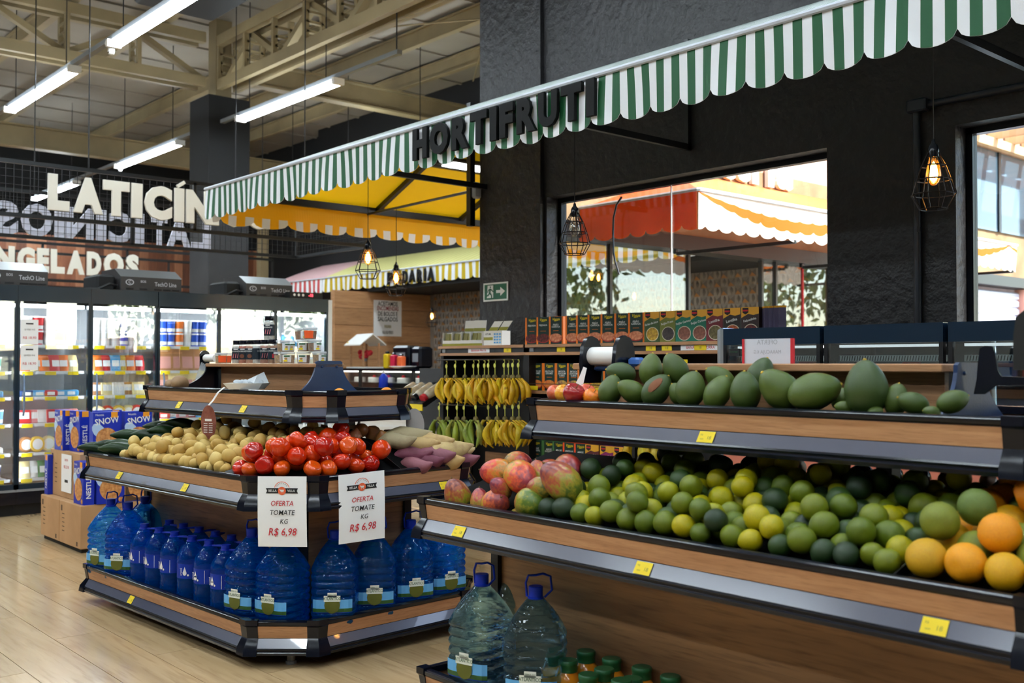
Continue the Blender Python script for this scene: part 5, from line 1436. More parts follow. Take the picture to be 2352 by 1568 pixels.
# shelf rows in the middle unit
row = [(1233,['SELETA DE','LEGUMES'],7,'mixed vegetables box, first on the middle shelf'),(1262,['SELETA DE','LEGUMES'],7,'mixed vegetables box, second on the middle shelf'),(1291,['BATATA','DOCE EM','CUBOS'],8,'sweet potato cubes box, third on the middle shelf'),(1318,['BATATA','DOCE EM','CUBOS'],8,'sweet potato cubes box, fourth on the middle shelf'),(1342,['GRÃO'],2,'chickpea box behind the bag strip on the middle shelf'),(1372,['MILHO'],2,'sweetcorn box behind the apples on the middle shelf'),(1402,['MILHO'],2,'sweetcorn box behind the avocados on the middle shelf')]
for px,ws_,k,lb in row: place(vbox(lb, ws_, pict[k], bx_or, 'boxes on the middle shelf'),True,px,860,4.97,1.10,.15)
gside = [K('box_side_green',70,120,66,.45)]*3+[K('box_side_red',240,80,30,.45)]*2
for i,(px,ws_,lb) in enumerate(((1232,['ARROZ','INTEGRAL'],'green sided box, first on the low shelf'),(1261,['ARROZ','INTEGRAL'],'green sided box, second on the low shelf'),(1284,['MIX DE','QUINOA'],'green sided box, third on the low shelf'),(1308,['LENTILHA'],'red sided box on the low shelf'),(1334,['ARROZ'],'red sided box beside the maroon ones on the low shelf'))): place(vbox(lb, ws_, pict[5], gside[i], 'boxes on the low shelf'),True,px,1040,4.97,.55,.15)
for i,(px,base,lb) in enumerate(((1360,(84,30,34),'maroon gold box on the low shelf'),(1394,(128,30,90),'magenta gold box on the low shelf'),(1425,(128,30,90),'magenta gold box at the low shelf end'))): place(cbox(lb,'Lentilha',pict[5],K('cboxl_%d' % i,*base,.45),'boxes on the low shelf'),True,px,1040,4.97,.55,.1)
# --- snack cartons on the first unit
wc, ol = K('carton_white',234,232,224,.5), K('carton_olive',150,146,50,.5)
pouch = K('pouch_olive',132,124,36,.35)
for i,(px,lb) in enumerate(((1030,'first, at the rack end'),(1051,'second'),(1072,'third'),(1093,'fourth, beside the white-printed one'))):
    p = at(px,770,Y=4.98); t = thing('display_carton','small open display carton with snack bags, '+lb,'carton',(p.x,p.y,ZB),.55,'snack display cartons')
    MB().box(-.05,0,0,.05,.09,.045).box(-.05,0,.045,-.046,.09,.11).box(.046,0,.045,.05,.09,.11).box(-.05,.086,.045,.05,.09,.11).build('carton', [wc], t, local=True)
    MB().box(-.051,-.001,.0,.051,0,.02).build('olive_band', [ol], t, local=True)
    for q in (-.02,.02): MB().rings([[(q-.018,.02,.03),(q+.018,.02,.03),(q+.018,.06,.03),(q-.018,.06,.03)],[(q-.018,.035,.10),(q+.018,.035,.10),(q+.018,.042,.10),(q-.018,.042,.10)]]).build('pouch', [pouch], t, local=True)
    if i > 1: MB().add([(-.05,.088,.11),(.05,.088,.11),(.055,.10,.2),(-.045,.10,.2)],[(0,1,2,3)]).build('flap', [wc], t, local=True); MB().add([(-.048,.0855,.115),(.048,.0855,.115),(.05,.089,.14),(-.046,.089,.14)],[(0,1,2,3)]).build('flap_band', [ol], t, local=True)
p = at(1132,770,Y=4.96); t = thing('display_carton','white display carton printed with a blue table, open flap up','carton',(p.x,p.y,ZB),.1,'snack display cartons')
MB().box(-.095,0,0,.095,.09,.11).build('carton', [wc], t, local=True)
MB().box(-.096,-.001,.04,.0,0,.062).build('olive_band', [ol], t, local=True)
d = MB()
for a in range(3):
    for b in range(4): d.quad((.02+a*.027,-.001,.022+b*.021),(1,0,0),(0,0,1),.02,.013)
d.build('table_print', [lab_sky], t, local=True); MB().text('ATUM',(-.05,-.001,.085),.02,bold=.01).build('title', [ink], t, local=True)
for x in (-.05,.05):
    MB().add([(x-.044,.05,.11),(x+.044,.05,.11),(x+.07,.09,.185),(x-.02,.09,.185)],[(0,1,2,3)]).build('flap', [wc], t, local=True)
    MB().add([(x-.043,.0485,.113),(x+.045,.0485,.113),(x+.055,.063,.14),(x-.034,.063,.14)],[(0,1,2,3)]).build('flap_band', [ol], t, local=True)

# --- bananas
def banana_mesh(L=.19, R=.0205):
    """a finger hanging from its stalk, bowed towards +x"""
    m = MB(); rs = []; n = 10
    rad = [.36,.40,.72,.95,1.05,1.08,1.05,.98,.82,.45,.22]
    for i in range(n+1):
        t = i/n
        x = .055*math.sin(PI*(t*.95)**.9); z = -L*t
        rs.append([(x+R*rad[i]*math.cos(2*PI*k/7),R*rad[i]*math.sin(2*PI*k/7),z) for k in range(7)])
    return m.rings(rs)
ban_me = banana_mesh().mesh('banana',[ban_m],0)
hook_y = K('hook_yellowgreen',206,206,92,.5)
hook_me = MB().disc((0,-.004,.075),(1,0,0),(0,0,1),.014,.017,12).tube([(0,0,.0),(0,0,.065)],.0035,5).tube([(0,0,.088),(.006,0,.10),(.002,0,.115),(-.008,0,.112)],.003,5).mesh('hook',[hook_y])
crown_me = ball(8,6,lumpy(.022,.018,.02,.1,2)).mesh('crown',[K('banana_crown',110,96,50,.7)],0)
rb = random.Random(5)
def bunch(loc, col, n, label, grp, sc=1.0, rz=0):
    t = thing('banana_bunch', label, 'bananas', loc, rz, grp)
    meshobj('crown', crown_me, t, (0,0,0)); meshobj('hook', hook_me, t, (0,0,.01))
    for k in range(n):
        u = -1+2*(k+.5)/n; lay = k % 2
        cc = tuple(x*rb.uniform(.8,1.1) for x in col[:3])+(1,)
        o = meshobj('banana', ban_me, t, (.052*u,-.014-.024*lay,-.006-.02*abs(u)*lay), (0,0,0), sc*rb.uniform(.88,1.04), cc)
        o.rotation_euler = Euler((.12-.2*lay, -.22*u+rb.uniform(-.06,.06), (0 if u > 0 else PI)+rb.uniform(-.7,.7)), 'XYZ')
    return t
Yc = [(226,178,24),(216,166,22),(232,188,34)]
lst = [(1026,4.86),(1046,4.80),(1068,4.84),(1088,4.88),(1099,4.80),(1113,4.84),(1122,4.78),(1137,4.85),(1158,4.80),(1168,4.86),(1178,4.78),(1191,4.82)]
for i,(px,y) in enumerate(lst):
    p = at(px,866,Y=y)
    bunch(p, c(*Yc[i % 3]), 7, 'ripe yellow banana bunch in the upper row, '+('nearest the bakery' if i == 0 else 'hung %s from the bakery end' % ['','second','third','fourth','fifth','sixth','seventh','eighth','ninth','tenth','eleventh','twelfth'][i]), 'upper row of banana bunches', 1.0)
gc = [(132,146,44),(120,140,44),(146,156,50),(128,150,70),(140,156,64),(206,176,34),(214,176,30),(220,182,36),(210,170,28)]
lst = [(1009,4.74),(1028,4.80),(1050,4.76),(1066,4.82),(1093,4.74),(1122,4.82),(1142,4.76),(1160,4.80),(1178,4.74),(1192,4.8)]
for i,(px,y) in enumerate(lst):
    p = at(px,962,Y=y); k = min(i,8); green = i < 5
    bunch(p, c(*gc[k]), 7, ('green' if green else 'yellow')+' banana bunch in the lower row, '+('nearest the bakery' if i == 0 else '%s from the bakery end' % ['','second','third','fourth','fifth','sixth','seventh','eighth','ninth','tenth'][i]), 'lower row of banana bunches', 1.0)
for i,px in enumerate((1467,1503,1536)):
    p = at(px,1000,Y=4.84); bunch(p, c(210,180,40), 7, 'yellow banana bunch glimpsed under the avocado shelf, '+nth[i], 'bananas behind the gondola', 1.1)
for r_, z in ((r1,1.30),(r1,.955),(r3,1.27),(r3,.98)):
    x0 = -6.39 if r_ is r1 else -4.39; x1 = -5.45 if r_ is r1 else -3.57
    MB().tube([(x0,4.84,z+.02),(x1,4.84,z+.02)],.006,6).build('hanging_rod', [steel_black], r_)

# --- small tilted rack left of the bananas with jars
t = thing('bottle_rack', 'black slanted rack with red-capped jars beside the banana unit', 'rack', (-6.75,4.95,0))
for z in (.98,.60):
    MB().prism([(0,0),(.03,.0),(.33,.16),(.33,.19),(.0,.03)], lambda p:(-6.95,4.78+p[0],z+p[1]-.03), lambda p:(-6.5,4.78+p[0],z+p[1]-.03)).build('slanted_shelf', [rk_b], t)
    MB().box(-6.95,4.775,z-.06,-6.5,4.785,z-.01).build('price_edge', [tag_y], t)
MB().box(-6.98,5.1,0,-6.48,5.16,1.25).build('back', [rk_b], t)
gj = M('garlic_jar', c(206,196,176), c(168,148,116), scale=14, rough=.15)
for z in (.98,.60):
    for i in range(4):
        x = -6.88+i*.115; o = thing('garlic_jar','red-capped jar lying on the %s slanted shelf, %s from the bakery' % ('upper' if z > .8 else 'lower', nth[i]),'jar',(x,4.83,z+.045),0,'jars on the slanted rack')
        o.rotation_euler = (-PI/2+.5+PI,0,0)
        MB().lathe([(.001,0),(.04,0),(.042,.01),(.042,.14),(.03,.16),(.001,.16)],12).move(0,0,-.17).build('glass', [gj], o, local=True, smooth=50)
        MB().lathe([(.001,0),(.034,0),(.034,.03),(.001,.03)],12).build('cap', [red_ink if i % 2 else black], o, local=True, smooth=35)

# --- exit sign
a, b = at(1110,650,Y=5.25), at(1166,650,Y=5.25); z1, z0 = at(1110,651,Y=5.25).z, at(1110,693,Y=5.25).z
t = thing('exit_sign', 'green and white exit sign with running figure and arrow on the black wall', 'sign', ((a.x+b.x)/2,5.25,z0))
t_w, t_g = K('sign_white',232,238,234,.4), K('sign_green',10,94,64,.4)
MB().box(a.x,5.252,z0,b.x,5.258,z1).build('plate', [t_w], t)
Wd, Hd = b.x-a.x, z1-z0
f = MB().box(a.x+Wd*.05,5.25,z0+Hd*.09,b.x-Wd*.05,5.252,z1-Hd*.09).build('green_field', [t_g], t)
Q = lambda u,v: (a.x+Wd*u,5.2485,z0+Hd*v)
MB().add([Q(.16,.18),Q(.42,.18),Q(.42,.86),Q(.19,.86)],[(0,1,2,3)]).build('door_symbol', [t_w], f)
MB().add([Q(.54,.42),Q(.71,.42),Q(.71,.26),Q(.90,.5),Q(.71,.74),Q(.71,.58),Q(.54,.58)],[(0,1,2,3,4,5,6)]).build('arrow', [t_w], f)
g = MB().disc((Q(.31,.76)[0],5.247,Q(.31,.76)[2]),(1,0,0),(0,0,1),Wd*.025,Hd*.055,10)
lim = [((.30,.68),(.28,.45),.06),((.28,.45),(.35,.34),.045),((.35,.34),(.36,.18),.04),((.28,.46),(.23,.34),.045),((.23,.34),(.13,.28),.04),((.30,.66),(.38,.58),.03),((.38,.58),(.42,.50),.03),((.30,.66),(.22,.60),.03),((.22,.60),(.2,.48),.03)]
for p, q, w in lim: g.bar((Q(*p)[0],5.247,Q(*p)[2]),(Q(*q)[0],5.247,Q(*q)[2]),Wd*w,.0008,up=(0,1,0))
g.build('running_figure', [t_g], f)

# --- pipe, junction box, cable on the wall
pipe_m = K('pipe_black',26,32,42,.3)
p = at(2104,245,Y=5.27)
t = thing('conduit', 'black conduit pipe with junction box on the wall between the windows', 'conduit', (p.x,5.28,1.2))
MB().tube([(p.x,5.275,0),(p.x,5.275,p.z)],.02,10).build('pipe', [pipe_m], t, smooth=40)
MB().lathe([(.0235,0),(.0235,.03)],10,o=(p.x,5.275,2.0)).build('coupling', [pipe_m], t)
MB().cbox(p.x-.04,5.23,p.z-.035,p.x+.07,5.3,p.z+.035,.008).build('junction_box', [pipe_m], t)
MB().tube([(p.x+.07,5.275,p.z),(3.0,5.275,p.z)],.02,10).build('pipe', [pipe_m], t, smooth=40)
pts = [at(x,y,Y=5.40) for x,y in ((1428,452),(1416,470),(1409,500),(1408,540),(1409,580),(1413,600),(1422,630))]
tag(MB().tube(pts,.008,6).build('loose_cable', [pipe_m], smooth=60), 'loose black cable hanging from the top of the window', 'cable')
# bracket plate seen under the awning: conduit box and rail of the corner lamps
t = thing('lamp_rail', 'thin black pipe carrying a pendant under the yellow awning', 'pipe', (-7.4,5.2,2.65))
A_, B_ = at(845,492,X=-7.95), at(1092,437,Y=5.24)
MB().tube([A_,B_],.012,8).build('pipe', [pipe_m], t, smooth=40)
MB().cbox(B_.x-.06,B_.y-.05,B_.z-.07,B_.x+.05,B_.y+.03,B_.z+.06,.012).build('connection_box', [K('box_grey_blue',168,180,196,.4)], t)

# --- cage pendants
cage_m = K('cage_black',24,18,16,.35, metal=.5)
glass_am = glassy('bulb_amber',(1,.78,.42,1),refl=.06,body=(1,.55,.1,1),body_w=.06)
glass_cl = glassy('bulb_clear',(.98,.95,.88,1),refl=.10)
fil_on = M('filament_lit',(1,.6,.2,1),emit=46,ecol=(1,.55,.16,1))
fil_off = K('filament_off',170,120,70,.4,metal=.6)
def pendant(label, p, ztop, lit):
    """p = centre of the bottom ring"""
    t = thing('cage_pendant', label, 'pendant lamp', p, .2)
    R = [(.058,0),(.093,.062),(.074,.125),(.053,.185),(.022,.243)]
    n = 8
    for r, z in R[:4]:
        MB().tube([(r*math.cos(2*PI*k/n),r*math.sin(2*PI*k/n),z) for k in range(n)],.003,5,closed=True).build('ring', [cage_m], t, local=True)
    for k in range(n):
        a = 2*PI*k/n; MB().tube([(r*math.cos(a),r*math.sin(a),z) for r,z in R],.0028,5).build('wire', [cage_m], t, local=True)
    MB().lathe([(.001,.222),(.022,.222),(.023,.245),(.023,.258),(.019,.272),(.010,.283),(.006,.30),(.001,.302)],14).build('socket', [black], t, local=True, smooth=40)
    MB().tube([(0,0,.30),(0,0,ztop-p[2])],.003,5).build('cord', [black_matt], t, local=True)
    MB().lathe([(.001,.10),(.012,.104),(.026,.125),(.031,.148),(.027,.178),(.019,.205),(.0155,.222)],14).build('bulb', [glass_am if lit else glass_cl], t, local=True, smooth=60)
    if lit: MB().lathe([(.001,.114),(.014,.128),(.019,.15),(.013,.185),(.001,.205)],8).build('filament', [fil_on], t, local=True, smooth=60)
    else:
        m = MB()
        for k in range(4):
            a = PI*k/2; m.tube([(.006*math.cos(a),.006*math.sin(a),.2),(.012*math.cos(a),.012*math.sin(a),.14)],.0008,4)
        m.build('filament', [fil_off], t, local=True)
    return t
pendant('lit cage pendant nearest the corner, in front of the yellow awning', at(845,640,Y=4.25), 2.955, True)
pendant('unlit cage pendant with clear bulb in front of the window', at(1320,584,Y=4.22), 2.945, False)
pendant('lit cage pendant by the conduit on the black wall', at(2145,480,Y=4.25), 2.955, True)
k_ = 0
while True:
    q_ = A_.lerp(B_,k_); v_ = q_-Vector((0,0,CAMZ))
    if 1176+FPX*v_.dot(_R)/v_.dot(_FW) >= 910: break
    k_ += .005
p = at(910,679,d=v_.dot(_FW)); p.x, p.y = q_.x, q_.y; pendant('lit cage pendant hanging lower from the thin pipe', p, q_.z+.012, True)
p = at(992,750,d=15.5); pendant('small lit pendant in front of the patterned bakery tiles', p, 2.44, True)
p = at(1375,665,d=13.2); pendant('small lit pendant seen through the window by the yellow scallops', p, 2.44, True)
p = at(1457,708,d=13.4); pendant('small lit pendant seen low through the window glass', p, 2.44, True)

# --- bag dispensers on the gondola board
def bag_disp(label, X, Yc, z, roll=True):
    t = thing('bag_dispenser', label, 'bag dispenser', (X,Yc,z))
    fin = [(-.034,-.075),(.034,-.075),(.042,.0),(.036,.06),(.022,.09),(.0,.10),(-.022,.09),(-.036,.06),(-.042,0)]
    for x in (X-.09,X+.075):
        MB().prism(fin, lambda p:(x,Yc-.05+p[0]*1.3,z+.03+p[1]), lambda p:(x+.018,Yc-.05+p[0]*1.3,z+.03+p[1])).build('fin', [black], t, smooth=30)
    MB().lathe([(.001,0),(.034,0),(.034,.145),(.001,.145)],20,o=(X-.071,Yc-.05,z+.055),ax='x').build('roll', [white], t, smooth=40)
    MB().cbox(X-.06,Yc-.06,z,X+.13,Yc+.06,z+.018,.006).build('base', [blue_pl], t)
    MB().cbox(X+.10,Yc-.05,z+.018,X+.15,Yc+.0,z+.05,.008).build('clip', [K('clip_blue',70,110,180,.3)], t)
    return t
bag_disp('bag roll holder with a white roll at the far end of the gondola', -2.60, 2.80, 1.268)
w_ = [at(x,y,Y=2.62) for x,y in ((1340,842),(1332,862),(1322,880),(1312,900),(1330,905),(1340,880),(1348,845))]
tag(MB().add(w_,[(0,1,2,3,4,5,6)]).build('bag_strip', [paper]), 'white bag end hanging down towards the apples', 'bag')
t = thing('bag_dispenser', 'dark blue bracket of a bag holder at the near gondola end', 'bag dispenser', (-1.32,2.8,1.27))
pts = [at(x,y,Y=2.80) for x,y in ((2236,905),(2243,870),(2246,830),(2250,800),(2262,794),(2280,796),(2286,815),(2292,852),(2300,864),(2400,868),(2400,884),(2290,884),(2262,905))]
MB().prism(pts, lambda p: p, lambda p: p+Vector((-.01,.03,0))).build('bracket', [black], t)
pts = [at(x,y,Y=2.62) for x,y in ((2327,850),(2327,770),(2333,728),(2352,712),(2400,720),(2420,850))]
MB().prism(pts, lambda p: p, lambda p: p+Vector((-.01,.03,0))).build('fin', [black_matt], t)

# --- glass display freezers under the windows
navy = K('freezer_navy',18,38,56,.15); fr_in = K('freezer_inner',120,128,132,.5); vent = K('freezer_vent',206,208,204,.4)
fg = glassy('freezer_glass',(.80,.88,.90,1),refl=.10)
FYf = 4.6
def freezer(x0, x1, label, left=False):
    t = thing('display_freezer', label, 'freezer', ((x0+x1)/2,4.9,0))
    g = .012
    MB().box(x0+g,FYf,0,x1-g,5.2,.86).build('lower_body', [K('freezer_red',206,120,96,.5)], t)
    MB().box(x0+g,FYf-.002,.80,x1-g,FYf,.86).build('price_rail', [tag_y], t)
    MB().box(x0+g,FYf,1.395,x1-g,5.15,1.485).build('top_panel', [navy], t)
    MB().box(x0+g,5.1,.86,x1-g,5.15,1.395).build('back', [fr_in], t)
    MB().box(x0+g,FYf+.004,.86,x1-g,FYf+.010,1.395).build('glass_front', [fg], t)
    for x in (x0+g,x1-g-.02): MB().box(x,FYf,.86,x+.02,FYf+.03,1.395).build('post', [steel_black], t)
    m = MB().box(x0+.04,FYf+.1,1.305,x1-.04,FYf+.12,1.335)
    m.build('vent_strip', [vent], t)
    d = MB(); n = int((x1-x0-.1)/.014)
    for i in range(n):
        x = x0+.05+i*.014; d.add([(x,FYf+.098,1.308),(x+.005,FYf+.098,1.308),(x+.010,FYf+.098,1.332),(x+.005,FYf+.098,1.332)],[(0,1,2,3)])
    d.build('vent_slots', [ink], t)
    MB().box(x0+.03,FYf+.05,1.22,x1-.03,5.1,1.23).build('shelf', [fr_in], t)
    lg = M('freezer_light',(1,1,1,1),emit=.7)
    MB().box(x0+.05,FYf+.08,1.375,x1-.05,FYf+.11,1.388).build('light_strip', [lg], t)
    if left:
        MB().cbox(x0-.03,FYf-.01,.0,x0+.012,5.15,1.49,.012).build('side_panel', [K('freezer_side',190,196,202,.25,metal=.6)], t)
        MB().box(x0+.05,FYf-.001,1.335,x0+.12,FYf+.003,1.375).build('sticker', [ink], t)
        MB().text('Inverter',(x0+.085,FYf-.003,1.358),.016).build('sticker_text', [cap_green], t)
    return t
freezer(-3.48,-2.855,'glass display freezer with a small dark sticker, next to the wall rack',True)
freezer(-2.855,-2.215,'glass display freezer in the middle, under the conduit')
freezer(-2.215,-1.55,'glass display freezer nearest, under the second window')
freezer(-1.55,-.9,'glass display freezer beyond the frame edge')
fd = [K('pack_%d' % i,*a,.3) for i,a in enumerate(((40,44,66),(90,60,60),(60,90,140),(150,50,50),(90,96,90)))]
rf = random.Random(2)
for i in range(22):
    x = -3.4+i*.115; h = rf.uniform(.05,.11)
    o = MB().cbox(-.045,-.03,0,.045,.03,h,.006).build('frozen_pack', [fd[i % 5]]); o.location = (x,FYf+.16+rf.uniform(0,.05),1.23); o.rotation_euler = (0,0,rf.uniform(-.4,.4))
    tag(o, '%s frozen pack inside the glass freezers, %s' % (['dark blue','brownish','blue','red','grey'][i % 5], 'near the wall rack' if i < 6 else ('under the conduit' if i < 12 else 'nearest the frame edge')), 'food pack', 'packs inside the freezers')

# ================================================================ coolers
cool_f = K('cooler_frame',20,38,52,.25); cool_in = K('cooler_inside',200,206,210,.5); shelf_w = K('cooler_shelf',226,232,236,.35)
door_g = glassy('cooler_glass',(.95,.97,.98,1),refl=.11)
cool_l = M('cooler_light',(1,1,1,1),emit=26,ecol=(.92,.97,1,1))
CFX = -9.28; CW = .603
SZ = [.30,.52,.77,1.00,1.22,1.45]
def cooler(label, y0):
    t = thing('display_cooler', label, 'cooler', (CFX-.35,y0+CW/2,0), group='glass door coolers')
    x0, x1, y1 = CFX-.72, CFX, y0+CW
    MB().box(x0,y0,.0,x1-.06,y1,.10).build('plinth', [black_matt], t)
    MB().box(x0,y0,.10,x1+.01,y1,.22).build('kick_panel', [black], t)
    MB().box(x0,y0,.205,x1+.015,y1,.225).build('bumper', [grey], t)
    MB().box(x0,y0,.22,x0+.04,y1,1.95).build('back', [cool_in], t)
    MB().box(x0,y0,1.80,x1-.02,y1,1.95).build('roof', [cool_f], t)
    MB().box(x1-.02,y0,1.82,x1+.02,y1,1.955).build('header', [cool_f], t)
    for y in (y0,y1-.02): MB().box(x1-.03,y,.22,x1+.012,y+.02,1.82).build('door_stile', [cool_f], t)
    MB().box(x1-.03,y0,.22,x1+.012,y1,.27).build('door_sill', [cool_f], t)
    MB().box(x1-.004,y0+.02,.27,x1+.002,y1-.02,1.82).build('door_glass', [door_g], t)
    MB().tube([(x1+.03,y0+.045,.85),(x1+.05,y0+.045,.9),(x1+.05,y0+.045,1.15),(x1+.03,y0+.045,1.2)],.009,6).build('handle', [K('handle_blue_grey',130,150,180,.2,metal=.4)], t, smooth=50)
    MB().box(x1-.12,y0+.03,1.775,x1-.07,y1-.03,1.80).build('light', [cool_l], t)
    MB().box(x1-.06,y0+.024,.3,x1-.045,y0+.034,1.75).build('light', [cool_l], t)
    for z in SZ:
        MB().box(x0+.04,y0+.02,z-.012,x1-.1,y1-.02,z).box(x1-.1,y0+.02,z-.022,x1-.09,y1-.02,z+.004).build('shelf', [shelf_w], t)
        for k in range(3):
            y = y0+.11+k*.19; MB().box(x1-.092,y-.045,z-.032,x1-.086,y+.045,z+.0).build('price_tag', [tag_y], t)
    return t
cb = ['first glass cooler door at the frame edge','glass cooler door with two white price papers','glass cooler door with the brightest window glare','glass cooler door with blue and orange tubs on top','glass cooler door behind the spice jars','glass cooler door next to the wooden wall']
Y0 = [1.97,2.575,3.18,3.79,4.39,4.99]
for y, lb in zip(Y0, cb): cooler(lb, y)
# end cheek
tag(MB().box(CFX-.72,5.595,0,CFX+.02,5.64,1.95).build('cooler_end_panel', [K('cooler_end',206,212,218,.4)]), 'pale end panel closing the cooler row beside the wooden wall', 'panel')
# papers on the door
for k,z in enumerate((1.56,1.34)):
    t = thing('price_paper', 'white price paper on the cooler door, '+('upper' if k == 0 else 'lower')+' of two', 'paper', (CFX+.012,2.66,z-.1))
    MB().box(CFX+.008,2.60,z-.105,CFX+.011,2.74,z+.105).build('sheet', [paper], t)
    MB().text('R$ 18,90',(CFX+.0125,2.67,z-.05),.03,(0,1,0)).build('price_print', [red_ink], t)
    MB().quad((CFX+.0125,2.67,z+.07),(0,1,0),(0,0,1),.06,.012).text('QUEIJO KG',(CFX+.0125,2.67,z+.02),.018,(0,1,0)).build('name_print', [ink], t)
# --- goods in the coolers
pl_m = M('goods_plain', objcol=True, rough=.4, col2=(.9,.9,.92,1), scale=12, rand=1)
wht = K('goods_white',236,238,238,.4)
def g_tub():
    m = MB().lathe([(.001,0),(.038,0),(.045,.10),(.001,.10)],12,mi=0).lathe([(.047,.10),(.047,.112),(.001,.113)],12,mi=1)
    m.lathe([(.0395,.012),(.0418,.04)],12,mi=1); return m.mesh('tub',[pl_m,wht],50)
def g_pack(): return MB().cbox(-.02,-.055,0,.02,.055,.105,.006,0).box(.0195,-.038,.035,.0215,.038,.085,1).mesh('pack',[pl_m,wht])
def g_wheel():
    m = MB().lathe([(.001,-.022),(.055,-.022),(.062,-.012),(.062,.012),(.055,.022),(.001,.022)],18,o=(0,0,.062),ax='x',mi=0)
    m.disc((.0225,0,.062),(0,1,0),(0,0,1),.042,.042,14,1); return m.mesh('cheese',[pl_m,wht],40)
def g_block(): return MB().cbox(-.035,-.06,0,.035,.06,.05,.008,0).box(.034,-.03,.012,.0355,.03,.038,1).mesh('block',[pl_m,wht])
def g_bag():
    m = MB(); n = 8; rs = []
    for z, w, d in ((0,.055,.03),(.05,.058,.032),(.11,.05,.02),(.13,.045,.003)): rs.append([(d*math.sin(2*PI*k/n),w*math.cos(2*PI*k/n),z) for k in range(n)])
    m.rings(rs,0).quad((.0335,0,.06),(0,1,0),(-.1,0,1),.06,.05,1); return m.mesh('bag',[pl_m,wht],50)
def g_card(): return MB().cbox(-.012,-.075,0,.012,.075,.20,.006,0).box(.011,-.05,.02,.014,.05,.12,1).mesh('slices',[pl_m,M('ham_pink',c(206,150,140),rough=.35)])
def g_bottle(): return MB().lathe([(.001,0),(.028,0),(.03,.01),(.03,.085),(.012,.11),(.012,.12),(.001,.12)],10,mi=0).lathe([(.015,.12),(.015,.135),(.001,.135)],10,mi=1).mesh('bottle',[pl_m,wht],50)
GM = {'tub':g_tub(),'pack':g_pack(),'cheese wheel':g_wheel(),'block':g_block(),'bag':g_bag(),'slice pack':g_card(),'bottle':g_bottle()}
CL = {'red':(196,40,44),'orange':(234,120,40),'blue':(30,80,190),'white':(232,232,228),'cream':(238,220,160),'yellow':(236,196,80),'pink':(232,150,150),'green':(60,130,80),'sky blue':(90,170,220),'navy':(34,60,110),'brown':(176,126,80),'teal':(40,160,150)}
LAY = [ # per door: rows from the top shelf down: (kind, colours, count)
 [('tub',['white','red'],3),('tub',['red','teal','orange'],4),('block',['navy','sky blue'],3),('tub',['sky blue','teal'],4),('block',['cream','white'],3),('tub',['navy','cream'],4)],
 [('tub',['white','red'],4),('bag',['orange','cream','yellow','red'],5),('block',['navy','sky blue','red'],4),('pack',['red','pink','white'],5),('cheese wheel',['brown','yellow','cream'],4),('bag',['cream','white','green'],5)],
 [('tub',['blue','white','white'],5),('bag',['orange','red','sky blue','yellow'],5),('pack',['brown','cream','white'],4),('cheese wheel',['cream','red','yellow'],4),('block',['red','cream','yellow'],4),('tub',['white','sky blue'],4)],
 [('tub',['blue','blue','orange','white'],5),('slice pack',['brown','brown','cream'],3),('slice pack',['brown','cream'],3),('block',['red','sky blue','pink'],4),('bag',['red','yellow','pink'],4),('bag',['yellow','red'],4)],
 [('tub',['white','red'],5),('bag',['cream','pink'],5),('pack',['white','cream'],4),('block',['red','yellow'],4),('bottle',['white','pink'],5),('bag',['yellow','red'],4)],
 [('bottle',['white','sky blue'],5),('tub',['white','cream'],5),('pack',['white','pink'],4),('block',['cream','white'],4),('bottle',['white','yellow'],5),('bag',['cream'],4)]]
dn = ['in the cooler at the frame edge','behind the door with price papers','behind the door with the brightest glare','behind the door with blue and orange tubs','in the cooler behind the spice jars','in the cooler next to the wooden wall']
sn = ['top shelf','second shelf','third shelf','fourth shelf','fifth shelf','lowest shelf']
rg = random.Random(17)
for di, rows_ in enumerate(LAY):
    for si,(kind, cols, n) in enumerate(rows_):
        z = SZ[5-si]
        n += 1
        for k in range(n):
            y = Y0[di]+.07+(CW-.14)*(k+.5)/n+rg.uniform(-.008,.008); cn = cols[k % len(cols)] if rg.random() < .8 else rg.choice(cols)
            nm = 'dairy_'+kind.replace(' ','_')
            for lv in range(2 if kind in ('tub',) and si == 0 else 1):
                o = meshobj(nm, GM[kind], None, (CFX-.155+rg.uniform(-.01,.01),y,z+.001+lv*.114*1.1), (0,-.12 if kind in ('pack','bag','slice pack') else 0,rg.uniform(-.15,.15)), (1.1,1.05,1.12), c(*CL[cn]))
                tag(o, f'{cn} dairy {kind} on the {sn[si]}, {dn[di]}', kind, f'goods {sn[si]} {dn[di]}')
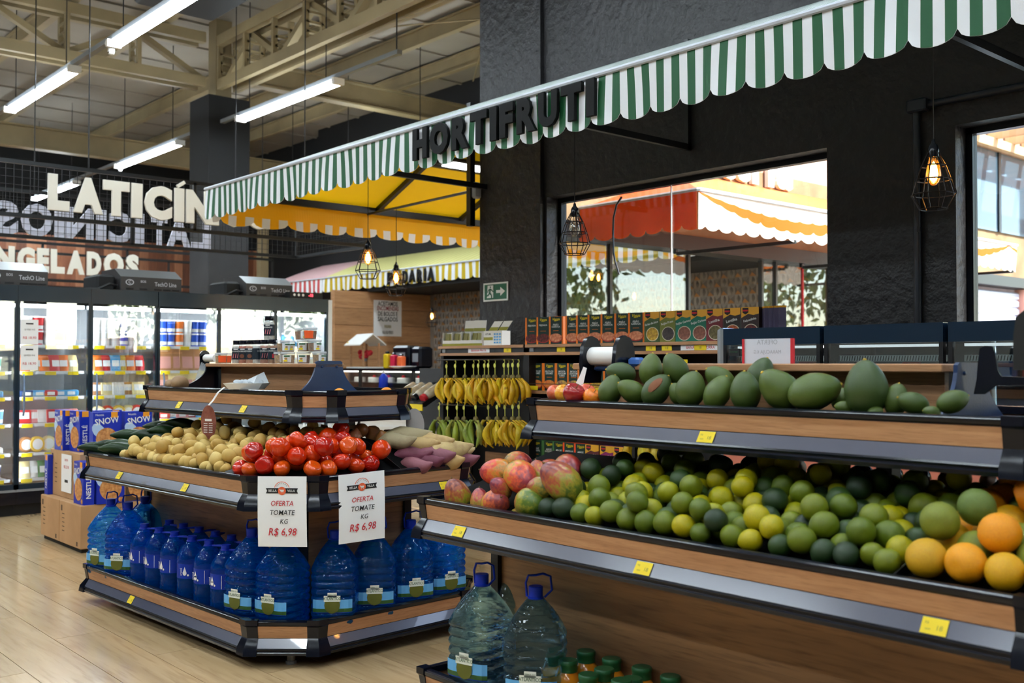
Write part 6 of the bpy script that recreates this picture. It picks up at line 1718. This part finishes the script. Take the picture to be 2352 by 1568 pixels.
# --- compressor boxes on top
cm = M('compressor_grey', c(66,62,62), c(54,52,52), scale=3, rough=.45); cm_top = K('compressor_top',110,112,114,.35,metal=.5)
lgrey = K('print_light_grey',190,190,194,.5)
def comp(y0, L, label):
    X0 = -9.42
    t = thing('compressor_box', label, 'compressor', (X0-.3,y0+L/2,1.955), group='compressor boxes on the coolers')
    z = 1.956
    prof = [(0,0),(0,.135),(-.16,.215),(-.5,.215),(-.5,0)]
    MB().prism(prof, lambda p:(X0+p[0],y0,z+p[1]), lambda p:(X0+p[0],y0+L,z+p[1])).build('casing', [cm], t)
    MB().add([(X0+.002,y0-.004,z+.135),(X0+.002,y0+L+.004,z+.135),(X0-.16,y0+L+.004,z+.218),(X0-.16,y0-.004,z+.218)],[(0,1,2,3)]).build('sloped_top', [cm_top], t)
    x = X0+.002
    d = MB().text('TechO Line',(x,y0+L*.73,z+.075),.055,(0,1,0),bold=.015,sx=.8)
    d.text('EOS',(x,y0+L*.36,z+.095),.03,(0,1,0),bold=.02)
    for i in range(12):
        a0, a1 = 2*PI*i/12, 2*PI*(i+1)/12; f = lambda a, r: (x,y0+L*.14+r*math.cos(a),z+.085+r*.7*math.sin(a))
        d.add([f(a0,.03),f(a0,.04),f(a1,.04),f(a1,.03)],[(0,1,2,3)])
    d.text('C',(x,y0+L*.14,z+.085),.04,(0,1,0),bold=.02)
    d.build('print', [lgrey], t)
    for q in (.14,.36,.6,.75,.9): MB().box(X0-.004,y0+L*q-.035,z+.018,X0+.003,y0+L*q+.035,z+.032).build('slot', [black_matt], t)
    MB().cbox(X0-.45,y0-.19,z,X0-.08,y0-.02,z+.15,.02).build('side_unit', [black_matt], t)
    MB().tube([(X0-.05,y0-.02,z+.05),(X0+.0,y0-.1,z+.06),(X0-.02,y0-.2,z+.01),(X0-.05,y0-.3,z+.005)],.012,6).build('hose', [black_matt], t, smooth=60)
yy = lambda px: at(px,640,X=-9.42).y
comp(yy(278),yy(417)-yy(278),'dark grey compressor box on the coolers, middle one left of the column')
comp(yy(566),yy(672)-yy(566),'dark grey compressor box on the coolers, beside the red striped awning')
comp(yy(-30),yy(110)-yy(-30),'dark grey compressor box on the coolers, cut by the frame edge')
p = at(702,686,X=-9.3)
t = thing('controller', 'small black controller with red digits on the cooler top', 'controller', p)
MB().box(-9.4,p.y-.18,1.956,-9.3,p.y+.2,2.02).build('case', [black_matt], t)
MB().text('-18',(-9.298,p.y+.06,1.99),.04,(0,1,0),bold=.02).build('digits', [M('red_led',(1,.05,.08,1),emit=3,ecol=(1,.05,.08,1))], t)
d = MB()
for k in range(3): d.disc((-9.298,p.y-.13+k*.05,1.99),(0,1,0),(0,0,1),.014,.014,10)
d.build('buttons', [white], t)

# ================================================================ stacked cartons and cereal boxes beyond the island
kraft = M('kraft_board', c(186,146,104), c(172,132,92), scale=4, rough=.8)
ce_b = K('cereal_blue',22,46,168,.4); flake = M('cereal_flakes', c(220,160,96), c(170,104,52), scale=45, rough=.6); milk = K('milk_print',180,206,236,.5)
yel = K('cereal_yellow',240,156,30,.45)
t = thing('pallet_base', 'low dark pallet under the stacked cartons', 'pallet', (-7.6,2.75,0))
MB().box(-8.0,2.42,.0,-7.2,3.25,.03).build('deck', [black_matt], t)
def carton(x0,x1,y0,y1,z0,z1,label):
    t = thing('cardboard_carton', label, 'carton', ((x0+x1)/2,(y0+y1)/2,z0), group='stacked cardboard cartons')
    MB().cbox(x0,y0,z0,x1,y1,z1,.004).build('box', [kraft], t)
    d = MB(); 
    for k in range(5): d.quad((x0+(x1-x0)*.2,y0-.001,z0+(z1-z0)*(.3+.1*k)),(1,0,0),(0,0,1),.05,.006)
    d.quad((x1-.06,y0-.001,z0+.03),(1,0,0),(0,0,1),.03,.03).quad((x0+.05,y0-.001,z1-.05),(1,0,0),(0,0,1),.03,.04)
    d.text('NESTLE',(x1+.001,(y0+y1)/2,z1-.045),.03,(0,1,0)).build('print', [K('kraft_ink',86,64,44,.8)], t)
    MB().box(x0+.0,(y0+y1)/2-.02,z1-.0005,x1,(y0+y1)/2+.02,z1+.001).build('tape', [K('tape_brown',160,116,70,.3)], t)
carton(-8.02,-7.61,2.40,2.95,.03,.325,'brown carton at the bottom of the stack, next to the coolers')
carton(-7.60,-7.17,2.40,2.95,.03,.325,'brown carton at the bottom of the stack, next to the island')
carton(-8.0,-7.36,2.46,2.95,.326,.66,'brown carton of the second layer carrying a white paper')
carton(-7.35,-7.17,2.66,2.95,.326,.62,'brown carton behind the blue cereal boxes')
t = thing('price_paper', 'white price paper taped upright on the second-layer carton', 'paper', (-7.62,2.45,.36))
MB().box(-7.73,2.452,.37,-7.52,2.456,.64).build('sheet', [paper], t)
MB().text('R$ 22,90',(-7.62,2.4505,.55),.03).text('SNOW',(-7.62,2.4505,.60),.024).build('print', [red_ink], t)
MB().quad((-7.62,2.4505,.45),(1,0,0),(0,0,1),.07,.02).build('logo', [ink], t)
def cereal(loc, rz, label):
    """front faces local -y (0.19 wide), side faces +x (0.07)"""
    t = thing('cereal_box', label, 'cereal box', loc, rz, 'blue cereal boxes')
    w, d_, h = .19, .075, .29
    MB().box(-w/2,0,0,w/2,d_,h).build('carton', [ce_b], t, local=True)
    MB().disc((.0,-.001,h*.35),(1,0,0),(0,0,1),w*.4,h*.27,18).build('flakes', [flake], t, local=True)
    MB().disc((-.055,-.0005,h*.55),(.8,0,.6),(-.6,0,.8),.04,.06,12).build('milk', [milk], t, local=True)
    MB().text('SNOW',(.0,-.002,h*.78),.06,(1,0,.12),(-.12,0,1),bold=.02,sx=.9).text('Nestlé',(-.05,-.002,h*.93),.022).build('title', [white], t, local=True)
    MB().box(.03,-.002,h*.86,.075,-.0005,h*1.0).build('yellow_flag', [yel], t, local=True)
    MB().box(w/2-.0005,d_*.2,h*.86,w/2+.001,d_*.8,h).build('side_flag', [yel], t, local=True)
    MB().text('NESTLÉ',(w/2+.001,d_/2,h*.4),.045,(0,0,1),(0,-1,0),bold=.02).build('side_name', [white], t, local=True)
    MB().disc((.07,-.0015,h*.08),(1,0,0),(0,0,1),.018,.018,10).build('nut', [flake], t, local=True)
    return t
c0 = cereal((-7.27,2.42,.326),0,'blue cereal box standing on the corner of the lower cartons')
for loc,rz,lb in (((-7.16,2.60,.326),PI/2,'blue cereal box with a big flakes picture facing the island'),((-7.17,2.80,.326),PI/2,'blue cereal box partly hidden by the water jugs'),((-8.02,2.52,.326),-PI/2,'blue cereal box at the cooler side of the stack'),
                  ((-7.82,2.46,.661),0,'blue cereal box on top of the stack, nearest the coolers'),((-7.60,2.50,.661),.05,'blue cereal box on top, second'),((-7.30,2.62,.661),PI/2,'blue cereal box on top facing the island'),((-7.28,2.84,.661),PI/2,'blue cereal box on top at the back'),((-7.55,2.72,.661),PI/2-.1,'blue cereal box on top in the middle')):
    clone(c0, loc, rz, lb)

# ================================================================ bakery counter
ct = thing('bakery_counter', 'dark bakery counter with glass cases and white wavy front panels', 'counter', (-11,8.3,0))
ga_ = glassy('case_glass',(.93,.95,.95,1),refl=.05)
cx0, cx1, cy0, cy1 = -13.6, -7.2, 7.95, 8.6
MB().box(cx0,cy0,0,cx1,cy1,.12).build('plinth', [black_matt], ct)
MB().box(cx0,cy0+.02,.12,cx1,cy1,.62).build('body', [black_matt], ct)
wv = M('wavy_white', c(226,226,224), rough=.3, bump=1.0, bscale=9)
for k in range(5):
    a = cx0+.05+k*1.27; m = MB(); n = 14
    for i in range(n):
        z0_, z1_ = .14+.42*i/n, .14+.42*(i+1)/n
        y0_, y1_ = cy0-.012*abs(math.sin(i*.9)), cy0-.012*abs(math.sin((i+1)*.9))
        m.add([(a,y0_,z0_),(a+1.2,y0_,z0_+.02),(a+1.2,y1_,z1_+.02),(a,y1_,z1_)],[(0,1,2,3)])
    m.build('front_panel', [wv], ct)
for x in np.arange(cx0,cx1+.1,1.28): MB().bar((x,cy0+.02,.6),(x,cy0+.02,1.2),.04,.04).build('post', [black_matt], ct)
MB().box(cx0,cy0,1.18,cx1,cy1,1.215).build('top', [black], ct)
MB().box(cx0,cy0+.005,.63,cx1,cy0+.01,1.18).build('case_glass', [ga_], ct)
for z in (.66,.84,1.02): MB().box(cx0+.02,cy0+.06,z-.008,cx1-.02,cy1-.05,z).build('case_shelf', [K('case_shelf',90,92,92,.3)], ct)
MB().box(cx0,cy1-.03,.62,cx1,cy1,1.18).build('case_back', [K('case_back',96,96,98,.4)], ct)
MB().box(cx0+.05,cy0+.05,1.165,cx1-.05,cy0+.08,1.178).build('case_light', [M('case_light',(1,.95,.85,1),emit=6,ecol=(1,.93,.8,1))], ct)
bread = [M('bread_%d' % i,c(*a),c(*b),scale=30,rough=.6) for i,(a,b) in enumerate((((206,130,56),(160,84,30)),((222,156,70),(190,110,40)),((190,110,60),(140,70,36))))]
loaf = [ball(10,7,lumpy(.055,.04,.032,.06,i)).mesh('bun',[bread[i]],0) for i in range(3)]
rk = random.Random(8)
for z, s in ((1.02,'upper'),(.84,'middle'),(.66,'lowest')):
    for k in range(22):
        x = -10.6+k*.15
        if s == 'upper' and k % 5 == 3: continue
        o = meshobj('bread_roll', loaf[k % 3], None, (x+rk.uniform(-.03,.03),cy0+.14+rk.uniform(0,.08),z+.03), (0,0,rk.uniform(0,3)), rk.uniform(.9,1.2))
        tag(o, 'golden baked roll on the %s shelf of the bakery case' % s, 'bread roll', 'rolls on the %s bakery shelf' % s)
for k in range(5):
    t = thing('cream_cake','white cream cake in the bakery case, '+['nearest the wooden wall','second','third','fourth','fifth'][k],'cake',(-12.6+k*.36,cy0+.2,1.02),0,'cakes in the bakery case')
    MB().lathe([(.001,0),(.09,0),(.09,.06),(.08,.07),(.001,.07)],14).build('cake', [wht], t, local=True, smooth=40); MB().lathe([(.001,.07),(.03,.07),(.02,.1),(.001,.105)],8).build('topping', [red_ink], t, local=True)
# things on the counter: little stall, pots, trays
p = at(838,838,Y=8.2); zc = 1.216
t = thing('wooden_stall', 'small wooden stall model with white gable roof on the bakery counter', 'stall', (p.x,8.2,zc), -.2)
for x in (-.24,.24):
    for y in (-.12,.12): MB().bar((x,y,.02),(x,y,.36),.025,.025).build('post', [wood_shelf], t, local=True)
MB().prism([(-.2,.34),(0,.50),(.2,.34),(.2,.325),(0,.482),(-.2,.325)], lambda q:(-.32,q[0],q[1]), lambda q:(.32,q[0],q[1])).build('roof', [white], t, local=True)
MB().box(-.32,-.16,0,.32,.16,.02).build('base', [white], t, local=True)
for k in range(9): ball(8,6,lambda v: v*.04).move(-.18+.045*k,.03*math.sin(k*2),.2+.03*math.cos(k*1.7)).build('red_berry', [red_ink], t, local=True, smooth=0)
MB().lathe([(.001,.1),(.03,.1),(.05,.17),(.001,.17)],10).build('pot', [grey], t, local=True)
MB().box(-.3,-.165,.33,-.24,-.16,.38).build('tag', [tag_y], t, local=True)
for px,w,h,col,lb in ((890,.11,.24,(226,190,30),'yellow pack on the bakery counter'),(905,.10,.22,(210,30,70),'pink pack behind the yellow one on the bakery counter'),(922,.12,.2,(226,100,50),'orange pack on the bakery counter')):
    p = at(px,840,Y=8.15); t = thing('counter_pack',lb,'pack',(p.x,8.15,zc)); MB().cbox(-w/2,-.04,0,w/2,.04,h*.85,.012).build('bag', [K('pk_'+lb[:6],*col,.35)], t, local=True); MB().cbox(-w*.3,-.02,h*.85,w*.3,.02,h,.01).build('tie', [black], t, local=True)
for px,w,h,lb in ((935,.4,.32,'black oven-like box on the bakery counter'),(970,.22,.30,'black coffee machine on the bakery counter')):
    p = at(px,840,Y=8.4); t = thing('counter_appliance',lb,'appliance',(p.x,8.4,zc)); MB().cbox(-w/2,-.12,0,w/2,.12,h,.03).build('case', [black], t, local=True); MB().box(-w*.3,-.122,h*.3,w*.3,-.12,h*.7).build('window', [grey], t, local=True)
p = at(925,846,Y=8.05); t = thing('cake_stand','white plate on the bakery counter edge','plate',(p.x,8.05,zc)); MB().lathe([(.001,0),(.12,.004),(.19,.03),(.18,.034),(.001,.012)],18).build('plate', [white], t, local=True, smooth=40)
p = at(878,880,Y=7.9); t = thing('blue_bottle','blue spray bottle hanging on the bakery case','bottle',(p.x,7.92,.93)); MB().lathe([(.001,0),(.06,0),(.065,.02),(.06,.17),(.02,.22),(.001,.22)],12).build('body', [cap_blue], t, local=True, smooth=40); MB().lathe([(.02,.22),(.02,.26),(.001,.26)],8).build('cap', [white], t, local=True)
# hand-lettered notice on the wooden wall
XW = -13.895
a, b = at(858,690,X=XW), at(922,693,X=XW); z1 = at(890,690,X=XW).z; z0 = at(890,772,X=XW).z
t = thing('notice_sheet', 'hand-lettered white notice sheet on the wooden bakery wall', 'notice', (XW,(a.y+b.y)/2,z0))
MB().box(XW,a.y,z0,XW+.006,b.y,z1).build('sheet', [paper], t)
H = z1-z0; ym = (a.y+b.y)/2; sz = H*.17; Lw = b.y-a.y
for s,q,mm,kx in (('ACEITAMOS',.90,ink,.62),('ENCOMENDAS',.77,K('dark_red_ink',140,30,44,.7),.55),('DE BOLOS E',.62,ink,.62),('SALGADOS',.47,ink,.68),('PADARIA',.27,ink_grey,.4),('FACA SEU PEDIDO',.10,ink,.32)):
    MB().text(s,(XW+.008,ym,z0+H*q),sz*(1 if q > .4 else .7),(0,1,0),bold=.02,sx=kx*1.15).build('line', [mm], t)

# ================================================================ outside, seen through the windows
gm = M('patio_paving', c(190,180,166), c(166,156,142), scale=2, rough=.8)
struct(MB().box(-6.38,5.5,-.15,14,40,-.02).build('ground_patio', [gm]))
# orange awning around the facade corner
OX, OY, OZ = -4.9, 6.2, 2.62
oa = thing('orange_awning', 'orange and cream awning with scalloped edge outside the window', 'awning', (-5.9,9,OZ))
valance((-6.17,OY),(1,0),OX+6.17,OZ,.26,.185,4,[0],wav=.02).build('front_valance', [o_s,o_w], oa)
YEND = 11.9
# the sunlit side: cream with one drooping orange stripe
m = MB(); n = 240; L = YEND-OY
def lev(i):
    y = OY+L*i/n; tt = (y % .185)/.185; t = ((y-OY)/2.75) % 1.0
    zb = OZ-.26-.045*math.sqrt(max(0,1-(2*tt-1)**2))
    f1 = .04+.40*math.sin(PI*t)**.8; f2 = min(.86,f1+.03+.30*math.sin(PI*t)**.7)
    return [(OX+.03*math.sin(y*2.3+q*1.5)*q,y,OZ+(zb-OZ)*q) for q in (0,f1,f2,1)]
for i in range(n):
    A2, B2 = lev(i), lev(i+1)
    for j in range(3): m.add([A2[j],A2[j+1],B2[j+1],B2[j]],[(0,1,2,3)],0 if j == 1 else 1)
m.build('side_valance', [o_s,o_w], oa)
slope((OX,OY,OZ),(OX,YEND,OZ),(-6.18,YEND,3.1),(-6.18,7.5,3.1),10,[0],sag=.02).build('top_fabric', [M('awning_faded_orange',c(206,112,58),rough=.6,translucent=.15)], oa)
slope((-6.17,OY,OZ),(OX,OY,OZ),(-6.17,7.5,3.1),(-6.175,7.5,3.1),6,[0],sag=.02).build('end_fabric', [M('awning_shaded_orange',c(190,70,8),rough=.6)], oa)  # shade of the end fabric is put into its darker orange
MB().tube([(-6.17,OY-.008,OZ),(OX,OY-.008,OZ),(OX+.008,OY,OZ),(OX+.008,YEND,OZ)],.015,6).build('tube', [tube_w], oa)
for y in (7.5,9.6,11.8): MB().bar((OX,y,OZ-.3),(-6.18,y,OZ-.3),.03,.03).bar((-6.2,y,OZ-.3),(-6.2,y,3.1),.03,.03).build('bracket', [steel_black], oa)
# glass shop front under the beam
sf = thing('shop_front', 'dark framed glass shop front under the orange awning', 'shop front', (-6.3,9,0))
sg_ = glassy('shopfront_glass',(.86,.9,.9,1),refl=.03)
for a, b in ((5.6,6.7),(6.7,7.8),(9.0,9.25),(9.25,10.3)):
    MB().box(-6.30,a+.015,.1,-6.294,b-.015,2.36).build('pane', [sg_], sf)
for y in (6.7,7.8,9.0,9.25,10.3): MB().bar((-6.3,y,0),(-6.3,y,2.36),.03,.05).build('mullion', [steel_black], sf)
MB().box(-6.31,9.75,.1,-6.285,9.775,2.36).build('red_strip', [red_ink], sf)
# roller shutter with frame further along
rs = thing('roller_shutter', 'grey roller shutter under the far end of the orange awning', 'shutter', (-6.3,11.6,0))
for k in range(20): MB().prism([(0,0),(.03,.02),(.03,.09),(0,.11)], lambda p:(-6.30+p[0],12.4,.05+k*.113+p[1]), lambda p:(-6.30+p[0],15.3,.05+k*.113+p[1])).build('slat', [K('shutter_grey',186,188,206,.4)], rs)
MB().box(-6.34,15.3,0,-6.2,15.7,2.35).build('side_post', [K('pink_post',226,160,140,.7)], rs)
# sign word above the awning
sg = thing('letter_sign', 'white lower-case letters on the pale brick wall above the orange awning', 'sign', (-6.17,9,3.2))
sp_ = []
for ch, a, b in (('C',1490,1530),('a',1532,1560),('f',1562,1585),('e',1587,1615),('t',1650,1682),('e',1684,1718),('r',1722,1752),('i',1757,1772),('a',1778,1814)):
    ya_, yb_ = at(a,430,X=-6.16).y, at(b,430,X=-6.16).y
    hh = {'t':.36,'i':.40,'f':.42,'C':.42}.get(ch,.28)
    letter(ch, (-6.17,(ya_+yb_)/2,3.10+hh/2), yb_-ya_, hh, .05, (0,1,0), bold=.05).build('letter', [wht], sg)
# upper glass band and pergola rafters on the far facade
up = thing('upper_windows', 'dark glass band on the upper facade seen through the second window', 'window band', (-6.15,14,3.2))
for a, b in ((11.2,12.75),(12.8,14.35),(14.4,15.95),(16,17.6)):
    MB().box(-6.16,a,3.1,-6.15,b,4.2).build('pane', [M('blue_glass',c(60,80,96),rough=.05,spec=1)], up)
    MB().box(-6.175,b-.01,3.1,-6.13,b+.06,4.2).build('mullion', [steel_black], up)
pg = thing('pergola', 'pale timber pergola rafters above the far facade', 'pergola', (-5.6,13,4.3))
tim = K('pale_timber',214,178,136,.7)
for y in np.arange(10.8,18,.55): MB().bar((-6.16,y,4.42),(-5.0,y,4.42),.08,.16).build('rafter', [tim], pg)
MB().bar((-5.05,10.7,4.28),(-5.05,18,4.28),.1,.12).build('beam', [tim], pg)
MB().bar((-6.1,10.7,4.28),(-6.1,18,4.28),.1,.12).build('beam', [tim], pg)
MB().bar((-5.05,17.9,0),(-5.05,17.9,4.25),.1,.1).build('post', [tim], pg)
# far building closing the view and trees
struct(MB().box(-6.35,10.3,0,-6.25,12.35,2.36).build('wall_shop_side', [facade_c]))
struct(MB().box(-14,19,0,-6.2,19.3,5.8).build('wall_far_building', [brick_p]))
leafm = [M('leaf_%d' % i, c(*a), rough=.5, translucent=.35) for i,a in enumerate(((108,130,60),(136,150,76),(88,112,58)))]
bark = K('bark',110,90,70,.9)
def tree(loc, R, H, label, sd, n=900):
    t = thing('tree', label, 'tree', loc, group='trees outside')
    rng = random.Random(sd)
    MB().tube([(0,0,0),(.1,.05,H*.35),(.0,.1,H*.7)],[.16,.12,.06],8).build('trunk', [bark], t, local=True)
    m = MB()
    for k in range(n):
        while True:
            p = Vector((rng.uniform(-1,1),rng.uniform(-1,1),rng.uniform(-1,1)))
            if p.length < 1 and p.length > .35: break
        p = Vector((p.x*R,p.y*R,H*.68+p.z*H*.36)); s = rng.uniform(.10,.2)
        e = Euler((rng.uniform(0,6),rng.uniform(0,6),rng.uniform(0,6))).to_matrix()
        m.add([p+e@Vector(q)*s for q in ((-.5,0,0),(0,-.35,0),(.8,0,.1),(0,.35,0))],[(0,1,2,3)],rng.randrange(3))
    tag(m.build('foliage', leafm, t, local=True), kind='stuff')
for i,(x,y,R_,H_,lb) in enumerate(((-1.6,10.2,1.5,4.2,'leafy tree mirrored in the shop front glass'),(1.2,12.5,1.8,5.2,'taller tree standing back in the patio'),(-2.6,16.5,1.6,5.0,'tree at the far end beside the pergola'),(3.5,9.0,1.6,4.6,'tree beyond the second window'),(-1.0,17.0,2.2,6.0,'large tree furthest away across the patio'))):
    tree((x,y,0),R_,H_,lb,i)
# parked car roof glimpse under the second window
cr = thing('parked_car', 'pale blue car windscreen glimpsed at the bottom of the windows', 'car', (-3.2,9.4,0))
pc = K('car_paint',150,176,186,.15); 
prof = [(-2.0,.3),(-2.0,.75),(-1.2,.9),(-.6,1.38),(.7,1.42),(1.5,1.0),(2.1,.9),(2.1,.3)]
MB().prism(prof, lambda p:(-3.9,9.4+p[0],p[1]), lambda p:(-2.3,9.4+p[0],p[1])).build('body', [pc], cr)
MB().prism([(-1.1,.92),(-.58,1.34),(.66,1.37),(1.38,1.0)], lambda p:(-2.295,9.4+p[0],p[1]), lambda p:(-2.29,9.4+p[0],p[1])).build('side_window', [M('blue_glass',c(60,80,96),rough=.05,spec=1)], cr)
for y in (8.1,10.8): MB().lathe([(.001,0),(.32,0),(.32,.2),(.001,.2)],16,o=(-2.49,y,.32),ax='x').build('wheel', [black_matt], cr)
